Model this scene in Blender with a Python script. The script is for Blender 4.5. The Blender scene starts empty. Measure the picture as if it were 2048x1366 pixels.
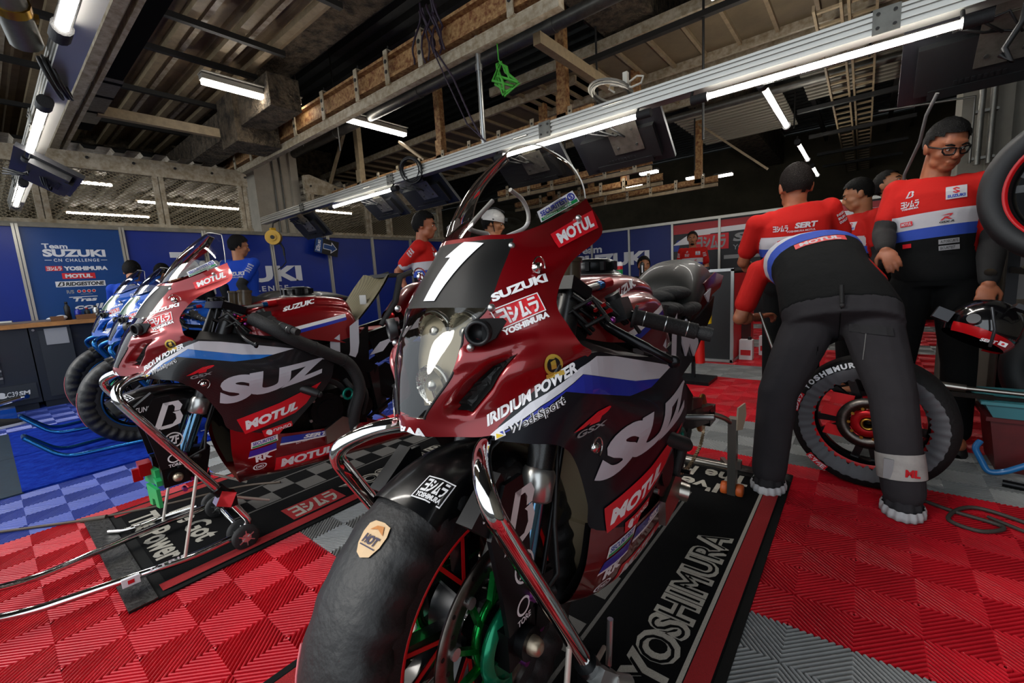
import bpy, bmesh, math, random
import numpy as np
from mathutils import Vector, Matrix, Euler
from mathutils.bvhtree import BVHTree

random.seed(7)
SC = bpy.context.scene
COL = SC.collection
PI = math.pi
R = math.radians

# ------------------------------------------------------------------ camera
CAM_H = 1.0456
CAM_R = Vector((0.777, 0.626, -0.0607))
CAM_F = Vector((-0.6279, 0.7649, -0.1439))
CAM_R = (CAM_R - CAM_F * CAM_R.dot(CAM_F) / CAM_F.dot(CAM_F)).normalized()
CAM_F.normalize()
CAM_U = CAM_R.cross(CAM_F)
cam_data = bpy.data.cameras.new('camera')
cam_data.sensor_width = 36.0
cam_data.lens = 861.29 / 2048 * 36.0
cam_data.clip_start = 0.02
cam = bpy.data.objects.new('camera', cam_data)
COL.objects.link(cam)
_m = Matrix((CAM_R, CAM_U, -CAM_F)).transposed().to_4x4()
_m.translation = Vector((0, 0, CAM_H))
cam.matrix_world = _m
SC.camera = cam

# ------------------------------------------------------------------ world, daylight, exposure
world = bpy.data.worlds.new('daylight')
SC.world = world
world.use_nodes = True
_wn = world.node_tree.nodes['Background']
_wn.inputs[0].default_value = (0.86, 0.93, 1.0, 1)
_wn.inputs[1].default_value = 1.75
sun_data = bpy.data.lights.new('sun', 'SUN')
sun_data.energy = 2.2
sun_data.angle = R(24)
sun_data.color = (1.0, 0.96, 0.9)
sun = bpy.data.objects.new('sun', sun_data)
COL.objects.link(sun)
sun.rotation_euler = Vector((0.50, 0.70, -0.60)).to_track_quat('-Z', 'Y').to_euler()
SC.view_settings.view_transform = 'Standard'
SC.view_settings.look = 'None'
SC.view_settings.gamma = 1.0
SC.view_settings.use_curve_mapping = False
SC.view_settings.exposure = 0.0
try:
    SC.cycles.use_denoising = True
    SC.cycles.max_bounces = 8
    SC.cycles.transparent_max_bounces = 16
    SC.cycles.sample_clamp_indirect = 6.0
except Exception:
    pass

# ------------------------------------------------------------------ materials
def lin(h):
    h = h.lstrip('#')
    c = [int(h[i:i + 2], 16) / 255 for i in (0, 2, 4)]
    return tuple(x / 12.92 if x <= 0.04045 else ((x + 0.055) / 1.055) ** 2.4 for x in c) + (1.0,)

MATS = {}
def M(name, col, rough=0.5, metal=0.0, coat=0.0, noise=None, bump=None, emit=0.0, spec=0.5, sheen=0.0):
    """procedural Principled material; noise=(scale, amount, colour2 or None), bump=(scale, strength, kind)"""
    m = bpy.data.materials.new(name)
    m.use_nodes = True
    nt = m.node_tree
    b = nt.nodes['Principled BSDF']
    c = lin(col)
    b.inputs['Base Color'].default_value = c
    b.inputs['Roughness'].default_value = rough
    b.inputs['Metallic'].default_value = metal
    b.inputs['Specular IOR Level'].default_value = spec
    if coat:
        b.inputs['Coat Weight'].default_value = coat
        b.inputs['Coat Roughness'].default_value = 0.06
    if sheen:
        b.inputs['Sheen Weight'].default_value = sheen
    if emit:
        b.inputs['Emission Color'].default_value = c
        b.inputs['Emission Strength'].default_value = emit
    tc = None
    if noise or bump:
        tc = nt.nodes.new('ShaderNodeTexCoord')
    if noise:
        n = nt.nodes.new('ShaderNodeTexNoise')
        n.inputs['Scale'].default_value = noise[0]
        n.inputs['Detail'].default_value = 6
        n.inputs['Roughness'].default_value = 0.65
        nt.links.new(tc.outputs['Object'], n.inputs['Vector'])
        rp = nt.nodes.new('ShaderNodeValToRGB')
        a = noise[1]
        c2 = lin(noise[2]) if len(noise) > 2 and noise[2] else tuple(x * (1 - a) for x in c[:3]) + (1,)
        rp.color_ramp.elements[0].position = 0.36
        rp.color_ramp.elements[1].position = 0.64
        rp.color_ramp.elements[0].color = c2
        rp.color_ramp.elements[1].color = c
        nt.links.new(n.outputs['Fac'], rp.inputs['Fac'])
        nt.links.new(rp.outputs['Color'], b.inputs['Base Color'])
    if bump:
        if len(bump) > 2 and bump[2] == 'weave':
            w = nt.nodes.new('ShaderNodeTexChecker')
            w.inputs['Scale'].default_value = bump[0]
            nt.links.new(tc.outputs['Object'], w.inputs['Vector'])
            out = w.outputs['Fac']
        else:
            w = nt.nodes.new('ShaderNodeTexNoise')
            w.inputs['Scale'].default_value = bump[0]
            w.inputs['Detail'].default_value = 4
            nt.links.new(tc.outputs['Object'], w.inputs['Vector'])
            out = w.outputs['Fac']
        bn = nt.nodes.new('ShaderNodeBump')
        bn.inputs['Strength'].default_value = bump[1]
        bn.inputs['Distance'].default_value = 0.01 if len(bump) < 4 else bump[3]
        nt.links.new(out, bn.inputs['Height'])
        nt.links.new(bn.outputs['Normal'], b.inputs['Normal'])
    MATS[name] = m
    return m

def clear_plastic(name, tint='f4f6f6', rough=0.02, extra=0.0):
    m = bpy.data.materials.new(name)
    m.use_nodes = True
    nt = m.node_tree
    nt.nodes.clear()
    out = nt.nodes.new('ShaderNodeOutputMaterial')
    mix = nt.nodes.new('ShaderNodeMixShader')
    fr = nt.nodes.new('ShaderNodeFresnel')
    fr.inputs['IOR'].default_value = 1.5
    add = nt.nodes.new('ShaderNodeMath')
    add.inputs[1].default_value = extra
    tr = nt.nodes.new('ShaderNodeBsdfTransparent')
    tr.inputs[0].default_value = lin(tint)
    gl = nt.nodes.new('ShaderNodeBsdfGlossy')
    gl.inputs['Roughness'].default_value = rough
    nt.links.new(fr.outputs[0], add.inputs[0])
    nt.links.new(add.outputs[0], mix.inputs[0])
    nt.links.new(tr.outputs[0], mix.inputs[1])
    nt.links.new(gl.outputs[0], mix.inputs[2])
    nt.links.new(mix.outputs[0], out.inputs[0])
    MATS[name] = m
    return m

def carbon(name, a='0b0c0e', b2='1a1c1f', scale=260, rough=0.36, coat=0.25):
    m = M(name, a, rough=rough, coat=coat, spec=0.5)
    nt = m.node_tree
    b = nt.nodes['Principled BSDF']
    tc = nt.nodes.new('ShaderNodeTexCoord')
    ck = nt.nodes.new('ShaderNodeTexChecker')
    ck.inputs['Scale'].default_value = scale
    ck.inputs['Color1'].default_value = lin(a)
    ck.inputs['Color2'].default_value = lin(b2)
    nt.links.new(tc.outputs['Object'], ck.inputs['Vector'])
    nt.links.new(ck.outputs['Color'], b.inputs['Base Color'])
    return m

red_paint = M('candy red paint', '7c020c', rough=0.28, metal=0.45, coat=0.8)
black_paint = M('gloss black paint', '060709', rough=0.28, coat=0.3, spec=0.35)
guard_black = M('black fork guard', '07080b', rough=0.4, spec=0.3)
navy_paint = M('gloss navy black paint', '070b14', rough=0.38, coat=0.15, spec=0.3)
carbon_fibre = carbon('carbon fibre')
carbon_raw = carbon('raw carbon weave', '3a3526', '6e674e', 190, 0.4, 0.3)
blue_paint = M('gloss blue paint', '0f4fae', rough=0.22, coat=1.0, metal=0.15)
green_panel = M('green number panel', '1c4a22', rough=0.35, coat=0.5)
matt_black = M('matt black plate', '080808', rough=0.5, spec=0.25)
black_plastic = M('black plastic', '101113', rough=0.45)
black_rubber = M('black rubber', '131314', rough=0.7, bump=(260, 0.25))
black_metal = M('black anodised metal', '17181a', rough=0.32, metal=0.7)
dark_metal = M('dark engine metal', '2b2926', rough=0.4, metal=0.85, noise=(30, 0.5))
steel = M('brushed steel', 'a8a49c', rough=0.3, metal=1.0)
chrome = M('chrome', 'd8d8d6', rough=0.06, metal=1.0)
red_chrome = M('chrome tinted with red reflections', 'c9b6b4', rough=0.07, metal=1.0)  # red reflection put into the base colour as a tint
silver = M('silver aluminium', 'b9bab8', rough=0.28, metal=0.9)
gold_metal = M('gold metal', 'b48a3a', rough=0.3, metal=1.0)
green_metal = M('green anodised metal', '0d8a3a', rough=0.22, metal=0.85)
teal_metal = M('green glass fibre brake guard', '0c7a55', rough=0.2, metal=0.6)
purple_metal = M('purple bolt', '8a3b8c', rough=0.3, metal=0.9)
red_metal = M('red anodised metal', 'b3121a', rough=0.28, metal=0.6)
blue_metal = M('blue anodised metal', '1c5f9c', rough=0.2, metal=0.8)
red_stripe = M('red line', 'd01018', rough=0.4)
brake_steel = M('brake disc steel', '6f6862', rough=0.35, metal=1.0, noise=(40, 0.35))
radiator_mat = M('radiator mesh', 'a8987c', rough=0.5, metal=0.2, bump=(420, 0.9, 'weave', 0.004))
mesh_dark = M('dark intake mesh', '1a1a1a', rough=0.4, metal=0.5, bump=(330, 1.0, 'weave', 0.004))
lamp_reflector = M('headlamp reflector', 'd5d5d2', rough=0.12, metal=1.0, bump=(60, 0.8))
lens_clear = clear_plastic('clear headlamp cover', 'f2f0ea', 0.03, 0.03)
screen_clear = clear_plastic('clear windscreen plastic', 'dcdad4', 0.02, 0.03)
beige_back = M('beige headlamp liner', '8d8674', rough=0.6)
white_vinyl = M('white vinyl', 'e8e8ea', rough=0.4, coat=0.2)
silver_vinyl = M('silver grey vinyl', 'bcbcc4', rough=0.5, coat=0.0, spec=0.3)
white_band = M('pearl white band', 'c9c9d0', rough=0.3, coat=0.7)
blue_vinyl = M('blue vinyl', '15259a', rough=0.3, coat=0.7)
red_vinyl = M('red vinyl', 'd01222', rough=0.4, coat=0.1)
black_vinyl = M('black vinyl', '0a0a0b', rough=0.4)
green_vinyl = M('green vinyl', '158a48', rough=0.4)
gold_vinyl = M('gold vinyl', 'c2a040', rough=0.35, metal=0.4)
yellow_vinyl = M('yellow vinyl', 'e0c020', rough=0.4)
cyan_vinyl = M('light blue vinyl', '1f6ec4', rough=0.3, coat=0.7)

# ------------------------------------------------------------------ mesh builder
def frame_z(d):
    d = Vector(d).normalized()
    a = Vector((0, 0, 1)) if abs(d.z) < 0.92 else Vector((1, 0, 0))
    x = a.cross(d).normalized()
    return x, d.cross(x).normalized(), d

class B:
    def __init__(s):
        s.v = []; s.f = []; s.m = []; s.sm = []
    def add(s, vs, fs, mi=0, smooth=False):
        o = len(s.v)
        s.v.extend([tuple(p) for p in vs])
        for f in fs:
            s.f.append(tuple(i + o for i in f)); s.m.append(mi); s.sm.append(smooth)
        return s
    def box(s, c, size, rot=None, mi=0):
        hx, hy, hz = size[0] / 2, size[1] / 2, size[2] / 2
        P = [Vector((x * hx, y * hy, z * hz)) for x in (-1, 1) for y in (-1, 1) for z in (-1, 1)]
        if rot is not None:
            P = [rot @ p for p in P]
        c = Vector(c)
        return s.add([p + c for p in P], [(0, 1, 3, 2), (4, 6, 7, 5), (0, 4, 5, 1), (2, 3, 7, 6), (0, 2, 6, 4), (1, 5, 7, 3)], mi)
    def beam(s, a, b, w, h, up=(0, 0, 1), mi=0):
        a = Vector(a); b = Vector(b); d = (b - a)
        L = d.length; d.normalize()
        x = d.cross(Vector(up))
        if x.length < 1e-4:
            x = Vector((1, 0, 0))
        x.normalize(); z = x.cross(d)
        rot = Matrix((x, d, z)).transposed()
        return s.box((a + b) / 2, (w, L, h), rot, mi)
    def tube(s, pts, r, seg=10, mi=0, caps=True, smooth=True, close=False):
        pts = [Vector(p) for p in pts]
        n = len(pts)
        rs = r if isinstance(r, (list, tuple)) else [r] * n
        vs = []; fs = []
        prev = None
        for i, p in enumerate(pts):
            if close:
                t = pts[(i + 1) % n] - pts[i - 1]
            else:
                t = pts[min(i + 1, n - 1)] - pts[max(i - 1, 0)]
            if t.length < 1e-9:
                t = Vector((0, 0, 1))
            t.normalize()
            if prev is None:
                x, y, _ = frame_z(t)
            else:
                x = prev - t * prev.dot(t)
                if x.length < 1e-6:
                    x, y, _ = frame_z(t)
                x.normalize(); y = t.cross(x)
            prev = x
            for k in range(seg):
                a = 2 * PI * k / seg
                vs.append(p + (x * math.cos(a) + y * math.sin(a)) * rs[i])
        for i in range(n if close else n - 1):
            j = (i + 1) % n
            for k in range(seg):
                k2 = (k + 1) % seg
                fs.append((i * seg + k, i * seg + k2, j * seg + k2, j * seg + k))
        o = len(s.v)
        s.add(vs, fs, mi, smooth)
        if caps and not close:
            s.add(vs[:seg], [tuple(reversed(range(seg)))], mi)
            s.add(vs[-seg:], [tuple(range(seg))], mi)
        return s
    def cyl(s, a, b, r, r2=None, seg=16, mi=0, caps=True):
        return s.tube([a, b], [r, r if r2 is None else r2], seg, mi, caps)
    def lathe(s, prof, c, axis, seg=32, mi=0, a0=0.0, a1=2 * PI, smooth=True, closed=False):
        """prof: list of (radius, offset along axis); ring about axis through c"""
        x, y, d = frame_z(axis)
        c = Vector(c)
        full = abs(a1 - a0 - 2 * PI) < 1e-6
        n = seg if full else seg + 1
        vs = []
        for k in range(n):
            a = a0 + (a1 - a0) * k / seg
            u = x * math.cos(a) + y * math.sin(a)
            for (r, h) in prof:
                vs.append(c + u * r + d * h)
        m = len(prof); fs = []
        for k in range(seg):
            k2 = (k + 1) % n
            for i in range(m if closed else m - 1):
                j = (i + 1) % m
                fs.append((k * m + i, k2 * m + i, k2 * m + j, k * m + j))
        return s.add(vs, fs, mi, smooth)
    def prism(s, poly, o, ux, uy, depth, mi=0):
        """2D polygon placed at o with axes ux, uy, extruded by vector depth"""
        o = Vector(o); ux = Vector(ux); uy = Vector(uy); dp = Vector(depth)
        n = len(poly)
        A = [o + ux * p[0] + uy * p[1] for p in poly]
        Bv = [p + dp for p in A]
        fs = [tuple(range(n)), tuple(range(2 * n - 1, n - 1, -1))]
        for i in range(n):
            j = (i + 1) % n
            fs.append((i, i + n, j + n, j))
        return s.add(A + Bv, fs, mi)
    def ell(s, c, rad, rot=None, seg=20, rings=12, mi=0):
        c = Vector(c); vs = []; fs = []
        for i in range(rings + 1):
            th = PI * i / rings
            for k in range(seg):
                a = 2 * PI * k / seg
                p = Vector((rad[0] * math.sin(th) * math.cos(a), rad[1] * math.sin(th) * math.sin(a), rad[2] * math.cos(th)))
                if rot is not None:
                    p = rot @ p
                vs.append(c + p)
        for i in range(rings):
            for k in range(seg):
                k2 = (k + 1) % seg
                fs.append((i * seg + k, (i + 1) * seg + k, (i + 1) * seg + k2, i * seg + k2))
        return s.add(vs, fs, mi, True)
    def grid(s, P, mi=0, smooth=True, flip=False):
        nu = len(P); nv = len(P[0])
        vs = [p for row in P for p in row]
        fs = []
        for i in range(nu - 1):
            for j in range(nv - 1):
                f = (i * nv + j, (i + 1) * nv + j, (i + 1) * nv + j + 1, i * nv + j + 1)
                fs.append(tuple(reversed(f)) if flip else f)
        return s.add(vs, fs, mi, smooth)
    def flat(s, shape, o, ux, uy, mi=0):
        """flat 2D mesh (verts, faces) put at o with axes"""
        o = Vector(o); ux = Vector(ux); uy = Vector(uy)
        return s.add([o + ux * p[0] + uy * p[1] for p in shape[0]], shape[1], mi)
    def mesh(s, name):
        me = bpy.data.meshes.new(name)
        me.from_pydata(s.v, [], s.f)
        me.polygons.foreach_set('material_index', s.m)
        me.polygons.foreach_set('use_smooth', s.sm)
        me.update()
        return me

def ob(name, b, mats, parent=None, loc=None, rot=None, weld=False):
    me = b.mesh(name) if isinstance(b, B) else b
    if weld:
        bm = bmesh.new(); bm.from_mesh(me)
        bmesh.ops.remove_doubles(bm, verts=bm.verts, dist=1e-5)
        bmesh.ops.recalc_face_normals(bm, faces=bm.faces)
        bm.to_mesh(me); bm.free()
    for m in (mats if isinstance(mats, (list, tuple)) else [mats]):
        me.materials.append(m)
    o = bpy.data.objects.new(name, me)
    COL.objects.link(o)
    if parent is not None:
        o.parent = parent
    if loc is not None:
        o.location = loc
    if rot is not None:
        o.rotation_euler = rot
    return o

def tag(o, label, cat, group=None, kind=None):
    o['label'] = label; o['category'] = cat
    if group:
        o['group'] = group
    if kind:
        o['kind'] = kind
    return o

def thing(name, label, cat, loc=(0, 0, 0), rotz=0.0, group=None):
    o = bpy.data.objects.new(name, None)
    o.empty_display_size = 0.05
    COL.objects.link(o)
    o.location = loc; o.rotation_euler = (0, 0, rotz)
    return tag(o, label, cat, group)

def struct(name, b, mats):
    o = ob(name, b, mats)
    o['kind'] = 'structure'
    return o

def copy_tree(o, parent=None, top=True):
    c = o.copy(); COL.objects.link(c)
    if parent is not None:
        c.parent = parent
    for ch in list(o.children):
        copy_tree(ch, c, False)
    return c

# ------------------------------------------------------------------ flat shapes: lettering, marks
_TXT = {}
def text(s, bold=0.0, shear=0.0, res=3, space=1.0):
    """lettering as a flat mesh in the unit box; returns (verts, faces, aspect)"""
    key = (s, bold, shear, res, space)
    if key in _TXT:
        return _TXT[key]
    cu = bpy.data.curves.new('lettering', 'FONT')
    cu.body = s
    cu.resolution_u = res
    cu.offset = bold
    cu.shear = shear
    cu.space_character = space
    o = bpy.data.objects.new('lettering', cu)
    COL.objects.link(o)
    dg = bpy.context.evaluated_depsgraph_get()
    me = bpy.data.meshes.new_from_object(o.evaluated_get(dg))
    V = [(v.co.x, v.co.y) for v in me.vertices]
    F = [tuple(p.vertices) for p in me.polygons]
    bpy.data.objects.remove(o); bpy.data.meshes.remove(me); bpy.data.curves.remove(cu)
    x0 = min(p[0] for p in V); x1 = max(p[0] for p in V)
    y0 = min(p[1] for p in V); y1 = max(p[1] for p in V)
    w = x1 - x0; h = y1 - y0
    _TXT[key] = ([((p[0] - x0) / w, (p[1] - y0) / h) for p in V], F, w / h)
    return _TXT[key]

def poly(*pts):
    return (list(pts), [tuple(range(len(pts)))])
RECT = poly((0, 0), (1, 0), (1, 1), (0, 1))
def merge(*shapes):
    V = []; F = []
    for sh in shapes:
        o = len(V)
        V += list(sh[0]); F += [tuple(i + o for i in f) for f in sh[1]]
    return (V, F)
def place(shape, x0, y0, x1, y1):
    return ([(x0 + p[0] * (x1 - x0), y0 + p[1] * (y1 - y0)) for p in shape[0]], shape[1])
def disc(n=24):
    return ([(0.5 + 0.5 * math.cos(2 * PI * k / n), 0.5 + 0.5 * math.sin(2 * PI * k / n)) for k in range(n)], [tuple(range(n))])
def ring(t=0.12, n=24):
    V = []
    for rr in (0.5, 0.5 - t):
        V += [(0.5 + rr * math.cos(2 * PI * k / n), 0.5 + rr * math.sin(2 * PI * k / n)) for k in range(n)]
    return (V, [(k, (k + 1) % n, n + (k + 1) % n, n + k) for k in range(n)])
def frame_rect(t=0.05, asp=1.0):
    a, c = t / asp, t
    return merge(place(RECT, 0, 0, 1, c), place(RECT, 0, 1 - c, 1, 1), place(RECT, 0, c, a, 1 - c), place(RECT, 1 - a, c, 1, 1 - c))

def glyphs4():
    """the four bold katakana of the tuner's mark, in the unit box"""
    S = []
    def q(*p): S.append(poly(*[(x / 4.0, y) for x, y in p]))
    q((0.05, 0.82), (0.68, 0.82), (0.68, 1), (0.05, 1)); q((0.1, 0.42), (0.68, 0.42), (0.68, 0.6), (0.1, 0.6))
    q((0, 0), (0.68, 0), (0.68, 0.18), (0, 0.18)); q((0.68, 0), (0.92, 0), (0.92, 1), (0.68, 1))
    q((1.12, 0.98), (1.08, 0.8), (1.42, 0.7), (1.48, 0.88)); q((1.06, 0.66), (1.02, 0.48), (1.36, 0.38), (1.42, 0.56))
    q((1.0, 0.0), (1.3, 0.02), (1.75, 0.3), (1.98, 0.62), (1.88, 0.86), (1.6, 0.5), (1.3, 0.24), (1.02, 0.2))
    q((2.36, 1), (2.62, 1), (2.34, 0.2), (2.08, 0.2)); q((2.0, 0.0), (2.66, 0.04), (2.66, 0.24), (2.02, 0.2))
    q((2.6, 0.52), (2.74, 0.58), (2.98, 0.02), (2.74, 0.0)); 
    q((3.16, 0.84), (3.9, 0.84), (3.9, 1), (3.16, 1)); q((3.04, 0.5), (4.0, 0.5), (4.0, 0.68), (3.04, 0.68))
    q((3.76, 0.5), (4.0, 0.5), (3.86, 0.2), (3.6, 0.2)); q((3.6, 0.2), (3.86, 0.2), (3.56, 0.0), (3.28, 0.0), (3.3, 0.14))
    return merge(*S)
GLYPH = glyphs4()
def bmark():
    """slanted B mark of the tyre maker"""
    return merge(poly((0.0, 0.0), (0.22, 0.04), (0.62, 1.0), (0.42, 1.0)),
                 poly((0.42, 1.0), (0.9, 1.0), (1.0, 0.8), (0.9, 0.62), (0.72, 0.62), (0.76, 0.78), (0.7, 0.88), (0.5, 0.88)),
                 poly((0.66, 0.58), (0.9, 0.6), (0.96, 0.36), (0.84, 0.1), (0.5, 0.0), (0.2, 0.0), (0.26, 0.12), (0.6, 0.14), (0.74, 0.3), (0.74, 0.5)))
def smark():
    return merge(poly((0.5, 1.0), (0.95, 0.72), (0.78, 0.62), (0.5, 0.78), (0.3, 0.66), (0.05, 0.8)),
                 poly((0.05, 0.8), (0.3, 0.66), (0.95, 0.3), (0.7, 0.16)),
                 poly((0.05, 0.28), (0.22, 0.38), (0.5, 0.22), (0.7, 0.34), (0.95, 0.2), (0.5, 0.0)))
def rmark():
    """angular R of the bike's model badge"""
    return merge(poly((0.1, 0.78), (0.62, 1.0), (1.0, 0.98), (0.82, 0.6), (0.66, 0.6), (0.78, 0.8), (0.6, 0.82)),
                 poly((0.3, 0.55), (0.8, 0.6), (0.62, 0.44), (0.36, 0.4)),
                 poly((0.0, 0.0), (0.2, 0.0), (0.5, 0.42), (0.34, 0.5)), poly((0.36, 0.4), (0.55, 0.42), (0.9, 0.1), (0.66, 0.06)))

def cut(shape, nx, ny):
    """cut a flat shape by a grid so that it can bend over a surface"""
    bm = bmesh.new()
    vs = [bm.verts.new((p[0], p[1], 0)) for p in shape[0]]
    for f in shape[1]:
        try:
            bm.faces.new([vs[i] for i in f])
        except ValueError:
            pass
    bmesh.ops.triangulate(bm, faces=[f for f in bm.faces if len(f.verts) > 4])
    for ax, n in ((0, nx), (1, ny)):
        for k in range(1, n):
            co = [0, 0, 0]; no = [0, 0, 0]; co[ax] = k / n; no[ax] = 1
            bmesh.ops.bisect_plane(bm, geom=bm.verts[:] + bm.edges[:] + bm.faces[:], plane_co=co, plane_no=no, dist=1e-5)
    bm.verts.index_update()
    V = [(v.co.x, v.co.y) for v in bm.verts]
    F = [tuple(v.index for v in f.verts) for f in bm.faces]
    bm.free()
    return V, F

def bvh_of(objs, inv=None):
    V = []; F = []
    for o in objs:
        k = len(V)
        mw = o.matrix_basis if inv is None else inv @ o.matrix_world
        V += [mw @ v.co for v in o.data.vertices]
        F += [tuple(i + k for i in p.vertices) for p in o.data.polygons]
    return BVHTree.FromPolygons(V, F)

def stick(b, shape, quad, bvh, off=0.0012, mi=0, step=0.02, reach=0.12):
    """lay a flat shape over a curved surface: quad = BL, BR, TR, TL near the surface"""
    q = [Vector(p) for p in quad]
    lx = max((q[1] - q[0]).length, (q[2] - q[3]).length); ly = max((q[3] - q[0]).length, (q[2] - q[1]).length)
    V, F = cut(shape, max(1, int(lx / step)), max(1, int(ly / step)))
    n = (q[2] - q[0]).cross(q[3] - q[1]).normalized()
    out = []
    for (x, y) in V:
        p = (q[0] * (1 - x) + q[1] * x) * (1 - y) + (q[3] * (1 - x) + q[2] * x) * y
        h = bvh.ray_cast(p + n * reach, -n, 3 * reach)
        if h[0] is None:
            h = bvh.find_nearest(p)
        nn = h[1] if h[1].dot(n) > 0 else -h[1]
        out.append(h[0] + (nn * 0.5 + n * 0.5).normalized() * off)
    b.add(out, F, mi)
    return b
# ================================================================== the setting
Q = 0.15
rib_red = M('red floor rib', 'c81828', rough=0.33, noise=(3, 0.25), spec=0.5)
rib_grey = M('grey floor rib', '8a8c8c', rough=0.35, noise=(3, 0.2), spec=0.5)
rib_blue = M('blue floor rib', '3a4ea8', rough=0.33, noise=(3, 0.2), spec=0.5)
sub_floor = M('dark sub floor', '0d0c0c', rough=0.9)
concrete = M('dark concrete', '6a645a', rough=0.9, noise=(4, 0.35), bump=(14, 0.5))

def build_floor():
    x0, x1, y0, y1 = -52, 12, -8, 62
    VT = {0: [], 1: [], 2: []}
    h = 0.016; n = 9; wd = 0.56
    for i in range(x0, x1):
        for j in range(y0, y1):
            X = (-0.854 + i) * Q; Y = (0.945 + j) * Q
            if Y > 7.2 and X < -5:
                continue
            # rows run along x: two tiles of grey after every eight rows
            jj = (j - 4) % 12
            if jj in (0, 1, 2, 3) and X > -3.75:
                k = 1
            elif X < -3.06:
                k = 2
            else:
                k = 0
            inv = ((i + j) % 2 == 0)
            st = Q / n
            for r in range(2 * n):
                c0 = (r + 0.5 - wd / 2) * st; c1 = (r + 0.5 + wd / 2) * st
                pts = []
                for c in (c0, c1):
                    if c <= Q:
                        pts.append(((c, 0.0), (0.0, c)))
                    else:
                        pts.append(((Q, c - Q), (c - Q, Q)))
                (a, b), (d, e) = pts
                qd = [a, d, e, b]
                if not inv:
                    qd = [(Q - p[0], p[1]) for p in qd][::-1]
                VT[k].append([(X + p[0], Y + p[1]) for p in qd])
    V = []; F = []; Mi = []
    for k, lst in VT.items():
        if not lst:
            continue
        A = np.array(lst)                       # n,4,2 : corners a d e b, long edges a-d? kept as drawn
        m = len(A)
        # long edges run 0-3 and 1-2 or 0-1 and 3-2: find the long one
        e01 = np.linalg.norm(A[:, 1] - A[:, 0], axis=1); e03 = np.linalg.norm(A[:, 3] - A[:, 0], axis=1)
        sw = (e01 > e03)[:, None, None]
        S0 = np.where(sw, A[:, [0, 1]], A[:, [0, 3]]); S1 = np.where(sw, A[:, [3, 2]], A[:, [1, 2]])
        prof = ((0.0, -h), (0.03, -0.0032), (0.30, 0.0), (0.70, 0.0), (0.97, -0.0032), (1.0, -h))
        rows = [np.concatenate([S0 * (1 - t) + S1 * t, np.full((m, 2, 1), z)], 2) for t, z in prof]
        vs = np.concatenate(rows, 1).reshape(-1, 3)
        o = sum(len(x) for x in V)
        base = (np.arange(m) * 12 + o)[:, None]
        fs = np.concatenate([base + np.array((2 * k, 2 * k + 1, 2 * k + 3, 2 * k + 2))[None] for k in range(5)], 0)
        V.append(vs); F.append(fs); Mi.append(np.full(len(fs), k))
    V = np.concatenate(V); F = np.concatenate(F); Mi = np.concatenate(Mi)
    # slab below
    o = len(V)
    V = np.concatenate([V, np.array([[-16, -5, -h], [6, -5, -h], [6, 14, -h], [-16, 14, -h]], float)])
    F = np.concatenate([F, np.array([[o, o + 1, o + 2, o + 3]])]); Mi = np.concatenate([Mi, [3]])
    me = bpy.data.meshes.new('floor')
    me.vertices.add(len(V)); me.vertices.foreach_set('co', V.ravel())
    me.loops.add(len(F) * 4); me.loops.foreach_set('vertex_index', F.ravel().astype(np.int32))
    me.polygons.add(len(F)); me.polygons.foreach_set('loop_start', (np.arange(len(F)) * 4).astype(np.int32))
    me.polygons.foreach_set('loop_total', np.full(len(F), 4, np.int32))
    me.polygons.foreach_set('material_index', Mi.astype(np.int32))
    me.update(calc_edges=True)
    return struct('floor', me, [rib_red, rib_grey, rib_blue, sub_floor])
build_floor()

# ---- partition walls of the booth
wall_blue = M('blue booth panel', '0c2a86', rough=0.35, noise=(1.2, 0.12), spec=0.4)
wall_blue2 = M('slate blue booth panel', '12407e', rough=0.35, noise=(1.2, 0.1), spec=0.4)
wall_navy = M('navy booth panel', '0b1f66', rough=0.4, spec=0.4)
wall_red = M('red booth panel', '9c0f14', rough=0.4)
wall_dark = M('dark booth panel', '15161a', rough=0.45)
alu_post = M('aluminium post', 'b9b6ac', rough=0.35, metal=0.7)
cap_rail = M('worn cap rail', '8c8676', rough=0.55, metal=0.2, noise=(12, 0.3))
print_white = M('white print', 'd8d9dd', rough=0.5)
print_black = M('black print', '0a0a0c', rough=0.5)
print_red = M('red print', 'c41420', rough=0.5)
print_grey = M('grey print', '8b8c8e', rough=0.5)

WX = -7.05
b = B()
b.box((WX - 0.03, 4.1, 0.96), (0.04, 9.8, 1.92), mi=0)
b.box((WX - 0.028, 0.80, 0.96), (0.045, 0.86, 1.92), mi=1)
wl = struct('wall_left', b, [wall_blue, wall_blue2])
b = B(); b.box((WX - 0.02, 4.1, 1.945), (0.07, 9.8, 0.05)); struct('trim_1', b, cap_rail)
b = B()
for y in (-0.5, 0.37, 1.23, 2.08, 2.95, 3.86, 4.71, 5.58, 6.45, 7.3):
    for dy in (-0.014, 0.014):
        b.box((WX + 0.008, y + dy, 0.975), (0.03, 0.022, 1.95))
struct('trim_2', b, alu_post)
def on_left(sh, y0, z0, y1, z1, mi, b, off=0.004):
    # seen from +x the writing runs towards +y
    b.flat(sh, (WX - 0.008 + off, y0, z0), (0, y1 - y0, 0), (0, 0, z1 - z0), mi)
b = B()
on_left(text('Team', 0.03), 0.54, 1.69, 0.74, 1.745, 0, b)
on_left(text('SUZUKI', 0.05), 0.535, 1.60, 1.05, 1.685, 0, b)
on_left(text('CN CHALLENGE', 0.02, 0, 3, 1.3), 0.61, 1.545, 0.985, 1.58, 0, b)
for y in (0.54, 1.0):
    on_left(RECT, y, 1.56, y + 0.055, 1.566, 0, b)
on_left(RECT, 0.533, 1.443, 0.665, 1.497, 1, b); on_left(GLYPH, 0.54, 1.449, 0.658, 1.491, 0, b, 0.006)
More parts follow.
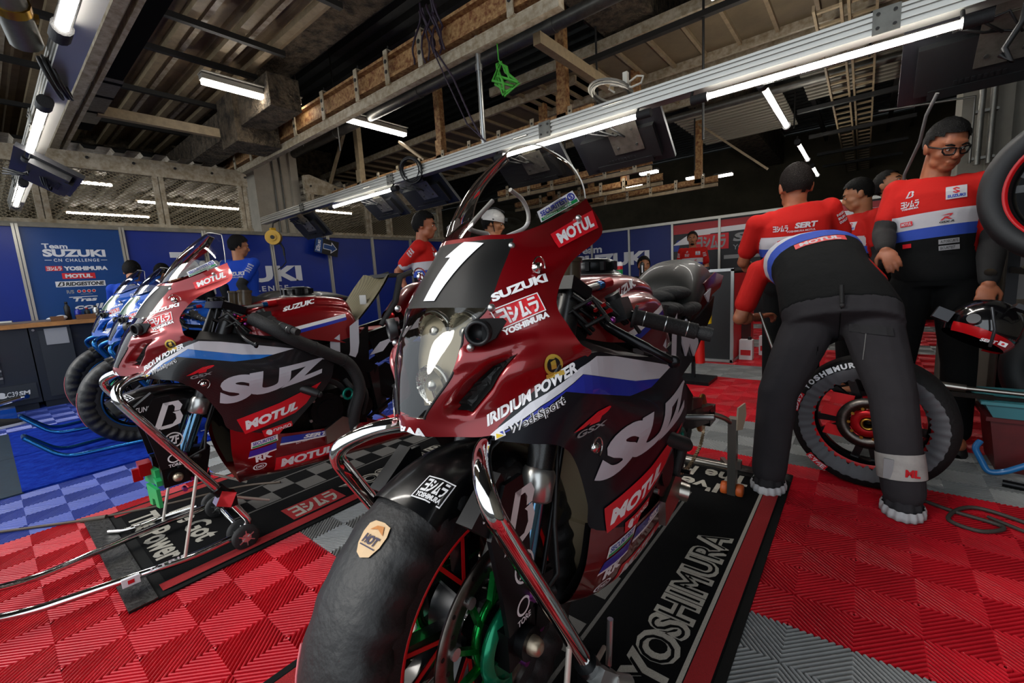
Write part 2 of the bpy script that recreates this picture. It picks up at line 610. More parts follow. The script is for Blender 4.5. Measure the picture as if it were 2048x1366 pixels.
on_left(text('YOSHIMURA', 0.06), 0.675, 1.445, 1.045, 1.493, 0, b)
on_left(RECT, 0.65, 1.352, 0.925, 1.417, 1, b); on_left(text('MOTUL', 0.05), 0.675, 1.362, 0.90, 1.406, 0, b, 0.006)
on_left(RECT, 0.585, 1.262, 1.0, 1.325, 0, b); on_left(bmark(), 0.595, 1.27, 0.66, 1.318, 2, b, 0.006); on_left(text('RIDGESTONE', 0.04, 0.15), 0.665, 1.272, 0.99, 1.316, 2, b, 0.006)
for k in range(4):
    on_left(disc(14), 0.745 + k * 0.042, 1.19, 0.778 + k * 0.042, 1.225, 1, b); on_left(ring(0.1), 0.745 + k * 0.042, 1.19, 0.778 + k * 0.042, 1.225, 0, b, 0.006)
on_left(text('R/S', 0.03), 0.66, 1.185, 0.72, 1.225, 3, b); on_left(RECT, 0.77, 1.17, 0.87, 1.176, 3, b)
on_left(text('Tras', 0.04, 0.2), 0.70, 1.09, 0.90, 1.135, 0, b); on_left(RECT, 0.67, 1.14, 0.91, 1.147, 0, b)
on_left(text('coil', 0.03, 0.2), 0.70, 1.0, 0.95, 1.06, 0, b)
on_left(text('Team', 0.03), 1.67, 1.30, 2.31, 1.66, 0, b)
on_left(text('SUZUKI', 0.05), 1.66, 1.222, 3.36, 1.468, 0, b)
on_left(text('CN CHALLENGE', 0.02, 0, 3, 1.3), 1.92, 1.085, 3.12, 1.165, 0, b)
for y in (1.66, 3.17):
    on_left(RECT, y, 1.12, y + 0.2, 1.132, 0, b)
tg = ob('lettering', b, [print_white, print_red, print_black, print_grey], wl)
# back wall
YB = 8.9
b = B()
b.box((-5.0, YB + 0.03, 0.965), (4.0, 0.04, 1.93), mi=0)
b.box((-1.15, YB + 0.03, 0.965), (3.7, 0.04, 1.93), mi=1)
b.box((-1.15, YB + 0.006, 1.80), (3.7, 0.01, 0.18), mi=2)
wb = struct('wall_back', b, [wall_navy, wall_dark, wall_red])
b = B(); b.box((-3.0, YB, 1.945), (8.0, 0.06, 0.05)); struct('trim_3', b, alu_post)
b = B()
for x in (-5.7, -4.8, -3.91, -3.0, -2.13, -1.27, -0.4, 0.45):
    b.box((x, YB - 0.01, 0.975), (0.04, 0.03, 1.95))
struct('trim_4', b, alu_post)
b = B()
def on_back(sh, x0, z0, x1, z1, mi, off=0.004):
    b.flat(sh, (x0, YB + 0.008 - off, z0), (x1 - x0, 0, 0), (0, 0, z1 - z0), mi)
on_back(text('Team', 0.03), -5.24, 1.50, -4.56, 1.665, 0)
on_back(text('SUZUKI', 0.05), -5.24, 1.18, -3.48, 1.465, 0)
on_back(poly((0, 0), (0.12, 0), (0.2, 0.55), (1, 0.7), (1, 1), (0.12, 0.85)), -3.0, 1.5, 0.6, 1.80, 0, 0.012)
on_back(poly((0, 0), (0.13, 0), (0.19, 0.6), (0.6, 0.9), (0.12, 0.9), (0, 0.3)), -3.0, 1.38, -2.2, 1.62, 4, 0.006)
on_back(RECT, -2.6, 1.36, -1.97, 1.65, 1, 0.014); on_back(GLYPH, -2.55, 1.39, -2.02, 1.62, 3, 0.018)
on_back(text('SERT', 0.05, 0.15), -1.9, 1.475, -0.95, 1.63, 3, 0.016); on_back(text('YOSHIMURA MOTUL', 0.01), -1.9, 1.33, -0.6, 1.42, 3, 0.016)
on_back(RECT, -2.05, 1.17, 0.4, 1.24, 3, 0.016)
ob('lettering', b, [print_white, print_red, print_black, print_grey, wall_blue], wb)

# ---- concrete structure
cream = M('cream painted concrete', 'b5ac9a', rough=0.8, noise=(5, 0.15), bump=(20, 0.2))
grey_conc = M('grey concrete', '6f6c62', rough=0.85, noise=(2, 0.25), bump=(16, 0.3))
spray = M('sprayed fireproofing', '6b5d4a', rough=1.0, noise=(9, 0.55, '2c251c'), bump=(28, 1.0, 'n', 0.05))
deck_dark = M('dark steel deck', '3e413f', rough=0.6, metal=0.3, noise=(8, 0.3))
deck_tan = M('tan steel deck', '8f7a5c', rough=0.65, metal=0.1, noise=(5, 0.3))
tan_steel = M('tan painted steel', '9a8768', rough=0.55, noise=(14, 0.3))
rust = M('rusted tan steel', 'b08a58', rough=0.7, noise=(26, 0.6, '6b3a17'))
cream_steel = M('cream painted steel', 'b8ac96', rough=0.5, noise=(16, 0.25, '8a7a5e'))
galv = M('galvanised pipe', '6d6c66', rough=0.4, metal=0.7, noise=(12, 0.3))
dark_steel = M('dark channel steel', '2b2a28', rough=0.6, metal=0.3)
duct_foil = M('foil wrapped duct', '8a8880', rough=0.4, metal=0.7, noise=(30, 0.35))

b = B(); b.box((-7.85, 3.35, 2.1), (0.72, 0.66, 4.2)); b.box((-7.47, 3.62, 2.1), (0.1, 0.12, 4.2)); struct('wall_pillar', b, cream)
b = B()
for y in (3.3, 3.42):
    b.tube([(-7.46, y, 0), (-7.46, y, 4.2)], 0.012, 8)
struct('trim_5', b, galv)
b = B(); b.box((1.4, 4.35, 2.1), (1.9, 0.3, 4.2)); b.box((0.62, 4.18, 2.1), (0.1, 0.06, 4.2)); struct('wall_right', b, grey_conc)
b = B(); b.box((2.2, 1.5, 2.1), (0.15, 5.6, 4.2)); struct('wall_side', b, grey_conc)
b = B(); b.box((2.2, 9.0, 2.1), (0.15, 9.5, 4.2)); struct('wall_far', b, grey_conc)
b = B(); b.box((-3.0, 13.6, 2.1), (24, 0.1, 4.2)); b.box((-15.5, 5.0, 2.1), (0.1, 18, 4.2)); struct('wall_beyond', b, M('dim far wall', '57503f', rough=0.9, noise=(1.5, 0.4)))
b = B()
for x in (0.525, 0.575):
    b.tube([(x, 4.1, 1.58), (x, 4.1, 2.25)], 0.016, 8)
b.tube([(0.495, 4.12, 1.6), (0.495, 4.12, 2.0), (0.03, 4.12, 2.04)], 0.008, 6)
for z in (1.62, 1.9):
    b.box((0.55, 4.12, z), (0.1, 0.05, 0.015))
struct('trim_6', b, galv)

# ---- ceiling: ribbed deck and hung panels
b = B()
def ribbed(b, x0, x1, y0, y1, z, pitch, depth, mi=0):
    y = y0
    while y < y1:
        for (a, c, za, zb) in ((0, .45, 0, 0), (.45, .55, 0, 1), (.55, .9, 1, 1), (.9, 1.0, 1, 0)):
            b.add([(x0, y + a * pitch, z - za * depth), (x1, y + a * pitch, z - za * depth), (x1, y + c * pitch, z - zb * depth), (x0, y + c * pitch, z - zb * depth)], [(0, 1, 2, 3)], mi)
        y += pitch
ribbed(b, -16, 3, -1.4, 14, 4.3, 0.22, 0.07, 0)
b.box((-6.5, 6.3, 4.42), (19, 16, 0.1), mi=0)
struct('ceiling', b, [deck_dark])
b = B()
ribbed(b, -15, -3.0, -1.4, 2.38, 3.62, 0.16, 0.03, 0)
struct('trim_7', b, [deck_tan])
b = B()
for y in (-0.9, -0.3, 0.25, 0.75, 1.25, 1.55, 1.93, 2.25):
    b.box((-9.0, y, 3.50), (12, 0.07, 0.05), mi=0)
for y in (0.5, 1.0, 1.66, 2.05):
    b.box((-9.0, y, 3.52), (12, 0.045, 0.04), mi=1)
for x in (-12.6, -11.0, -9.4, -7.9, -6.55, -5.4, -4.7, -3.6):
    b.box((x, 0.5, 3.45), (0.05, 3.7, 0.05), mi=2)
struct('trim_8', b, [tan_steel, cream_steel, dark_steel])
b = B()   # rough sprayed beams
b.box((-6.0, 2.60, 3.95), (20, 0.42, 0.62)); b.box((-6.2, 2.52, 3.4), (0.5, 0.5, 1.0)); b.box((-8.6, 2.5, 3.25), (7, 0.34, 0.34)); b.box((-9.5, 3.1, 3.75), (0.5, 4.6, 0.55)); b.box((-2.0, 8.6, 3.9), (0.55, 11.4, 0.7))
b.box((-6, 7.6, 3.95), (18, 0.4, 0.6))
struct('trim_9', b, [spray])
b = B()   # hung panels over the middle of the garage: thin sheet on ribs and long channels
for (x0, x1, y0, y1, z) in ((-3.9, 1.6, 4.62, 5.78, 3.46), (-9.5, -2.9, 5.1, 6.2, 3.46), (-3.9, 1.8, 6.0, 7.0, 3.46), (-9.5, -4.2, 6.5, 7.4, 3.46)):
    b.box(((x0 + x1) / 2, (y0 + y1) / 2, z + 0.05), (x1 - x0, y1 - y0, 0.015), mi=0)
    x = x0 + 0.2
    while x < x1:
        b.box((x, (y0 + y1) / 2, z + 0.02), (0.035, y1 - y0, 0.04), mi=1); x += 0.36
    for y in (y0, y1):
        b.box(((x0 + x1) / 2, y, z), (x1 - x0, 0.045, 0.10), mi=2)
struct('trim_10', b, [M('tan sheet', '75664c', rough=0.7, noise=(3, 0.25)), tan_steel, cream_steel])
b = B()   # rows of pale louvre slats at the right
for (x0, x1, y0, y1) in ((-2.5, -1.0, 7.4, 9.5), (-0.75, 0.6, 6.2, 8.2)):
    y = y0
    while y < y1:
        b.box(((x0 + x1) / 2, y, 3.4), (x1 - x0, 0.07, 0.02)); y += 0.15
struct('trim_11', b, [M('pale louvre slats', 'a29c8c', rough=0.6)])
b = B()   # cable ladders running into the depth
for xc in (-0.33, -0.1):
    for dx in (-0.09, 0.09):
        b.box((xc + dx, 9.2, 3.1), (0.02, 9, 0.05))
    y = 4.8
    while y < 13.5:
        b.box((xc, y, 3.1), (0.18, 0.035, 0.02)); y += 0.28
for x in (-4.4, -3.2):
    pass
struct('trim_12', b, [tan_steel])
b = B()
for (y, x0, x1, z) in ((4.4, -3.4, 1.0, 3.25), (5.9, -0.9, 0.6, 3.05), (7.4, -0.8, 0.6, 3.05), (9.0, -0.8, 0.5, 3.05), (10.6, -0.8, 0.5, 3.05), (12, -0.8, 0.5, 3.05)):
    b.box(((x0 + x1) / 2, y, z), (x1 - x0, 0.06, 0.05))
for (x, y0, y1, z) in ((-1.15, 4.4, 9, 3.6), (-2.3, 4.3, 8.6, 3.62), (0.25, 4.3, 12, 3.55), (0.6, 4.3, 12, 3.55), (-0.75, 4.3, 12, 3.6)):
    b.box((x, (y0 + y1) / 2, z), (0.06, y1 - y0, 0.07))
for (x, y, z0) in ((-1.2, 4.4, 2.2), (-2.25, 4.4, 2.2), (-0.05, 5.9, 3.0), (-3.4, 5.6, 2.4), (-2.2, 7.6, 2.6), (-0.9, 8.0, 3.0), (-6.4, 3.0, 3.0), (-6.0, 3.1, 3.0), (-5.6, 3.4, 2.9)):
    b.tube([(x, y, z0), (x, y, 4.25)], 0.011, 6)
struct('trim_13', b, [dark_steel])

# ---- fence of expanded metal above the partition
def fence(name, label, y0, y1, z0, z1, posts):
    t = thing(name, label, 'fence', (-7.15, y0, 0))
    fr = B()
    for y in posts:
        for dy in (-0.03, 0.03):
            fr.box((0, y - y0 + dy, (z0 + z1) / 2), (0.06, 0.05, z1 - z0))
    fr.box((0, (y1 - y0) / 2, z1 - 0.04), (0.07, y1 - y0, 0.08))
    fr.box((0, (y1 - y0) / 2, z0 + 0.03), (0.07, y1 - y0, 0.06))
    ob('frame', fr, cream_steel, t)
    g = B()
    g.prism([(0, 0), (y1 - y0, 0), (y1 - y0, 0.1), (y1 - y0 - 0.12, 0.15), (0.6, 0.1), (0.1, 0.24), (0, 0.22)], (-0.03, 0, z1 - 0.01), (0, 1, 0), (0, 0, 1), (0.06, 0, 0))
    ob('gusset_beam', g, cream_steel, t)
    bt = B()
    for y in np.arange(0.1, y1 - y0, 0.42):
        bt.cyl((0.03, y, z1 + 0.05), (0.045, y, z1 + 0.05), 0.016, seg=8)
    ob('bolts', bt, dark_steel, t)
    w = B()
    H = z1 - z0; L = y1 - y0; s = 0.6
    k = -H / s
    while k < L + H / s:
        for sg in (1, -1):
            ya, yb = (k, k + H / s) if sg > 0 else (k + H / s, k)
            za, zb = z0, z1
            # clip to the panel
            def at(y):
                return za + (y - ya) / (yb - ya) * (zb - za)
            p, q = (ya, za), (yb, zb)
            if p[0] > q[0]:
                p, q = q, p
            if q[0] <= 0 or p[0] >= L:
                continue
            if p[0] < 0: p = (0, at(0))
            if q[0] > L: q = (L, at(L))
            w.beam((0, p[0], p[1]), (0, q[0], q[1]), 0.006, 0.009, (1, 0, 0))
        k += 0.062
    o = ob('mesh_panel', w, M('weathered mesh', '8d8066', rough=0.6, metal=0.2), t)
    o['kind'] = 'stuff'
fence('mesh_fence', 'cream mesh fence above the blue wall left of the pillar', -0.3, 2.76, 1.96, 2.70, (0.62, 1.7, 2.68))
fence('mesh_fence', 'cream mesh fence above the blue wall right of the pillar', 3.62, 6.6, 1.96, 2.70, (3.7, 4.75, 5.2, 6.0, 6.5))

# neighbouring garage seen through the mesh
b = B(); ribbed(b, -15, -7.9, -1.4, 8, 3.1, 0.3, 0.05, 0); struct('trim_14', b, [cream_steel])
tube_on = M('fluorescent tube', 'fff8ee', rough=0.3, emit=26.0)
tube_far = M('far fluorescent tube', 'fff6e8', rough=0.3, emit=16.0)
for i, (x, y0, y1) in enumerate(((-10.9, 2.2, 4.0), (-10.3, 5.2, 6.4), (-9.4, 6.2, 7.4), (-12.8, 1.4, 2.8), (-9.6, 0.8, 1.7), (-11.5, 4.4, 5.6))):
    t = thing('ceiling_light', 'thin lit strip light in the next garage behind the mesh fence', 'light', (x, (y0 + y1) / 2, 2.95), 0, 'strip lights of the next garage')
    b = B(); b.box((0, 0, 0.04), (0.1, y1 - y0, 0.04)); ob('housing', b, cream_steel, t)
    b = B(); b.tube([(0, -(y1 - y0) / 2 + 0.03, 0), (0, (y1 - y0) / 2 - 0.03, 0)], 0.022, 8); ob('tube', b, tube_far, t)
# ================================================================== overhead gear
lamp_tube = M('lit tube lamp', 'fffaf2', rough=0.3, emit=38.0)
tube_shell = clear_plastic('clear tube sleeve', 'f4f4f4', 0.05, 0.05)
alu_ext = M('aluminium extrusion', 'b4b3ad', rough=0.33, metal=0.75)
screen_black = M('monitor black', '15161a', rough=0.35)
plate_metal = M('brushed bracket plate', '9a968c', rough=0.35, metal=0.9, noise=(20, 0.3))
yellow_paint = M('yellow paint', 'c89a16', rough=0.45)
cable_black = M('black cable', '0d0d0e', rough=0.55)
cable_white = M('white cable', 'c9c4b6', rough=0.55)

# rusted I-beam with its channel and clamps
t = thing('steel_beam', 'rust-stained tan steel I-beam crossing above the bikes', 'beam', (0, 2.86, 3.0))
b = B()
b.box((-4.0, 0, 0.02), (9.4, 0.15, 0.025)); b.box((-4.0, 0, 0.21), (9.4, 0.15, 0.025)); b.box((-4.0, 0, 0.115), (9.4, 0.03, 0.18))
ob('girder', b, rust, t)
b = B()
b.box((-5.0, -0.03, -0.09), (6.6, 0.07, 0.08)); b.box((-5.0, -0.03, -0.045), (6.6, 0.075, 0.012))
ob('channel', b, cream_steel, t)
for k, x in enumerate((-7.5, -6.9, -6.23, -5.52, -4.82, -4.13, -3.61, -3.12, -2.1)):
    b = B()
    b.box((x, -0.088, 0.1), (0.06, 0.012, 0.3)); b.box((x, -0.04, 0.25), (0.06, 0.1, 0.012)); b.box((x, -0.04, -0.04), (0.06, 0.1, 0.012))
    c = ob('clamp', b, cream_steel, t)
    b = B()
    for z in (0.06, 0.15):
        b.cyl((x, -0.094, z), (x, -0.1, z), 0.018, seg=10)
    b.tube([(x, -0.05, 0.24), (x, -0.05, 0.3)], 0.008, 6)
    ob('bolt', b, dark_steel, c)
# wiring bunch on the beam
b = B()
for k in range(9):
    pts = [(-2.95 + 0.1 * math.sin(k * 1.7) + 0.02 * j * math.cos(k), 2.74 - 0.03 * math.sin(j + k), 3.36 - 0.05 * j + 0.03 * math.sin(k * 2 + j)) for j in range(9)]
    b.tube(pts, 0.009, 6)
b.tube([(-2.9, 2.74, 3.0), (-2.75, 2.78, 2.75), (-2.6, 2.8, 2.4), (-2.5, 2.82, 2.2)], 0.008, 6)
b.tube([(-2.92, 2.74, 3.0), (-2.8, 2.78, 2.7), (-2.64, 2.8, 2.35), (-2.45, 2.82, 2.16)], 0.006, 6)
tag(ob('cable_bundle', b, M('dark purple cable', '2a1c2c', rough=0.6)), 'tangle of dark cables hanging from the rusty overhead beam', 'cable')
b = B()
for k in range(7):
    a = k * 0.9
    b.tube([(-2.30 + 0.03 * math.sin(a), 2.85, 2.73), (-2.28 + 0.07 * math.cos(a), 2.83 + 0.02 * math.sin(a * 2), 2.66 - 0.02 * k), (-2.2 + 0.08 * math.sin(a), 2.85, 2.56 - 0.015 * k), (-2.16 + 0.05 * math.cos(a * 1.3), 2.86, 2.52)], [0.004, 0.012, 0.01, 0.004], 6)
b.tube([(-2.2, 2.85, 2.6), (-2.3, 2.85, 2.75), (-2.32, 2.86, 3.0)], 0.005, 6)
tag(ob('strap', b, M('bright green strap', '3f9a2c', rough=0.6)), 'bright green strap knotted under the overhead beam', 'strap')
# strut rail two, its posts and braces
def strut_rail(y, z, x0, x1, nclamp, posts, label, braces=()):
    t = thing('strut_rail', label, 'rail', (0, y, z))
    b = B(); b.box(((x0 + x1) / 2, 0, 0), (x1 - x0, 0.06, 0.075)); b.box(((x0 + x1) / 2, 0.02, 0.0), (x1 - x0, 0.02, 0.1)); ob('rail', b, rust, t)
    b = B(); b.box(((x0 + x1) / 2, -0.01, -0.1), (x1 - x0, 0.05, 0.05)); ob('channel', b, tan_steel, t)
    for k in range(nclamp):
        x = x0 + (k + 0.5) * (x1 - x0) / nclamp
        b = B(); b.box((x, -0.04, -0.02), (0.05, 0.012, 0.2)); c = ob('clamp', b, cream_steel, t)
        b = B()
        for zz in (-0.05, 0.03):
            b.cyl((x, -0.046, zz), (x, -0.05, zz), 0.012, seg=8)
        ob('bolt', b, dark_steel, c)
    for x in posts:
        b = B(); b.box((x, 0.03, 0.75), (0.10, 0.08, 1.45)); b.box((x, -0.02, 0.1), (0.11, 0.02, 0.26)); ob('post', b, rust if x > -5 else tan_steel, t)
    for (xa, za, xb, zb) in braces:
        b = B(); b.beam((xa, 0, za), (xb, 0, zb), 0.05, 0.03); ob('brace', b, tan_steel, t)
strut_rail(4.1, 2.66, -7.4, -2.15, 11, (-2.5, -4.38, -6.27), 'brown strut rail with white clamps behind the lit truss', ((-6.6, 0.85, -7.25, 0.1), (-5.2, 0.4, -4.7, 0.05)))
strut_rail(5.5, 2.40, -4.6, -2.1, 6, (-3.7, -2.3), 'short brown strut rail behind the hanging monitors')
strut_rail(6.7, 2.42, -5.2, -2.4, 7, (-4.4, -3.0), 'brown strut rail farther back above the blue wall panels')
strut_rail(7.8, 2.45, -5.4, -1.9, 8, (-4.2, -2.2), 'rearmost brown strut rail near the back wall', ((-2.2, 0.9, -1.2, 0.0),))
# pipe
b = B(); b.tube([(-9, 3.66, 3.3), (-0.8, 3.66, 3.3)], 0.062, 14)
for x in (-6.1, -4.2, -2.3):
    b.tube([(x - 0.03, 3.66, 3.3), (x + 0.03, 3.66, 3.3)], 0.07, 14)
tag(ob('pipe', b, galv), 'long grey galvanised pipe running under the dark ceiling', 'pipe')
b = B(); b.tube([(-2.6, 7.05, 3.3), (1.2, 7.05, 3.3)], 0.05, 12)
tag(ob('pipe', b, galv), 'grey pipe in front of the pale louvres at the right', 'pipe')
b = B(); b.tube([(-2.60, 0.235, 2.3), (-2.83, 0.3, 2.17)], 0.055, 14); p_ = tag(ob('pipe', b, galv), 'cut end of a grey pipe in a gold clamp, top left corner', 'pipe')
b = B(); b.tube([(-2.68, 0.258, 2.255), (-2.71, 0.265, 2.24)], 0.062, 14); b.box((-2.74, 0.31, 2.24), (0.05, 0.06, 0.02)); ob('clamp', b, gold_metal, p_)
# ducts and strut over the left
b = B(); b.box((-5.2, 1.05, 3.06), (3.4, 0.12, 0.13), mi=0); b.box((-5.9, 1.05, 3.06), (1.4, 0.135, 0.14), mi=1)
for x in (-5.3, -5.7, -6.2):
    b.box((x, 1.05, 3.06), (0.05, 0.14, 0.145), mi=0)
tag(ob('duct', b, [M('black duct', '0b0b0b', rough=0.9, spec=.1), duct_foil]), 'black square duct wrapped in silver foil at its far end', 'duct')
b = B(); b.box((-6.0, 0.84, 2.95), (7, 0.07, 0.12)); b.box((-6.0, 0.93, 2.93), (7, 0.03, 0.06)); b.box((-6.0, 0.90, 3.0), (7, 0.04, 0.05))
tag(ob('channel', b, cream_steel), 'long cream steel channel beside the silver foil duct', 'beam')
b = B(); b.box((-6.22, 1.62, 3.02), (0.07, 1.1, 0.10)); tag(ob('channel', b, tan_steel), 'short cream strut between the foil duct and the rusty beam', 'beam')
b = B(); b.box((-2.1, 3.75, 2.92), (0.07, 1.3, 0.09)); tag(ob('channel', b, tan_steel), 'short tan strut below the cable tangle', 'beam')
b = B(); b.tube([(-2.52, 2.86, 2.12), (-2.52, 2.86, 3.0)], 0.022, 12); b.tube([(-2.52, 2.86, 2.74), (-2.52, 2.86, 2.79)], 0.03, 12)
tag(ob('hanger_rod', b, silver), 'bright vertical tube holding up the lit truss', 'tube')

# aluminium trusses
def truss(name, label, x0, x1, y, z, w=0.085, h=0.10):
    t = thing(name, label, 'truss', (0, y, z))
    b = B()
    L = x1 - x0; xm = (x0 + x1) / 2
    b.box((xm, 0, 0), (L, w - 0.02, h - 0.02))
    for zz in (-h / 2 + 0.008, -0.012, 0.018, h / 2 - 0.008):
        b.box((xm, 0, zz), (L, w, 0.014))
    ob('beam', b, alu_ext, t)
    for x in np.arange(x0 + 1.3, x1, 1.9):
        b = B(); b.box((x, -w / 2 - 0.004, 0), (0.1, 0.006, h + 0.01)); c = ob('joint_plate', b, galv, t)
        b = B()
        for dx in (-0.03, 0.03):
            for dz in (-0.03, 0.03):
                b.cyl((x + dx, -w / 2 - 0.007, dz), (x + dx, -w / 2 - 0.013, dz), 0.008, seg=8)
        ob('bolt', b, dark_steel, c)
    return t
truss('truss', 'long aluminium truss hung across the booth with tube lamps under it', -6.97, 1.1, 2.85, 2.115)
truss('truss', 'aluminium truss at the far left above the tool bench', -7.0, -1.6, 0.40, 2.125)

def tube_lamp(label, a, bb, r=0.021, grp=None):
    a = Vector(a); bb = Vector(bb); d = (bb - a).normalized()
    t = thing('tube_lamp', label, 'lamp', a, 0, grp)
    o = Vector((0, 0, 0)); e = bb - a
    b = B(); b.tube([o + d * 0.05, e - d * 0.05], r * 0.72, 10); ob('tube', b, lamp_tube, t)
    b = B(); b.tube([o + d * 0.03, e - d * 0.03], r, 12, caps=False); ob('sleeve', b, tube_shell, t)
    for p, q in ((o - d * 0.03, o + d * 0.06), (e - d * 0.06, e + d * 0.03)):
        b = B(); b.tube([p, q], r * 1.25, 12); b.tube([p + Vector((0, 0, 0.02)), p + Vector((0, 0.03, 0.06))], 0.008, 6); ob('end_cap', b, black_rubber, t)
    ld = bpy.data.lights.new('tube light', 'AREA'); ld.shape = 'RECTANGLE'; ld.size = (bb - a).length; ld.size_y = 0.04
    ld.energy = 3.0; ld.color = (1, 0.97, 0.92)
    lo = bpy.data.objects.new('tube light', ld); COL.objects.link(lo); lo.parent = t
    x = d; z = Vector((0, 0, 1)); y = z.cross(x)
    mm = Matrix((x, y, z)).transposed().to_4x4(); mm.translation = (bb - a) / 2 + Vector((0, 0, -r - 0.01))
    lo.matrix_local = mm
    return t
tube_lamp('lit tube lamp under the truss, left of the coiled cable', (-4.93, 2.80, 2.01), (-3.68, 2.80, 2.01))
tube_lamp('lit tube lamp under the truss, seen through the windscreen', (-2.32, 2.80, 2.015), (-1.10, 2.80, 2.015))
tube_lamp('longest lit tube lamp at the upper right of the truss', (-0.80, 2.80, 2.01), (0.34, 2.80, 2.0))
tube_lamp('thick lit tube lamp at the top left corner', (-2.36, 0.345, 2.05), (-1.3, 0.345, 2.05), 0.026)
tube_lamp('lit tube lamp left, right above the dark monitor', (-4.42, 0.36, 2.05), (-3.2, 0.36, 2.05), 0.026)
tube_lamp('lit tube lamp lowest at the left edge, by the fence', (-6.5, 0.38, 2.05), (-5.3, 0.38, 2.05), 0.024)
tube_lamp('nearest lit tube lamp of the row running back at the right', (-0.66, 3.95, 2.38), (-0.66, 5.35, 2.38), 0.03)
tube_lamp('middle lit tube lamp of the row running back at the right', (-0.66, 6.2, 2.40), (-0.66, 7.4, 2.40), 0.026)
tube_lamp('farthest lit tube lamp of the row running back at the right', (-0.66, 8.0, 2.42), (-0.66, 9.0, 2.42), 0.026)
def batten(label, x, y0, y1, z):
    t = thing('ceiling_light', label, 'light', (x, (y0 + y1) / 2, z))
    L = y1 - y0
    b = B(); b.box((0, 0, 0.05), (0.09, L, 0.05)); b.box((0, 0, 0.09), (0.16, L, 0.01)); ob('housing', b, M('lamp housing', 'a8a498', rough=0.5), t)
    b = B(); b.box((0, 0, 0.005), (0.075, L - 0.02, 0.035)); ob('diffuser', b, tube_on, t)
batten('lit ceiling light beside the white pillar', -5.28, 1.75, 2.75, 3.2)
batten('lit ceiling light below the rusty beam', -5.28, 3.18, 4.28, 3.2)
batten('lit ceiling light at the top edge above the tan panels', -0.95, 2.7, 3.85, 3.05)
for x, y in ((-3.0, 6.4), (-2.8, 7.2), (-3.4, 8.0), (-2.4, 8.3), (-2.0, 8.6)):
    t = thing('ceiling_light', 'small far ceiling light above the back wall', 'light', (x, y, 2.62), 0, 'small far ceiling lights above the back wall')
    b = B(); b.box((0, 0, 0.03), (0.3, 0.12, 0.03)); ob('housing', b, dark_steel, t)
    b = B(); b.box((0, 0, 0.0), (0.28, 0.1, 0.03)); ob('diffuser', b, tube_far, t)

# monitors hung behind the truss, backs to the camera
def monitor(label, x0, x1, y, ztop, h=0.36, tilt=48, plate=True):
    t = thing('monitor', label, 'monitor', ((x0 + x1) / 2, y, ztop))
    w = x1 - x0
    rm = Matrix.Rotation(R(tilt), 3, 'X')
    def P(p): return rm @ Vector(p)
    b = B(); b.box(P((0, 0.0, -h / 2)), (w, 0.03, h), rm); ob('panel', b, screen_black, t)
    b = B()
    b.box(P((0, -0.03, -h * 0.55)), (w * 0.8, 0.05, h * 0.6), rm); b.box(P((0, -0.045, -h * 0.86)), (w * 0.62, 0.03, h * 0.12), rm)
    for k in range(9):
        b.box(P((-w * 0.15 + k * w * 0.035, -0.058, -h * 0.75)), (w * 0.02, 0.004, h * 0.05), rm)
    ob('rear_cover', b, black_plastic, t)
    if plate:
        b = B(); b.box(P((w * 0.1, -0.06, -h * 0.35)), (w * 0.32, 0.006, h * 0.55), rm); b.box(P((w * 0.1, -0.05, 0.04)), (w * 0.2, 0.006, 0.16), rm)
        p = ob('bracket_plate', b, plate_metal, t)
        b = B()
        for dx in (-0.1, 0.1):
            for dz in (-0.2, -0.5):
                q = P((w * 0.1 + dx * w, -0.064, h * dz)); q2 = P((w * 0.1 + dx * w, -0.072, h * dz)); b.cyl(q, q2, 0.009, seg=8)
        ob('bolt', b, dark_steel, p)
    b = B()
    for k in range(3):
        b.tube([P((-w * 0.3 + k * 0.05, -0.06, -0.05)), P((-w * 0.25 + k * 0.09, -0.1, 0.0)), P((-w * 0.05 + k * 0.06, -0.09, -0.07 - 0.02 * k)), P((w * 0.05, -0.06, -0.1))], 0.006, 6)
    ob('cable', b, cable_black, t)
    return t
monitor('black hanging monitor at the upper right edge', 0.10, 0.68, 2.95, 2.10, 0.40)
monitor('black hanging monitor with a bright bracket, right of the windscreen', -1.74, -1.06, 2.93, 2.10, 0.40)
monitor('black hanging monitor seen through the windscreen', -2.5, -1.84, 2.93, 2.08, 0.34)
monitor('silver backed hanging monitor left of the coiled cable', -4.55, -3.95, 2.93, 2.07, 0.34)
monitor('black hanging monitor under the coiled cable', -3.86, -3.18, 2.93, 2.1, 0.36)
monitor('small dark hanging monitor beside the yellow reel', -6.3, -5.62, 2.93, 2.07, 0.36, 40)
monitor('dark monitor hanging at the far left, edge on', -4.9, -4.2, 0.30, 2.08, 0.34, 60, False)
# cable coils
def coil(label, c, rad, n, mat, ax=(0, 1, 0.3)):
    b = B(); x, y, d = frame_z(ax)
    for k in range(n):
        rr = rad * (0.86 + 0.05 * k); o = Vector(c) + d * (0.012 * (k % 4)) + Vector((0.01 * math.sin(k * 2), 0, 0.01 * math.cos(k)))
        b.tube([o + (x * math.cos(a) * 1.1 + y * math.sin(a) * (0.85 + 0.04 * math.sin(k))) * rr for a in np.linspace(0, 2 * PI, 24)[:-1]], 0.0065, 6, close=True)
    return tag(ob('cable_coil', b, mat), label, 'cable')
coil('coiled black cable hung on the truss above a monitor', (-3.42, 2.79, 2.13), 0.13, 6, cable_black)
coil('coiled grey cable lying on top of the truss by the windscreen', (-1.36, 2.86, 2.215), 0.15, 6, M('grey cable', '77746c', rough=0.6), (0.1, 0.15, 1))
coil('tangled black cable coil between the two left tube lamps', (-2.9, 0.36, 2.07), 0.09, 5, cable_black, (0.3, 1, 0.3))
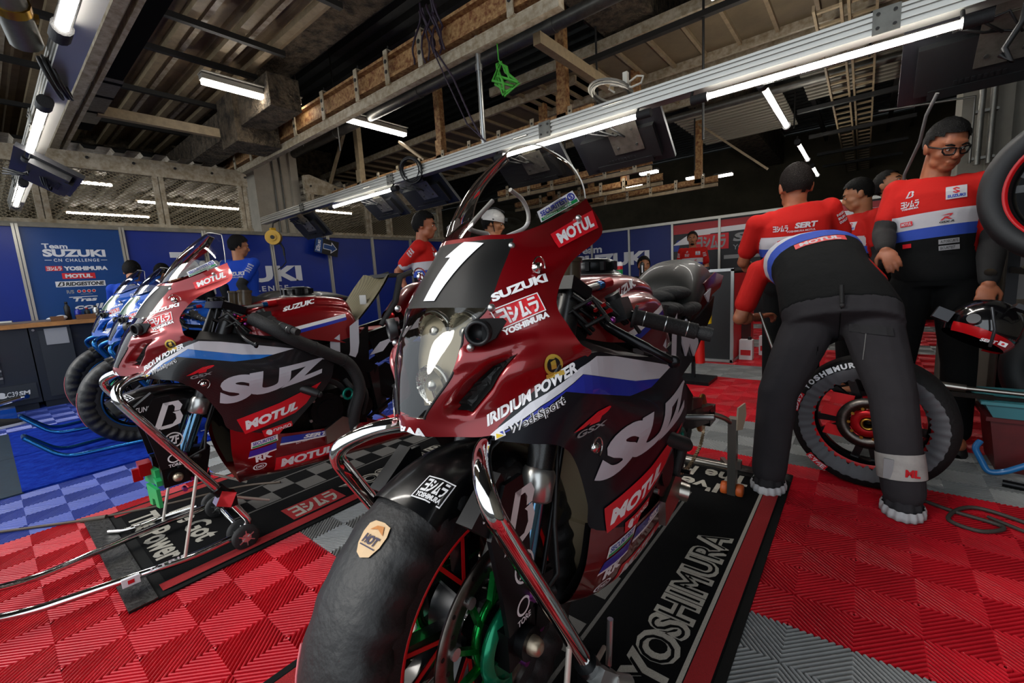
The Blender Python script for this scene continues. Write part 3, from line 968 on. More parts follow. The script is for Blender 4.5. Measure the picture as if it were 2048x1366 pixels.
coil('loop of black cable beside the far left monitor', (-4.6, 0.43, 1.98), 0.11, 3, cable_black, (0.2, 1, 0))
b = B()
pts = [(-1.25 + 0.12 * math.sin(k * 0.7), 2.84, 2.24 + 0.03 * math.sin(k * 1.3)) for k in range(9)]
b.tube(pts, 0.007, 6); b.box((-1.24, 2.82, 2.27), (0.03, 0.03, 0.07))
tag(ob('cable', b, cable_white), 'white cable with a plug on top of the grey coil', 'cable')
b = B(); b.tube([(0.37, 2.78, 2.06), (0.45, 2.74, 2.02), (0.44, 2.73, 1.92), (0.40, 2.74, 1.84), (0.42, 2.73, 1.78), (0.39, 2.74, 1.82)], 0.011, 8)
tag(ob('cable', b, cable_black), 'thick black lamp cable hanging over the right monitor', 'cable')
b = B(); b.tube([(0.23, 2.95, 1.78), (0.2, 3.0, 1.7), (0.19, 3.1, 1.6), (0.15, 3.3, 1.48), (0.15, 3.4, 1.3)], 0.008, 6)
tag(ob('cable', b, M('grey braided cable', '5b5a58', rough=0.6)), 'thin grey cable hanging behind the man with glasses', 'cable')
# reel and sign
t = thing('cable_reel', 'yellow cable reel hanging at the left end of the truss', 'reel', (-6.42, 2.73, 1.815))
b = B(); b.cyl((-0.04, 0.03, 0), (0.04, -0.03, 0), 0.10, seg=28); b.cyl((0.03, -0.025, 0), (0.055, -0.04, 0), 0.05, seg=20); b.box((0, 0, 0.1), (0.06, 0.06, 0.06)); ob('drum', b, yellow_paint, t)
b = B(); b.cyl((0.055, -0.04, 0), (0.065, -0.047, 0), 0.026, seg=14); b.tube([(0, 0, 0.12), (0.0, 0.02, 0.2), (0, 0.1, 0.24), (0, 0.12, 0.3)], 0.01, 6); ob('hub', b, dark_steel, t)
b = B(); b.tube([(0.02, 0.06, -0.06), (0.03, 0.1, -0.15), (0.03, 0.1, -0.25)], 0.014, 8); b.tube([(0.03, 0.1, -0.25), (0.03, 0.11, -0.34), (0.02, 0.06, -0.40), (0.0, 0.0, -0.44)], 0.008, 6); ob('hose', b, cable_black, t)
t = thing('direction_sign', 'dark blue hanging sign with a white arrow by the pillar', 'sign', (-6.90, 3.75, 1.75))
b = B(); rm = Matrix.Rotation(R(-13), 3, 'X')
b.box((0, 0, 0), (0.012, 0.40, 0.25), rm); b.tube([(0, -0.03, 0.12), (0, -0.03, 0.2)], 0.004, 6); ob('board', b, print_black, t)
b = B()
def sg(sh, y0, z0, y1, z1, mi, off):
    b.flat(sh, rm @ Vector((off, y0, z0)), rm @ Vector((0, y1 - y0, 0)), rm @ Vector((0, 0, z1 - z0)), mi)
sg(RECT, -0.195, -0.12, -0.075, 0.12, 1, 0.0075)
V, F, _ = text('SUZUKI', 0.05); sg(([(1 - y, x) for x, y in V], F), -0.155, -0.1, -0.11, 0.08, 0, 0.009)
V, F, _ = text('Team', 0.03); sg(([(1 - y, x) for x, y in V], F), -0.185, -0.1, -0.16, -0.02, 0, 0.009)
sg(poly((0, .28), (.55, .28), (.55, .02), (1, .5), (.55, .98), (.55, .72), (0, .72)), -0.06, -0.1, 0.18, 0.1, 0, 0.0075)
sg(poly((0.03, .33), (.6, .33), (.6, .15), (.93, .5), (.6, .85), (.6, .67), (.03, .67)), -0.06, -0.1, 0.18, 0.1, 1, 0.009)
ob('lettering', b, [print_white, wall_blue2], t)

# ================================================================== floor mats
pile_black = M('black carpet pile', '09090a', rough=1.0, bump=(600, 0.6), noise=(500, 0.5, '101011'), spec=0.1)
pile_red = M('red carpet strip', 'a51219', rough=0.95, bump=(600, 0.6), noise=(400, 0.3))
pile_grey = M('grey carpet pile', '5d5b58', rough=0.95, bump=(600, 0.6), noise=(500, 0.35))
pile_white = M('off white carpet pile', 'b5b0a4', rough=0.95, bump=(600, 0.5), noise=(300, 0.3))
mat_rubber = M('black rubber mat edge', '070808', rough=0.8, spec=0.2)
def race_mat(label, x0, x1, y0, y1, rotate):
    """local frame: u across (0..W), v from the near end (0..L)"""
    W = x1 - x0; L = y1 - y0
    t = thing('floor_mat', label, 'mat', ((x0 + x1) / 2, (y0 + y1) / 2, 0.0), PI if rotate else 0)
    def o(u, v, z): return (u - W / 2, v - L / 2, z)
    b = B()
    b.box((0, 0, 0.004), (W, L, 0.006), mi=0); b.box((0, 0.05, 0.0075), (W - 0.05, L - 0.14, 0.005), mi=1)
    ob('base', b, [mat_rubber, pile_black], t)
    b = B(); Z = 0.0105
    def q(sh, u0, v0, u1, v1, mi, z=Z): b.flat(sh, o(u0, v0, z), (u1 - u0, 0, 0), (0, v1 - v0, 0), mi)
    q(RECT, 0.03, 0.10, 0.085, L - 0.06, 1); q(RECT, W - 0.085, 0.10, W - 0.03, L - 0.06, 1)
    q(RECT, W - 0.10, 0.1, W - 0.088, L - 0.06, 0) if rotate else None
    q(RECT, 0.088, 0.1, 0.10, L - 0.06, 0) if rotate else None
    for s in (-1, 1):
        q(RECT, W / 2 + s * 0.135 - 0.006, 0.42, W / 2 + s * 0.135 + 0.006, L - 0.1, 2)
    k = 0; v = 0.30 + 0.12
    while v < L - 0.15:
        for c in (0, 1):
            if (k + c) % 2 == 0:
                q(RECT, W / 2 - 0.12 + c * 0.12, v, W / 2 + c * 0.12, v + 0.12, 2)
        k += 1; v += 0.12
    q(text("I've Got", 0.03, 0, 2), 0.26, 0.27, 0.70, 0.375, 0); q(text('The Power', 0.03, 0, 2), 0.16, 0.13, 0.74, 0.24, 0)
    # lettering along both long sides
    def along(sh, u0, v0, u1, v1, mi, z, right=True):
        V, F = sh[0], sh[1]
        if right:   # reads towards +v, tops towards -u
            b.add([o(u1 - y * (u1 - u0), v0 + x * (v1 - v0), z) for x, y in V], F, mi)
        else:
            b.add([o(u0 + y * (u1 - u0), v1 - x * (v1 - v0), z) for x, y in V], F, mi)
    for right in (True, False):
        ua, ub = (W - 0.235, W - 0.115) if right else (0.115, 0.235)
        va = 0.62 if right else L - 0.62
        if right:
            along(RECT, ua - .01, 0.60, ub + .01, 0.86, 1, Z, True); along(GLYPH, ua + .005, 0.62, ub - .005, 0.84, 0, Z + .0012, True)
            along(text('YOSHIMURA', 0.075, 0, 3, 1.05), ua, 0.89, ub, 1.68, 0, Z, True); along(text('YOSHIMURA', -0.012, 0, 3, 1.1), ua + .012, 0.90, ub - .012, 1.67, 3, Z + .0012, True)
        else:
            along(RECT, ua - .01, L - 0.86 + .0, ub + .01, L - 0.60, 1, Z, False); along(GLYPH, ua + .005, L - 0.84, ub - .005, L - 0.62, 0, Z + .0012, False)
            along(text('YOSHIMURA', 0.075, 0, 3, 1.05), ua, L - 1.68, ub, L - 0.89, 0, Z, False); along(text('YOSHIMURA', -0.012, 0, 3, 1.1), ua + .012, L - 1.67, ub - .012, L - 0.90, 3, Z + .0012, False)
    # taped hem at the near end
    ob('woven_print', b, [pile_white, pile_red, pile_grey, pile_black], t)
    b = B(); b.box(o(W / 2, 0.035, 0.009), (W, 0.07, 0.004)); b.box(o(W / 2, 0.075, 0.010), (W, 0.01, 0.005))
    ob('tape_hem', b, M('worn black tape', '161715', rough=0.35, bump=(60, 0.5), noise=(30, 0.5)), t)
    return t
race_mat('black racing mat with red edges under the number 1 motorcycle', -1.215, -0.225, 0.0, 2.38, True)
race_mat('black racing mat with red edges under the front-wheel-less motorcycle', -2.87, -1.885, 0.165, 2.56, False)
blue_pile = M('blue carpet pile', '1638a0', rough=1.0, bump=(400, 0.7), noise=(18, 0.35, '0a1f80'), spec=0.05)
blue_tape = M('dark teal tape', '0f2a3a', rough=0.5, noise=(20, 0.4))
for lab, x0, x1 in (('blue carpet mat nearest the red tiles, under the blue bikes', -4.615, -3.69), ('blue carpet mat nearest the tool bench, under the blue bikes', -5.56, -4.63)):
    t = thing('floor_mat', lab, 'mat', ((x0 + x1) / 2, 1.2, 0))
    b = B(); b.box((0, 0.0, 0.006), (x1 - x0, 2.4, 0.012)); ob('pile', b, blue_pile, t)
    b = B(); b.box((0, -1.26, 0.004), (x1 - x0 + 0.01, 0.13, 0.007)); ob('tape_hem', b, blue_tape, t)
    b = B()
    V, F, _ = text('SUZUKI', 0.05); b.add([((x1 - x0) / 2 - 0.08 - 0.13 * y, -0.25 + x * 0.9, 0.013) for x, y in V][:], F, 0)
    V, F, _ = text('Team', 0.03); b.add([((x1 - x0) / 2 - 0.22 - 0.09 * y, -0.25 + x * 0.35, 0.013) for x, y in V], F, 0)
    ob('lettering', b, print_white, t)

# ================================================================== tool bench on the left
bench_dark = M('dark slate drawer steel', '20262e', rough=0.4, coat=0.2)
bench_mid = M('graphite cabinet steel', '2b3036', rough=0.45)
drawer_edge = M('brushed drawer lip', 'a9a9a6', rough=0.35, metal=0.8)
wood_top = M('wooden bench top', 'b07b45', rough=0.5, noise=(6, 0.3))
t = thing('tool_chest', 'dark steel tool chest with silver drawer lips at the left edge', 'tool chest', (-6.85, -0.45, 0))
b = B(); b.box((0, 0, 0.46), (0.38, 1.46, 0.78)); b.box((0, 0, 0.035), (0.34, 1.4, 0.07)); ob('body', b, bench_dark, t)
for k in range(7):
    z = 0.80 - k * 0.075
    b = B(); b.box((0.195, -0.1, z), (0.02, 1.2, 0.066)); d = ob('drawer', b, bench_mid, t)
    b = B(); b.box((0.212, -0.1, z + 0.02), (0.014, 1.2, 0.02)); ob('handle', b, drawer_edge, d)
b = B(); b.box((0.196, 0.0, 0.2), (0.014, 1.42, 0.16)); ob('lower_panel', b, bench_mid, t)
b = B()
for s, y0, z0, y1, z1 in (('Beta', 0.12, 0.165, 0.5, 0.255), ('C39', 0.5, 0.17, 0.575, 0.22), ('SM', 0.58, 0.17, 0.66, 0.215)):
    b.flat(text(s, 0.04 if s != 'C39' else 0.01, 0.1), (0.2045, y0, z0), (0, y1 - y0, 0), (0, 0, z1 - z0), 0)
ob('lettering', b, print_white, t)
t = thing('cabinet', 'dark steel cabinet with a silver square plate beside the tool chest', 'cabinet', (-6.85, 0.5, 0))
b = B(); b.box((0, -0.06, 0.46), (0.38, 0.30, 0.78)); b.box((0, -0.06, 0.035), (0.34, 0.28, 0.07)); b.box((-0.04, 0.28, 0.45), (0.3, 0.36, 0.8)); ob('body', b, bench_dark, t)
b = B(); b.box((0.195, -0.03, 0.46), (0.015, 0.24, 0.70)); d = ob('door', b, bench_mid, t)
b = B(); b.box((0.205, -0.02, 0.74), (0.008, 0.17, 0.17)); ob('plate', b, M('silver card plate', '9a9ca0', rough=0.4), d)
b = B(); b.cyl((0.19, -0.18, 0.82), (0.2, -0.18, 0.82), 0.012, seg=10); ob('lock', b, silver, t)
b = B(); b.box((-6.84, -0.15, 0.872), (0.44, 2.1, 0.04)); b.box((-6.84, -0.15, 0.855), (0.46, 2.1, 0.012))
tag(ob('worktop', b, wood_top), 'long wooden worktop over the dark tool chest and cabinet', 'worktop')
def bottle(label, x, y, z, r, h, mat, capm):
    t = thing('bottle', label, 'bottle', (x, y, z))
    b = B(); b.lathe([(0, 0), (r, 0), (r, h * .7), (r * .45, h * .84), (r * .45, h * .9), (0, h * .9)], (0, 0, 0), (0, 0, 1), 14); ob('body', b, mat, t)
    b = B(); b.lathe([(0, h * .88), (r * .5, h * .88), (r * .5, h), (0, h)], (0, 0, 0), (0, 0, 1), 12); ob('cap', b, capm, t)
ZB = 0.894
bottle('tall black spray bottle on the worktop', -6.9, 0.62, ZB, 0.026, 0.2, black_plastic, black_plastic)
bottle('blue bottle on the worktop behind the spray bottle', -6.9, 0.70, ZB, 0.03, 0.13, blue_vinyl, print_white)
bottle('red capped dark bottle on the worktop', -6.93, 0.78, ZB, 0.026, 0.12, black_plastic, print_red)
bottle('silver tin standing at the right end of the worktop', -6.9, 0.85, ZB, 0.03, 0.14, silver, black_plastic)
b = B(); b.ell((-6.86, 0.50, ZB + 0.02), (0.05, 0.06, 0.025)); b.ell((-6.88, 0.56, ZB + 0.03), (0.04, 0.05, 0.03)); tag(ob('cloth', b, print_white), 'crumpled white cloth on the worktop', 'cloth')
b = B(); b.box((-6.8, 0.52, ZB + 0.025), (0.08, 0.1, 0.05)); b.box((-6.8, 0.75, ZB + 0.025), (0.07, 0.16, 0.05)); tag(ob('box', b, M('brown cardboard', '6d4a30', rough=0.8)), 'low brown box on the worktop edge', 'box')
b = B(); b.beam((-6.76, 0.1, ZB + 0.012), (-6.78, 0.55, ZB + 0.014), 0.02, 0.02); b.beam((-6.84, 0.02, ZB + 0.02), (-6.8, 0.2, ZB + 0.02), 0.05, 0.035)
tag(ob('wrench', b, steel), 'long steel tool lying on the worktop', 'tool')
# roller of a jack and a shoe at the left edge
t = thing('floor_jack', 'blue and chrome floor jack at the left edge by the tool chest', 'jack', (-6.35, 0.03, 0))
b = B(); b.box((0, -0.1, 0.06), (0.14, 0.3, 0.10)); ob('body', b, blue_paint, t)
b = B(); b.tube([(0, -0.2, 0.13), (0, 0.12, 0.19)], 0.022, 10); b.tube([(-0.03, 0.1, 0.19), (0.06, 0.14, 0.2)], 0.02, 10); ob('handle', b, chrome, t)
# ================================================================== motorcycles
# bike frame: x = towards the bike's left, y = towards its tail, z = up; front axle above the origin
def crv(p0, p1, p2, p3, t):
    return 0.5 * ((2 * p1) + (-p0 + p2) * t + (2 * p0 - 5 * p1 + 4 * p2 - p3) * t * t + (-p0 + 3 * p1 - 3 * p2 + p3) * t ** 3)
def cr_eval(pts, u):
    n = len(pts) - 1
    i = min(int(u), n - 1); t = u - i
    a = pts[i - 1] if i > 0 else 2 * pts[0] - pts[1]
    d = pts[i + 2] if i + 2 <= n else 2 * pts[n] - pts[n - 1]
    return crv(a, pts[i], pts[i + 1], d, t)
def surf(rows, us, vs):
    """Catmull-Rom surface: rows x columns of control points, sampled at column params us, row params vs"""
    Rr = [[np.array(p, float) for p in r] for r in rows]
    out = []
    for v in vs:
        ctrl = [cr_eval([r[k] for r in Rr], v) for k in range(len(Rr[0]))]
        out.append([cr_eval(ctrl, u) for u in us])
    return out
def lerp_list(a, b, n):
    return [a + (b - a) * k / (n - 1) for k in range(n)]
def mirror(P):
    return [[np.array((-p[0], p[1], p[2])) for p in row] for row in P]

NOSE = [
    [(0, .068, 1.128), (.055, .075, 1.129), (.098, .100, 1.128), (.132, .150, 1.145), (.150, .215, 1.172), (.155, .278, 1.200)],
    [(0, .045, 1.100), (.056, .052, 1.099), (.100, .080, 1.098), (.142, .140, 1.100), (.172, .205, 1.112), (.192, .272, 1.128)],
    [(0, .012, 1.055), (.056, .018, 1.056), (.103, .045, 1.057), (.142, .080, 1.057), (.166, .115, 1.062), (.182, .155, 1.068)],
    [(0, -.022, 1.000), (.055, -.018, .999), (.104, -.002, .997), (.140, .030, .999), (.168, .060, 1.001), (.188, .089, 1.003)],
    [(0, -.046, .966), (.045, -.043, .966), (.080, -.033, .966), (.126, .010, .966), (.170, .044, .966), (.214, .082, .960)],
    [(0, -.062, .940), (.045, -.058, .941), (.082, -.046, .940), (.130, -.006, .939), (.178, .030, .937), (.236, .082, .930)],
    [(0, -.085, .893), (.042, -.081, .893), (.074, -.066, .893), (.120, -.038, .895), (.180, .004, .900), (.241, .104, .907)],
    [(0, -.102, .850), (.028, -.099, .850), (.048, -.088, .850), (.100, -.050, .852), (.152, -.012, .858), (.190, .026, .868)],
    [(0, -.111, .824), (.018, -.109, .823), (.034, -.100, .820), (.078, -.062, .820), (.120, -.030, .822), (.160, -.003, .830)],
    [(0, -.114, .800), (.022, -.108, .794), (.042, -.094, .790), (.075, -.068, .787), (.105, -.050, .786), (.126, -.036, .788)],
]
SIDE = [
    [(.124, -.036, .790), (.190, .0265, .870), (.240, .105, .909), (.251, .200, .890), (.262, .310, .868), (.270, .400, .852), (.272, .500, .805), (.262, .620, .720)],
    [(.128, -.038, .785), (.192, .016, .830), (.236, .080, .845), (.250, .150, .790), (.264, .240, .735), (.274, .330, .700), (.276, .420, .660), (.262, .580, .635)],
    [(.124, -.040, .781), (.176, -.005, .772), (.212, .043, .757), (.203, .108, .697), (.193, .163, .592), (.186, .188, .520), (.212, .300, .474), (.222, .415, .474)],
]
BELLY = [
    [(.186, .188, .520), (.212, .300, .474), (.214, .415, .440), (.192, .680, .392), (.165, .834, .354), (.125, 1.130, .200)],
    [(.165, .186, .410), (.185, .300, .370), (.185, .430, .330), (.172, .680, .290), (.150, .860, .260), (.110, 1.130, .190)],
    [(.105, .205, .300), (.130, .300, .270), (.135, .450, .245), (.125, .680, .220), (.110, .900, .200), (.085, 1.130, .182)],
    [(.0, .235, .215), (.0, .320, .210), (.0, .470, .200), (.0, .700, .185), (.0, .920, .175), (.0, 1.130, .172)],
]
def smooth(a, b, x):
    t = min(1, max(0, (x - a) / (b - a))); return t * t * (3 - 2 * t)
INTAKE = [(.166, .928), (.124, .911), (.090, .882), (.062, .842), (.064, .826), (.094, .820), (.132, .866)]
def poly_dist(pt, pl):
    n = len(pl); inside = False; d = 9
    x, y = pt
    for i in range(n):
        (x1, y1), (x2, y2) = pl[i], pl[(i + 1) % n]
        if (y1 > y) != (y2 > y) and x < (x2 - x1) * (y - y1) / (y2 - y1) + x1:
            inside = not inside
        L2 = (x2 - x1) ** 2 + (y2 - y1) ** 2
        t = max(0, min(1, ((x - x1) * (x2 - x1) + (y - y1) * (y2 - y1)) / L2))
        d = min(d, math.hypot(x - x1 - t * (x2 - x1), y - y1 - t * (y2 - y1)))
    return d if inside else -d

def dent(P):
    for row in P:
        for p in row:
            d = poly_dist((p[0], p[2]), INTAKE)
            k = smooth(-.003, .016, d)
            p[1] += .026 * k; p[0] -= .008 * k
            # ridge of the cheek above the duct
            q = poly_dist((p[0], p[2]), [(.172, .945), (.085, .935), (.078, .902), (.12, .912)])
            p[1] -= .010 * smooth(-.01, .012, q)
    return P

def sheet(b, P, mi=0, th=0.004):
    """a thin shell with both faces, left and mirrored right"""
    b.grid(P, mi)
def wheel_warmer(label, root, group=None):
    t = thing('tyre_warmer', label, 'tyre warmer', (0, 0, 0))
    b = B(); n = 240; P = []
    prof = [(.238, .048), (.252, .066), (.275, .078), (.300, .080), (.322, .066), (.333, .038), (.336, .0)]
    prof = prof + [(r, -w) for r, w in reversed(prof[:-1])]
    for k in range(n + 1):
        a = 2 * PI * k / n; row = []
        for i, (r, w) in enumerate(prof):
            e = abs(i - 6) / 6
            rip = (math.sin(a * 34) + .6 * math.sin(a * 21 + 1)) * .0062 * smooth(.12, .9, e)
            w2 = w + (rip if w > 0 else -rip); r2 = r + .35 * rip
            row.append(np.array((w2, -math.sin(a) * r2, math.cos(a) * r2)))
        P.append(row)
    b.grid(P)
    o = ob('cover', b, M('black quilted cover', '151516', rough=0.55, bump=(60, 0.25), spec=0.45), t)
    return t, o

def arc_pts(r, a0, a1, n, w, c=(0, 0)):
    return [(w, c[0] - math.sin(a) * r, c[1] + math.cos(a) * r) for a in lerp_list(a0, a1, n)]

WHEEL_Z = 0.38
def front_wheel(root, rim_m, line_m, carrier_m):
    w = ob('front_wheel', B().lathe([(.072, -.045), (.072, .045)], (0, 0, WHEEL_Z), (1, 0, 0), 20), black_metal, root)
    b = B(); b.lathe([(.214, -.05), (.222, -.056), (.262, -.062), (.288, -.048), (.300, -.02), (.302, 0), (.300, .02), (.288, .048), (.262, .062), (.222, .056), (.214, .05)], (0, 0, WHEEL_Z), (1, 0, 0), 64)
    ob('tyre', b, black_rubber, w)
    b = B(); b.lathe([(.214, -.05), (.205, -.047), (.196, -.02), (.194, 0), (.196, .02), (.205, .047), (.214, .05)], (0, 0, WHEEL_Z), (1, 0, 0), 56)
    for k in range(5):
        a = 2 * PI * k / 5 + .3
        for da in (-.22, .22):
            p = (0, -math.sin(a) * .05, WHEEL_Z + math.cos(a) * .05); q = (0, -math.sin(a + da) * .2, WHEEL_Z + math.cos(a + da) * .2)
            b.beam(p, q, .024, .028, (1, 0, 0))
    ob('rim', b, rim_m, w)
    b = B()
    for s in (-1, 1):
        b.lathe([(.209, s * .0505), (.215, s * .0525), (.221, s * .0535), (.215, s * .0535)], (0, 0, WHEEL_Z), (1, 0, 0), 64)
    for k in range(5):
        a = 2 * PI * k / 5 + .3
        for da in (-.22, .22):
            p = (.013, -math.sin(a) * .08, WHEEL_Z + math.cos(a) * .08); q = (.013, -math.sin(a + da) * .195, WHEEL_Z + math.cos(a + da) * .195)
            b.beam(p, q, .008, .006, (1, 0, 0))
    ob('rim_stripe', b, line_m, w)
    for s in (1, -1):
        b = B(); b.lathe([(.128, s * .076), (.168, s * .076), (.168, s * .082), (.128, s * .082)], (0, 0, WHEEL_Z), (1, 0, 0), 64, closed=True)
        for k in range(30):
            a = 2 * PI * k / 30; r = .140 if k % 2 else .156
            c = (s * .0822, -math.sin(a) * r, WHEEL_Z + math.cos(a) * r); b.cyl(c, (s * .0828, c[1], c[2]), .0042, seg=8, mi=1)
        d = ob('brake_disc', b, [brake_steel, matt_black], w)
        b = B()
        for k in range(10):
            a = 2 * PI * k / 10; a2 = a + .30
            b.beam((s * .079, -math.sin(a2) * .068, WHEEL_Z + math.cos(a2) * .068), (s * .079, -math.sin(a) * .126, WHEEL_Z + math.cos(a) * .126), .009, .013, (1, 0, 0))
        b.lathe([(.060, s * .073), (.075, s * .073), (.075, s * .085), (.060, s * .085)], (0, 0, WHEEL_Z), (1, 0, 0), 32, closed=True)
        ob('disc_carrier', b, carrier_m, d)
        for k in range(10):
            a = 2 * PI * k / 10
            c = Vector((s * .077, -math.sin(a) * .128, WHEEL_Z + math.cos(a) * .128)); ob('bobbin', B().cyl(c, c + Vector((s * .010, 0, 0)), .0105, seg=12), silver, d)
    return w

FORK_TOP = Vector((0, .285, 1.02)); FORK_BOT = Vector((0, .005, .375))
def fork_pt(z, x):
    t = (z - FORK_BOT.z) / (FORK_TOP.z - FORK_BOT.z)
    p = FORK_BOT.lerp(FORK_TOP, t); p.x = x; return p

def motorcycle(root, paint, kind):
    first = kind == 'one'
    blue = kind == 'blue'
    pm = paint
    # ---------------- upper fairing, number plate, clear nose
    b = B(); us = lerp_list(2, 5, 34); vs = lerp_list(0, 9, 60)
    P = dent(surf(NOSE, us, vs))
    b.grid(P); b.grid(mirror(P), flip=True)
    b2 = [surf(NOSE, lerp_list(0, 2, 10), lerp_list(7.95, 9, 10)), surf(NOSE, lerp_list(0, 2, 10), lerp_list(0, .30, 4))]
    for p in b2:
        b.grid(p); b.grid(mirror(p), flip=True)
    upper = ob('upper_fairing', b, pm, root, weld=True)
    # thickness lip along the rear edge
    b = B(); p = surf(NOSE, lerp_list(0, 2, 12), lerp_list(.30, 2.95, 24)); b.grid(p); b.grid(mirror(p), flip=True)
    plate = ob('number_plate', b, green_panel if blue else matt_black, root, weld=True)
    b = B(); p = surf(NOSE, lerp_list(0, 2, 12), lerp_list(2.95, 7.95, 30)); b.grid(p); b.grid(mirror(p), flip=True)
    lens = ob('headlight_cover', b, lens_clear, root, weld=True)
    for row in (p, mirror(p)):
        edge = [row[i][-1] for i in range(len(row))]
        ob('cover_seal', B().tube([Vector(e) for e in edge], .0022, 6), black_rubber, root)
    b = B()
    q = [[np.array((x[0] * .93, x[1] + .045 + .02 * (1 - abs(x[0]) / .1), x[2])) for x in row] for row in p]
    b.grid(q); b.grid(mirror(q), flip=True)
    ob('headlight_liner', b, beige_back, root)
    for (w, s, z, r) in ((.040, .014, .953, .036), (-.040, .014, .953, .036), (0, -.040, .864, .033)):
        d = Vector((0, -1, -.12)); hb = B()
        hb.lathe([(r * 1.12, .012), (r, .010), (r * .96, 0), (r * .7, -.02), (r * .3, -.03), (0, -.032)], (w, s, z), d, 28)
        h = ob('headlight', hb, lamp_reflector, root)
        hb = B(); hb.lathe([(r * .34, .004), (r * .26, .010), (0, .013)], (w, s - .002, z), d, 18); hb.tube([(w, s, z - r * .9), (w, s - .006, z - r * .25)], .003, 6); ob('bulb', hb, silver, h)
        hb = B(); hb.lathe([(r * 1.12, .004), (r * 1.17, .005), (r * 1.17, -.004)], (w, s, z), d, 28); ob('bezel', hb, silver, h)
    # duct eye beside the lamp, bolts
    for s in (1, -1):
        b = B(); c = Vector((s * .112, -.035, .962)); d = Vector((s * .45, -.85, -.1))
        b.lathe([(.022, -.006), (.022, .008), (.0165, .010), (.0155, .004), (.0155, -.012), (0, -.014)], c, d, 22)
        b.prism([(0, .022), (.034, .020), (.040, .014), (.022, -.012), (0, -.022)], c + Vector((s * .004, .004, 0)), Vector((s * .62, .78, .0)), Vector((0, 0, 1)), (0, .005, 0))
        ob('duct_eye', b, black_plastic, root)
        for (w, y, z) in ((.122, -.010, 1.0), (.098, -.042, .937), (.135, .125, 1.08), (.098, .088, 1.105), (.165, .222, 1.155)):
            ob('screw', B().ell((s * w, y, z), (.007, .007, .007), None, 10, 6), silver, root)
        # quick fasteners with their rings
        for (w, y, z) in ((.150, .085, 1.062), (.243, .37, .80), (.236, .115, .735)):
            b = B(); b.lathe([(.010, .0), (.010, .006), (0, .008)], (s * (w + .002), y, z), (s, -.35, 0), 12); b.tube([Vector((s * (w + .008), y + .019 * math.cos(a), z + .019 * math.sin(a))) for a in lerp_list(-1.2, 2.8, 12)], .0016, 5); ob('quick_fastener', b, chrome, root)
    # dark mesh in the ducts
    ubvh = bvh_of([upper])
    for s in (1, -1):
        b = B(); ip = [(.160, .923), (.122, .903), (.092, .874), (.068, .842), (.070, .830), (.093, .826), (.127, .868)]
        sh = poly(*[((x - .06) / .12, (z - .82) / .12) for x, z in ip])
        if s < 0:
            sh = ([(1 - p[0], p[1]) for p in sh[0]], [tuple(reversed(f)) for f in sh[1]])
        x0, x1 = (.06, .18) if s > 0 else (-.18, -.06)
        stick(b, sh, [(x0, -.12, .82), (x1, -.12, .82), (x1, -.12, .94), (x0, -.12, .94)], ubvh, .002, 0, .008, .1)
        ob('intake_mesh', b, mesh_dark, root)
    # ---------------- windscreen
    def scr(a, t):
        th = a * PI / 2
        C0 = np.array((0, .072, 1.130)); C1 = np.array((0, .262, 1.335))
        Cm = C0 * (1 - t) + C1 * t + np.array((0, -.012, .010)) * 4 * t * (1 - t)
        E0 = np.array((.156, .272, 1.200)); E1 = np.array((.055, .300, 1.322))
        e = E0 * (1 - t) + E1 * t + np.array((.022, -.004, .004)) * 4 * t * (1 - t)
        k = 1 - math.cos(th)
        lift = .0
        base = Cm * (1 - k) + e * k
        return np.array((e[0] * math.sin(th) ** 1.0, base[1], base[2] + lift))
    P = [[scr(a, t) for a in lerp_list(0, 1, 16)] for t in lerp_list(0, 1, 18)]
    b = B(); b.grid(P); b.grid(mirror(P), flip=True)
    ob('windscreen', b, screen_clear, root, weld=True)
    b = B()
    for mrow in (P, mirror(P)):
        b.tube([Vector(r[-1]) for r in mrow] + [Vector(x) for x in reversed(mrow[-1])], .0017, 6)
    ob('screen_edge', b, M('screen edge', 'b9b6ae', rough=0.2), root)
    # ---------------- side fairing and belly pan
    b = B(); P = surf(SIDE, lerp_list(0, 7, 56), lerp_list(0, 2, 30))
    for row in P:
        for p in row:
            # hollow along the lower flank, as the panel is waisted
            d = math.hypot((p[1] - .36) / .16, (p[2] - .63) / .08)
            p[0] -= .012 * smooth(1.3, .2, d) if d < 1.3 else 0
    b.grid(P); b.grid(mirror(P), flip=True)
    side = ob('side_fairing', b, blue_paint if blue else (navy_paint if first else carbon_fibre), root)
    b = B(); Pb = surf(BELLY, lerp_list(0, 5, 36), lerp_list(0, 3, 24)); b.grid(Pb); b.grid(mirror(Pb), flip=True)
    belly = ob('belly_pan', b, pm, root)
    b = B()
    inner = [[np.array((p[0] - .02, p[1] + .012, p[2])) for p in row] for row in surf(BELLY[:3], lerp_list(0, 1.2, 8), lerp_list(0, 2, 10))]
    b.grid(inner); b.grid(mirror(inner), flip=True)
    for sg in (1, -1):
        b.grid([[(sg * .240, .11, .905), (sg * .10, .16, .93)], [(sg * .246, .25, .875), (sg * .12, .30, .90)], [(sg * .240, .40, .85), (sg * .14, .42, .86)], [(sg * .222, .60, .725), (sg * .15, .62, .74)]])
    ob('inner_panel', b, black_plastic, root)
    # ---------------- tank
    b = B()
    def tank_sec(y, hw, zt, zb, wb):
        pts = []
        for k in range(13):
            a = k / 12 * PI / 2
            pts.append((hw * .82 * math.sin(a) ** .8, y, zt - .055 * (1 - math.cos(a)) ** 1.6))
        pts += [(hw, y, zt - .075), (hw * 1.06, y + .005, (zt + zb) / 2), (wb, y + .01, zb)]
        return [np.array(p) for p in pts]
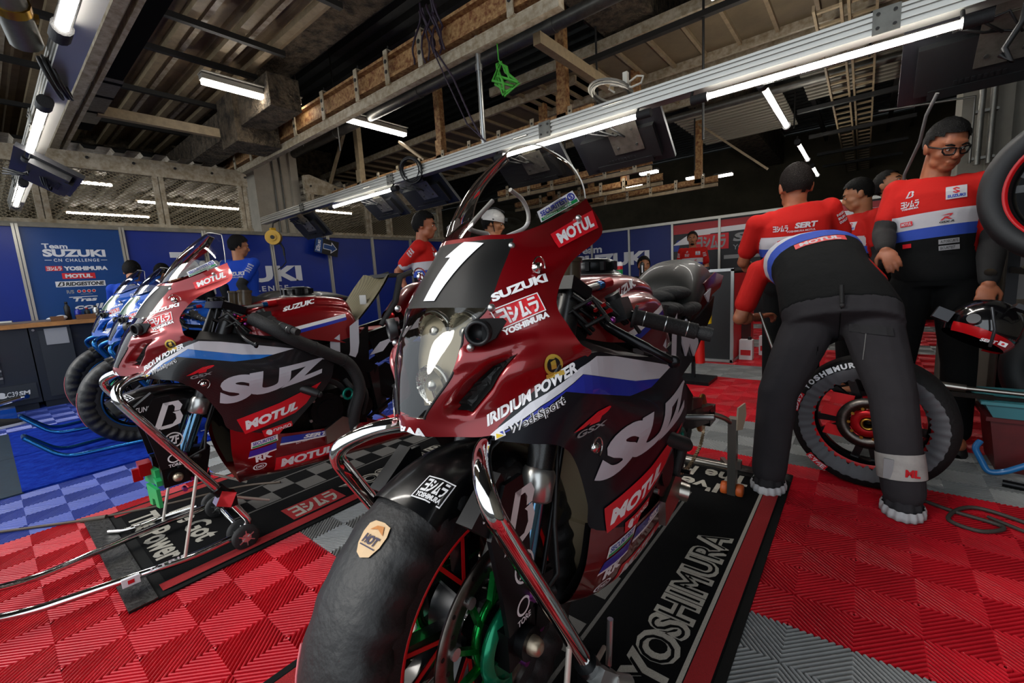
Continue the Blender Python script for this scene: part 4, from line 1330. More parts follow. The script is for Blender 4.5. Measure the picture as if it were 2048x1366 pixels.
    secs = [tank_sec(.315, .085, .985, .90, .11), tank_sec(.36, .12, 1.018, .885, .15), tank_sec(.45, .145, 1.040, .87, .18), tank_sec(.60, .152, 1.043, .83, .185), tank_sec(.72, .148, 1.032, .80, .18), tank_sec(.80, .135, 1.010, .79, .165), tank_sec(.835, .10, .96, .79, .15)]
    P = surf(secs, lerp_list(0, 15, 31), lerp_list(0, 6, 40))
    b.grid(P); b.grid(mirror(P), flip=True)
    tank = ob('fuel_tank', b, pm, root, weld=True)
    b = B(); b.lathe([(0, .035), (.05, .035), (.062, .03), (.066, .02), (.066, 0), (.078, -.004), (.078, -.02)], (0, .60, 1.052), (0, .02, 1), 32)
    for k in range(10):
        a = 2 * PI * k / 10; b.box((.066 * math.cos(a), .60 + .066 * math.sin(a), 1.066), (.012, .012, .024))
    cap = ob('filler_cap', b, black_metal, root)
    b = B(); b.lathe([(.080, -.008), (.086, -.012), (.086, -.02)], (0, .60, 1.052), (0, .02, 1), 32); ob('ring', b, silver, cap)
    b = B(); b.prism([(-.05, 0), (.05, 0), (.03, .045), (-.03, .045)], (.0, .36, 1.02), (1, 0, 0), (0, .25, .95), (0, .09, -.02)); ob('dash', b, black_plastic, root)
    # ---------------- frame, engine, hoses
    b = B()
    for s in (1, -1):
        b.beam((s * .075, .26, .90), (s * .165, .55, .76), .035, .10); b.beam((s * .165, .55, .76), (s * .16, .86, .60), .04, .13); b.beam((s * .16, .86, .64), (s * .14, .90, .40), .04, .09)
    ob('main_frame', b, black_metal, root)
    b = B()
    b.box((0, .62, .45), (.30, .38, .26)); b.box((0, .48, .60), (.34, .22, .22), Matrix.Rotation(R(-25), 3, 'X')); b.cyl((-.17, .60, .44), (.19, .60, .44), .085, seg=24); b.cyl((-.16, .78, .46), (.175, .78, .46), .06, seg=20); b.box((0, .60, .29), (.2, .3, .1))
    eng = ob('engine', b, dark_metal, root)
    b = B(); b.cyl((.19, .585, .50), (.212, .585, .50), .078, seg=24); b.cyl((.212, .585, .50), (.22, .585, .50), .05, seg=20); ob('clutch_cover', b, black_metal, eng)
    b = B(); b.prism([(-.06, -.02), (.07, .0), (.09, .06), (.03, .09), (-.06, .05)], (.20, .62, .36), (0, 1, 0), (0, 0, 1), (.02, 0, 0)); b.cyl((.18, .70, .385), (.235, .72, .37), .028, seg=14); ob('water_pump', b, steel, eng)
    for (w, y, z) in ((.21, .50, .47), (.21, .66, .55), (.215, .52, .56), (.2, .70, .44), (.2, .74, .5)):
        ob('bolt', B().cyl((w, y, z), (w + .012, y, z), .007, seg=8), silver, eng)
    b = B()
    for pts in ([(.18, .70, .62), (.22, .72, .55), (.21, .69, .45), (.19, .72, .36)], [(.15, .45, .70), (.19, .55, .66), (.20, .64, .62), (.18, .70, .56)], [(.12, .40, .74), (.17, .48, .62), (.17, .46, .50)], [(.16, .78, .60), (.19, .80, .52), (.17, .78, .42)]):
        b.tube([cr_eval([np.array(x) for x in pts], u) for u in lerp_list(0, len(pts) - 1, 14)], .013, 8)
    ob('hose', b, black_rubber, root)
    b = B(); b.lathe([(.018, 0), (.03, 0), (.03, .012), (.018, .012)], (.215, .69, .555), (1, 0, 0), 20, closed=True); ob('sensor_ring', b, M('teal green ring', '0d7f6d', rough=.3, metal=.6), root)
    b = B(); rm = Matrix.Rotation(R(14), 3, 'X')
    b.box((0, .275, .60), (.34, .03, .30), rm); b.box((0, .315, .36), (.26, .03, .20), Matrix.Rotation(R(10), 3, 'X'))
    ob('radiator', b, radiator_mat, root)
    for s in (1, -1):
        ob('radiator_tube', B().tube([(s * .155, .24, .76), (s * .15, .27, .62), (s * .145, .29, .44)], .004, 6), green_metal, root)
    # side panel behind the tank
    for s in (1, -1):
        b = B(); b.prism([(.60, .80), (.80, .83), (.86, .88), (.84, .66), (.74, .56), (.64, .62)], (s * .172, 0, 0), (0, 1, 0), (0, 0, 1), (s * .008, 0, 0))
        sidep = ob('side_panel', b, black_paint, root)
        if not blue:
            V, F, _ = text('U', .07, .1); b = B(); b.add([(s * .1806, .64 + .17 * x, .62 + .19 * y + .10 * x) for x, y in V], F, 0); ob('big_lettering', b, silver_vinyl, root)
    # ---------------- subframe, seat, tail
    b = B()
    for s in (1, -1):
        b.beam((s * .12, .84, .80), (s * .10, 1.55, .93), .03, .045); b.beam((s * .13, .86, .66), (s * .10, 1.30, .84), .02, .03)
    b.beam((-.12, .86, .80), (.12, .86, .80), .03, .03); b.beam((-.13, .88, .67), (.13, .88, .67), .02, .02); b.beam((0, .86, .80), (0, .88, .67), .02, .02)
    ob('subframe', b, black_metal, root)
    # ---------------- forks
    for s in (1, -1):
        x = s * .105
        b = B(); b.tube([fork_pt(.44, x), fork_pt(.74, x)], .023, 16); leg = ob('fork_leg', b, M('fork stanchion blue steel', '5a7f9c', rough=.12, metal=1.0), root)
        b = B(); b.tube([fork_pt(.66, x), fork_pt(.66, x).lerp(fork_pt(.70, x), 1), fork_pt(.76, x), fork_pt(1.03, x)], [.028, .030, .033, .027], 18); ob('upper_tube', b, carbon_fibre, leg)
        b = B(); b.tube([fork_pt(.60, x), fork_pt(.605, x), fork_pt(.65, x), fork_pt(.66, x)], [.028, .035, .036, .031], 20); ob('seal_collar', b, silver, leg)
        b = B(); b.tube([fork_pt(.35, x), fork_pt(.46, x)], .033, 16); b.box(Vector((x, .0, WHEEL_Z)), (.06, .085, .075)); b.cyl((x, 0, WHEEL_Z), (s * .155, 0, WHEEL_Z), .030, seg=20); ob('axle_clamp', b, black_metal, leg)
        b = B(); b.lathe([(.017, 0), (.017, .012), (.014, .022), (.008, .026), (0, .026)], (s * .152, 0, WHEEL_Z), (s, 0, 0), 18); ob('axle_nut', b, M('worn axle nut', 'a89a86', rough=.4, metal=.9), leg)
        # guard panel down the outside of the leg
        b = B()
        b.prism([(-.075, .62), (-.03, .70), (.02, .70), (.034, .60), (.024, .46), (.0, .42), (-.045, .42), (-.055, .50)], (s * .132, .0, 0), (0, 1, 0), (0, 0, 1), (s * .010, 0, 0)); b.prism([(-.070, .62), (-.02, .70), (-.03, .72), (-.11, .66)], (s * .10, 0, 0), (0, 1, 0), (0, 0, 1), (s * .035, 0, 0))
        gd = ob('fork_guard', b, guard_black, leg)
        # caliper and its duct
        b = B(); b.box((s * .098, .075, .40), (.05, .07, .135), Matrix.Rotation(R(-14), 3, 'X')); b.box((s * .12, .085, .40), (.02, .05, .11), Matrix.Rotation(R(-14), 3, 'X')); ob('brake_caliper', b, black_metal if not blue else gold_metal, leg)
        if not kind == 'two':
            b = B(); b.lathe([(.045, 0), (.078, .004), (.082, .016), (.06, .022)], (s * .092, .0, WHEEL_Z - .02), (s, 0, 0), 24, a0=.3, a1=4.4); b.box((s * .10, -.03, .30), (.014, .05, .10)); ob('brake_guard', b, teal_metal, leg)
        for (y, z) in ((.045, .345), (.02, .31), (.075, .345)):
            ob('bolt', B().cyl((s * .10, y, z), (s * .128, y, z), .0085, seg=10), purple_metal, leg)
        ob('bolt', B().cyl((s * .13, .03, .455), (s * .15, .03, .455), .012, seg=12), purple_metal, leg)
        b = B(); b.tube([Vector((s * .15, .045, .44)), Vector((s * .155, .10, .46)), Vector((s * .14, .12, .55)), Vector((s * .11, .20, .72))], .005, 8); b.tube([Vector((s * .145, .06, .44)), Vector((s * .16, .08, .44))], .009, 8); ob('brake_hose', b, cable_black, leg)
        b = B(); b.tube([fork_pt(.40, x) + Vector((s * .02, .05, 0)), fork_pt(.78, x) + Vector((s * .015, .055, 0))], .006, 8); ob('sensor_rod', b, black_metal, leg)
    b = B(); b.box((0, .215, .80), (.28, .09, .05), Matrix.Rotation(R(-22), 3, 'X')); b.box((0, .285, 1.015), (.27, .09, .03), Matrix.Rotation(R(-22), 3, 'X')); b.tube([(0, .20, .76), (0, .29, 1.03)], .03, 14)
    ob('triple_clamp', b, black_metal, root)
    # fender
    b = B(); P = []
    for a in lerp_list(-1.15, .46, 34):
        row = []
        for k in lerp_list(-1, 1, 19):
            w = .078 * math.sin(k * PI / 2); r = .300 + .048 * math.cos(k * PI / 2) ** .7 if abs(k) < 1 else .300
            r -= .07 * smooth(.72, 1, abs(k)) * smooth(.46, -.1, a)
            row.append(np.array((w * (1.04 if abs(k) > .8 else 1), -math.sin(a) * r, WHEEL_Z + math.cos(a) * r)))
        P.append(row)
    b.grid(P); fender = ob('front_fender', b, black_paint, root)
    # ---------------- controls
    for s in (1, -1):
        b = B(); b.tube([(s * .10, .29, .975), (s * .17, .385, .955), (s * .34, .43, .905)], .011, 10); bar = ob('handlebar', b, black_metal, root)
        a0 = Vector((s * .205, .392, .944)); a1 = Vector((s * .335, .430, .906)); d = (a1 - a0).normalized()
        b = B(); b.tube([a0, a0 + d * .006, a0 + d * .007, a1 - d * .002, a1], [.027, .027, .0175, .0175, .015], 18)
        b.tube([a1, a1 + d * .012, a1 + d * .03], [.013, .016, .015], 14)
        g = ob('grip', b, black_rubber, bar)
        b = B()
        for t in (.025, .072, .118):
            b.tube([a0 + d * t, a0 + d * (t + .0018)], .0180, 16)
        ob('grip_wire', b, silver, g)
        b = B(); b.box(a0 - d * .03 + Vector((0, -.004, .006)), (.045, .05, .05), Matrix.Rotation(R(-20 * s), 3, 'Y')); b.tube([a0 - d * .045 + Vector((0, -.01, .04)), a0 - d * .03 + Vector((0, 0, .0))], .018, 12); b.ell(a0 - d * .02 + Vector((0, -.026, .012)), (.006, .004, .006)); ob('switchgear', b, black_plastic, bar)
        b = B(); lp = [(s * .165, .30, .955), (s * .20, .268, .936), (s * .25, .262, .912), (s * .30, .268, .886), (s * .325, .285, .868)]
        b.tube([cr_eval([np.array(x) for x in lp], u) for u in lerp_list(0, 4, 18)], [.010] * 12 + [.008] * 6, 8); b.ell((s * .327, .287, .866), (.013, .009, .013)); ob('lever', b, M('black lever', '1a1a1c', rough=.25, metal=.7), bar)
        b = B(); b.cyl((s * .07, .345, 1.02), (s * .07, .350, 1.075), .026, seg=20); b.cyl((s * .07, .350, 1.075), (s * .07, .351, 1.085), .029, seg=20); ob('fluid_reservoir', b, M('smoked brown reservoir', '4a3f30', rough=.25), root)
    b = B(); b.tube([(.10, .248, 1.003), (.115, .40, 1.016)], [.006, .009], 10); dmp = ob('steering_damper', b, silver, root)
    b = B(); b.cyl((.116, .42, 1.018), (.12, .455, 1.022), .013, seg=14); ob('adjuster', b, red_metal, dmp)
    b = B(); b.cyl((.115, .40, 1.016), (.116, .42, 1.018), .011, seg=14); ob('joint', b, blue_metal, dmp)
    b = B()
    for k in range(12):
        rr = random.Random(k)
        y = .20 + rr.random() * .16; w = .02 + rr.random() * .15; z = .93 + rr.random() * .06
        b.tube([(w, y, z), (w + .03, y + .03 * math.sin(k), z + .02), (w + .05, y + .06, z - .03)], .005, 6)
    ob('cables', b, cable_black, root)
    b = B()
    for (w, y, z) in ((.16, .29, .968), (.17, .30, .955), (.155, .305, .95)):
        b.beam((w, y, z), (w + .03, y - .012, z + .012), .006, .006); b.beam((w + .01, y - .02, z), (w + .012, y + .02, z + .012), .006, .006)
    ob('adjuster_cross', b, red_metal, root)
    for c in ((.195, .30, .945), (.15, .28, .985)):
        ob('bolt', B().ell(c, (.008, .008, .008)), purple_metal, root)
    # swingarm, links, footrests
    b = B()
    for s in (1, -1):
        b.beam((s * .10, .90, .50), (s * .13, 1.43, .40), .035, .075); b.beam((s * .11, .98, .56), (s * .12, 1.30, .48), .03, .05)
    b.beam((-.12, 1.02, .50), (.12, 1.02, .50), .09, .08)
    for s in (1, -1):
        b.box((s * .13, 1.44, .39), (.035, .10, .075))
    sw = ob('swingarm', b, black_paint, root)
    b = B(); b.lathe([(.02, 0), (.085, 0), (.085, .008), (.02, .008)], (.10, 1.42, .40), (1, 0, 0), 28, closed=True); ob('sprocket_carrier', b, gold_metal, sw)
    ch = []
    for k in range(46):
        t = k / 45
        ch.append((.085, .86 + .62 * t, .50 - .12 * t + .03 * t * t + .02 * math.sin(t * 9)))
    for k in range(30):
        a = k / 29 * PI
        ch.append((.085, 1.48 + .06 * math.sin(a), .36 - .14 * (k / 29)))
    for k in range(40):
        t = k / 39
        ch.append((.085, 1.48 - .60 * t, .22 + .18 * t - .10 * math.sin(t * PI)))
    b = B()
    for i, p in enumerate(ch[:-1]):
        a = Vector(p); c = Vector(ch[i + 1]); b.beam(a, a.lerp(c, .75), .014 if i % 2 else .010, .011)
    ob('drive_chain', b, M('chain steel', '8f7f68', rough=.35, metal=.9), root)
    for s in (1, -1):
        b = B(); b.prism([(.86, .62), (.95, .66), (1.06, .58), (1.0, .44), (.90, .50)], (s * .15, 0, 0), (0, 1, 0), (0, 0, 1), (s * .012, 0, 0)); rs = ob('footrest_plate', b, black_metal, root)
        b = B(); b.cyl((s * .16, .98, .52), (s * .25, .99, .53), .011, seg=12); ob('footrest', b, silver, rs)
        b = B(); b.beam((s * .17, .99, .47), (s * .19, .80, .40), .012, .014); b.cyl((s * .18, .80, .40), (s * .22, .80, .40), .007, seg=8); ob('pedal', b, black_metal, rs)
        b = B(); b.tube([(s * .20, .43, .655), (s * .255, .47, .635), (s * .285, .52, .605)], [.016, .019, .019], 14); b.ell((s * .287, .525, .602), (.014, .014, .016)); ob('crash_slider', b, black_plastic, root)
    return dict(upper=upper, plate=plate, side=side, belly=belly, tank=tank, fender=fender, sidep=sidep)
def tail_closed(root, paint):
    """racing seat and tail in place"""
    b = B()
    b.prism([(.84, .90), (.88, .93), (1.20, .88), (1.24, .90), (1.24, .82), (.86, .80)], (-.12, 0, 0), (0, 1, 0), (0, 0, 1), (.24, 0, 0))
    ob('seat', b, M('black seat foam', '141415', rough=.8, bump=(70, .3)), root)
    b = B(); secs = []
    for (y, hw, zt, zb) in ((1.12, .13, .90, .80), (1.18, .14, 1.00, .80), (1.28, .14, 1.065, .83), (1.42, .13, 1.085, .88), (1.60, .10, 1.06, .93), (1.78, .05, 1.01, .96)):
        secs.append([np.array((hw * math.sin(a) ** .8, y, zb + (zt - zb) * (.5 + .5 * math.cos(a)))) for a in lerp_list(0, PI, 14)])
    P = surf(secs, lerp_list(0, 13, 26), lerp_list(0, 5, 26)); b.grid(P); b.grid(mirror(P), flip=True)
    ob('tail_unit', b, M('grey black tail', '191917', rough=.5, coat=.15), root, weld=True)
    for s in (1, -1):
        b = B(); b.prism([(1.30, .98), (1.50, 1.02), (1.66, 1.0), (1.60, .95), (1.40, .92)], (s * .135, 0, 0), (0, 1, 0), (0, 0, 1), (s * .006, 0, 0))
        ob('tail_flash', b, red_paint, root)
    for s in (1, -1):
        b = B(); b.prism([(1.30, .935), (1.40, .955), (1.36, .90)], (s * .14, 0, 0), (0, 1, 0), (0, 0, 1), (s * .006, 0, 0)); b.prism([(.92, .83), (1.0, .87), (1.06, .80), (.99, .74)], (s * .152, 0, 0), (0, 1, 0), (0, 0, 1), (s * .006, 0, 0)); b.prism([(1.04, .78), (1.12, .84), (1.16, .76), (1.10, .72)], (s * .15, 0, 0), (0, 1, 0), (0, 0, 1), (s * .006, 0, 0))
        ob('tail_decal', b, silver_vinyl, root)
    for s in (1, -1):
        b = B(); b.prism([(.88, .82), (1.20, .86), (1.45, .92), (1.40, .84), (1.10, .70), (.92, .66)], (s * .14, 0, 0), (0, 1, 0), (0, 0, 1), (s * .008, 0, 0))
        ob('tail_side', b, black_paint, root)
def tail_open(root, paint):
    """carbon seat shell lifted off its mounts and tipped up"""
    b = B(); P = []
    for t in lerp_list(0, 1, 14):
        row = []
        for k in lerp_list(-1, 1, 14):
            w = k * (.115 + .035 * math.sin(t * PI * .8))
            y = .84 + .20 * t + .05 * (1 - abs(k)) * t; z = .885 + .235 * t + .018 * k * k
            row.append(np.array((w, y, z)))
        P.append(row)
    b.grid(P)
    Q2 = [[np.array((p[0], p[1] + .012, p[2])) for p in row] for row in P]; b.grid(Q2, flip=True)
    seat = ob('seat_shell', b, carbon_raw, root)
    b = B()
    for s in (1, -1):
        b.tube([(s * .15, .95, .86), (s * .155, 1.05, .98), (s * .145, 1.10, 1.11), (s * .12, 1.20, 1.14)], [.014, .018, .018, .014], 8)
    b.box((0, 1.14, 1.125), (.2, .16, .02))
    ob('seat_edge', b, black_rubber, seat)
    b = B(); b.tube([(.02, .85, .90), (.02, .84, .885), (.08, .84, .88), (.08, .85, .895)], .004, 6); b.box((.03, .93, 1.0), (.07, .004, .05)); ob('latch', b, steel, seat)
    b = B(); secs = []
    for (y, hw, zt, zb) in ((1.12, .12, .93, .82), (1.22, .13, 1.03, .86), (1.32, .13, 1.08, .90), (1.50, .11, 1.06, .93), (1.72, .05, 1.0, .95)):
        secs.append([np.array((hw * math.sin(a) ** .8, y, zb + (zt - zb) * (.5 + .5 * math.cos(a)))) for a in lerp_list(0, PI, 14)])
    P = surf(secs, lerp_list(0, 13, 26), lerp_list(0, 4, 22)); b.grid(P); b.grid(mirror(P), flip=True)
    ob('tail_unit', b, paint, root, weld=True)
    for s in (1, -1):
        b = B(); b.prism([(.88, .80), (1.15, .88), (1.40, .95), (1.36, .84), (1.10, .72), (.92, .66)], (s * .13, 0, 0), (0, 1, 0), (0, 0, 1), (s * .008, 0, 0))
        ob('tail_side', b, black_paint, root)
    for s in (1, -1):
        b = B()
        for (y, z) in ((.93, .74), (1.06, .79), (1.19, .84)):
            b.prism([(y - .06, z - .03), (y + .01, z + .03), (y + .09, z + .045), (y + .02, z - .02)], (s * .139, 0, 0), (0, 1, 0), (0, 0, 1), (s * .004, 0, 0))
        ob('tail_decal', b, silver_vinyl, root)
    b = B(); b.box((0, 1.0, .80), (.18, .2, .08)); b.ell((.08, 1.05, .90), (.03, .03, .025)); ob('battery', b, red_metal, root)

def decals(root, parts, kind):
    """stickers laid over the bodywork, both flanks"""
    bv = bvh_of([parts['upper'], parts['side'], parts['plate'], parts['belly']])
    tb = bvh_of([parts['tank']])
    def both(name, items, bvh=bv, sides=(1, -1), off=.0012, step=.018, lab=None):
        """items: (shape, quad of (x,y,z) BL BR TR TL on the left flank, material)"""
        for s in sides:
            b = B(); ms = []
            for (sh, quad, mt, lev) in items:
                if mt not in ms:
                    ms.append(mt)
                if s > 0:
                    stick(b, sh, quad, bvh, off + lev * .0007, ms.index(mt), step)
                else:
                    m2 = [(-p[0], p[1], p[2]) for p in quad]
                    qd = [m2[1], m2[0], m2[3], m2[2]]
                    stick(b, sh, qd, bvh, off + lev * .0007, ms.index(mt), step)
            o = ob(name, b, ms, root)
            if lab:
                o['label'] = lab
        return o
    D = DECALS
    blue = kind == 'blue'
    if not blue:
        both('number', [(poly((0, 0), (.45, 0), (1, 1), (.48, 1), (.12, .72), (.30, .72)), D['one'], white_vinyl, 1)], sides=(1,), lab='white number 1')
    else:
        both('number', [(poly((0, 0), (.5, 0), (1, 1), (.5, 1)), D['one'], white_vinyl, 1)], sides=(1,))
    both('sponsor_decal', [(RECT, D['motul_top'], red_vinyl, 0), (place(text('MOTUL', .05), .08, .16, .92, .84), D['motul_top'], white_vinyl, 1)]) if not blue else both('sponsor_decal', [(text('CN CHALLENGE', .03), D['motul_top'], white_vinyl, 0)])
    both('sponsor_decal', [(text('SUZUKI', .055), D['suzuki'], white_vinyl, 0)])
    both('sponsor_decal', [(RECT, D['yosh'], red_vinyl, 0), (frame_rect(.05, 2.2), D['yosh'], white_vinyl, 1), (place(GLYPH, .08, .12, .92, .88), D['yosh'], white_vinyl, 1), (text('YOSHIMURA', .06), D['yosh_txt'], white_vinyl, 0)])
    wr = bvh_of([parts['upper']])
    if blue:
        both('stripe', [(RECT, D['wedge_blue'], white_band, 0)])
        return
    both('stripe', [(D['white_poly'], D['flank'], white_band, 0), (D['blue_poly'], D['flank'], blue_vinyl if kind == 'one' else cyan_vinyl, 1)])
    both('sponsor_decal', [(text('IRIDIUM POWER', .045, .15), D['iridium'], white_vinyl, 1)])
    both('sponsor_decal', [(text('WedsSport', .07), D['weds'], white_vinyl, 2), (text('WedsSport', .0), D['weds'], black_vinyl, 3), (RECT, D['weds_sq'], white_vinyl, 2), (poly((.15, .15), (.85, .15), (.15, .85)), D['weds_sq'], yellow_vinyl, 3), (poly((.5, .85), (.85, .85), (.85, .3)), D['weds_sq'], blue_vinyl, 3)])
    both('emblem', [(disc(20), D['gold'], black_vinyl, 1), (ring(.14, 20), D['gold'], gold_vinyl, 2), (place(text('1', .05), .36, .3, .64, .95), D['gold'], gold_vinyl, 2), (place(RECT, 0.05, -.1, .95, .12), D['gold'], gold_vinyl, 2)])
    both('model_badge', [(text('R', .09, .5), D['rbadge'], red_vinyl, 1), (text('GSX', .03, .3), D['gsx'], print_grey, 1)])
    both('big_lettering', [(text('SUZ', .06, .05, 5, .9), D['big'], silver_vinyl, 1)])
    both('sponsor_decal', [(D['motul_poly'], D['motul_box'], red_vinyl, 2), (place(text('MOTUL', .055), .05, .14, .86, .80), D['motul_txt'], white_vinyl, 3)])
    both('sponsor_decal', [(RECT, D['denso'], red_vinyl, 1), (place(text('DENSO', .02, .2), .32, .25, .95, .75), D['denso'], white_vinyl, 2), (place(disc(16), .1, .1, .3, .9), D['denso'], white_vinyl, 2)])
    both('sponsor_decal', [(RECT, D['sert'], blue_vinyl, 0), (place(RECT, 0, -.25, 1, .02), D['sert'], white_vinyl, 0), (place(text('SERT', .05, .3), .38, .15, .85, .85), D['sert'], white_vinyl, 1)])
    both('sponsor_decal', [(RECT, D['motul_low'], red_vinyl, 0), (place(text('MOTUL', .05), .06, .16, .64, .84), D['motul_low'], white_vinyl, 1), (place(GLYPH, .70, .14, .97, .86), D['motul_low'], white_vinyl, 1), (text('ELKY motors  DUNSTALL  Beringer  HOT POWER', 0), D['smalltxt'], white_vinyl, 0)])
    both('sponsor_decal', [(text('RK', .05, .1), D['rk'], white_vinyl, 1), (ring(.1), D['oval'], white_vinyl, 1), (place(text('DID', .03), .22, .32, .78, .68), D['oval'], white_vinyl, 1)])
    both('sponsor_decal', [(RECT, D['sec_low'], white_vinyl, 1), (place(text('SECURITEST', .03), .06, .4, .94, .9), D['sec_low'], blue_vinyl, 2), (place(RECT, .04, .06, .96, .3), D['sec_low'], green_vinyl, 2), (RECT, D['bandlow'], blue_vinyl, 0), (place(RECT, 0, -.2, 1, .03), D['bandlow'], white_vinyl, 0)])
    both('tank_decal', [(text('SUZUKI', .05, .15), D['tank_suz'], white_vinyl, 0), (RECT, D['tank_w'], white_vinyl, 0), (RECT, D['tank_b'], blue_vinyl, 0)], tb, (1, -1))
    both('lip_decal', [(text('PIAA', .05), D['piaa'], white_vinyl, 0)], sides=(1,))
    fb = bvh_of([parts['fender']])
    both('fender_decal', [(RECT, D['fend'], black_vinyl, 0), (frame_rect(.05, 1.6), D['fend'], white_vinyl, 1), (place(GLYPH, .1, .32, .9, .88), D['fend'], white_vinyl, 1), (place(text('YOSHIMURA', .05), .08, .08, .92, .28), D['fend'], white_vinyl, 1)], fb, (1,))
    for s in (1, -1):
        b = B()
        def g(sh, y0, z0, y1, z1, mi, x=.1425):
            if s > 0:
                b.flat(sh, (x, y0, z0), (0, y1 - y0, 0), (0, 0, z1 - z0), mi)
            else:
                b.flat(sh, (-x, y1, z0), (0, y0 - y1, 0), (0, 0, z1 - z0), mi)
        g(bmark(), -.045, .575, .055, .675, 0); g(ring(.08), -.02, .495, .04, .555, 0); g(text('ZF', .04, .2), -.008, .508, .028, .542, 0); g(text('SUNSTAR', .01, .3), -.085, .655, -.01, .675, 0, .1365); g(ring(.12), -.02, .435, .02, .47, 0); g(text('TORE', .02), -.02, .420, .02, .432, 0)
        ob('guard_decal', b, [white_vinyl], root)
    # screen sticker
    for s in (1, -1):
        b = B(); qd = D['screen']
        q = [Vector(p) for p in qd] if s > 0 else [Vector((-p[0], p[1], p[2])) for p in (qd[1], qd[0], qd[3], qd[2])]
        n = (q[1] - q[0]).cross(q[3] - q[0]).normalized()
        for sh, mi, l in ((RECT, 0, 0), (place(text('SECURITEST', .03), .05, .42, .76, .84), 1, 1), (place(RECT, .03, .06, .97, .32), 2, 1), (place(text('CONTROLE TECHNIQUE', .01), .07, .1, .8, .28), 0, 2), (place(ring(.16), .78, .34, .97, .94), 1, 1), (place(text('S', .04), .84, .48, .91, .82), 1, 1)):
            b.add([(q[0] * (1 - x) + q[1] * x) * (1 - y) + (q[3] * (1 - x) + q[2] * x) * y + n * (.004 + .0007 * l) for x, y in sh[0]], sh[1], mi)
        ob('screen_sticker', b, [white_vinyl, blue_vinyl, green_vinyl], root)
# sticker corners in the bike frame: BL, BR, TR, TL on the left flank
DECALS = {
    'one': [(-0.041, -0.011, 1.013), (0.029, -0.013, 1.012), (0.054, 0.062, 1.113), (-0.038, 0.066, 1.122)],
    'motul_top': [(0.156, 0.158, 1.097), (0.185, 0.267, 1.137), (0.168, 0.276, 1.174), (0.141, 0.154, 1.124)],
    'suzuki': [(0.11, 0.009, 1.007), (0.17, 0.093, 1.037), (0.162, 0.097, 1.051), (0.101, 0.014, 1.02)],
    'yosh': [(0.126, 0.007, 0.961), (0.18, 0.066, 0.988), (0.162, 0.068, 1.019), (0.109, -0.001, 0.994)],
    'yosh_txt': [(0.133, 0.005, 0.95), (0.187, 0.066, 0.977), (0.183, 0.068, 0.987), (0.127, 0.007, 0.96)],
    'gold': [(0.193, 0.032, 0.879), (0.217, 0.058, 0.885), (0.211, 0.054, 0.919), (0.192, 0.027, 0.916)],
    'iridium': [(0.118, -0.036, 0.802), (0.231, 0.077, 0.883), (0.225, 0.078, 0.901), (0.114, -0.035, 0.821)],
    'weds': [(0.151, -0.022, 0.785), (0.221, 0.052, 0.828), (0.217, 0.048, 0.849), (0.149, -0.02, 0.803)],
    'weds_sq': [(0.132, -0.035, 0.781), (0.147, -0.024, 0.789), (0.144, -0.025, 0.799), (0.131, -0.033, 0.792)],
    'rbadge': [(0.222, 0.068, 0.775), (0.245, 0.138, 0.782), (0.253, 0.161, 0.807), (0.232, 0.084, 0.798)],
    'gsx': [(0.221, 0.085, 0.758), (0.247, 0.152, 0.771), (0.248, 0.148, 0.78), (0.222, 0.074, 0.771)],
    'piaa': [(-0.018, -0.113, 0.79), (0.036, -0.104, 0.789), (0.034, -0.1, 0.806), (-0.016, -0.112, 0.807)],
    'wedge_blue': [(0.086, -0.056, 0.817), (0.129, -0.029, 0.805), (0.163, -0.0, 0.853), (0.127, -0.029, 0.848)],
    'big': [(0.204, 0.163, 0.63), (0.268, 0.576, 0.697), (0.265, 0.585, 0.765), (0.246, 0.164, 0.751)],
    'motul_txt': [(0.195, 0.23, 0.493), (0.235, 0.468, 0.553), (0.25, 0.496, 0.612), (0.208, 0.227, 0.557)],
    'denso': [(0.2, 0.304, 0.455), (0.2, 0.42, 0.468), (0.203, 0.412, 0.503), (0.205, 0.295, 0.488)],
    'sert': [(0.196, 0.362, 0.405), (0.18, 0.62, 0.372), (0.183, 0.62, 0.395), (0.198, 0.369, 0.436)],
    'motul_low': [(0.146, 0.34, 0.274), (0.162, 0.751, 0.27), (0.172, 0.757, 0.317), (0.182, 0.344, 0.34)],
    'smalltxt': [(0.199, 0.428, 0.374), (0.19, 0.668, 0.375), (0.194, 0.655, 0.395), (0.203, 0.429, 0.394)],
    'rk': [(0.166, 0.268, 0.341), (0.184, 0.33, 0.353), (0.195, 0.325, 0.385), (0.176, 0.262, 0.374)],
    'oval': [(0.138, 0.261, 0.297), (0.162, 0.311, 0.308), (0.173, 0.307, 0.336), (0.157, 0.256, 0.332)],
    'sec_low': [(0.187, 0.252, 0.413), (0.208, 0.354, 0.425), (0.216, 0.353, 0.454), (0.194, 0.254, 0.443)],
    'bandlow': [(0.17, 0.242, 0.375), (0.198, 0.346, 0.386), (0.205, 0.347, 0.415), (0.183, 0.248, 0.405)],
    'tank_suz': [(0.133, 0.474, 0.978), (0.122, 0.628, 1.006), (0.109, 0.631, 1.025), (0.12, 0.481, 0.997)],
    'fend': [(0.026, -0.137, 0.698), (0.073, -0.119, 0.68), (0.069, -0.073, 0.699), (0.024, -0.091, 0.714)],
    'screen': [(0.122, 0.15, 1.147), (0.155, 0.243, 1.19), (0.146, 0.232, 1.211), (0.117, 0.145, 1.167)],
    'flank': [(0.32, -0.1, 0.7), (0.32, 0.6, 0.7), (0.32, 0.6, 0.95), (0.32, -0.1, 0.95)],
    'motul_box': [(0.3, 0.18, 0.46), (0.3, 0.62, 0.46), (0.3, 0.62, 0.68), (0.3, 0.18, 0.68)],
}
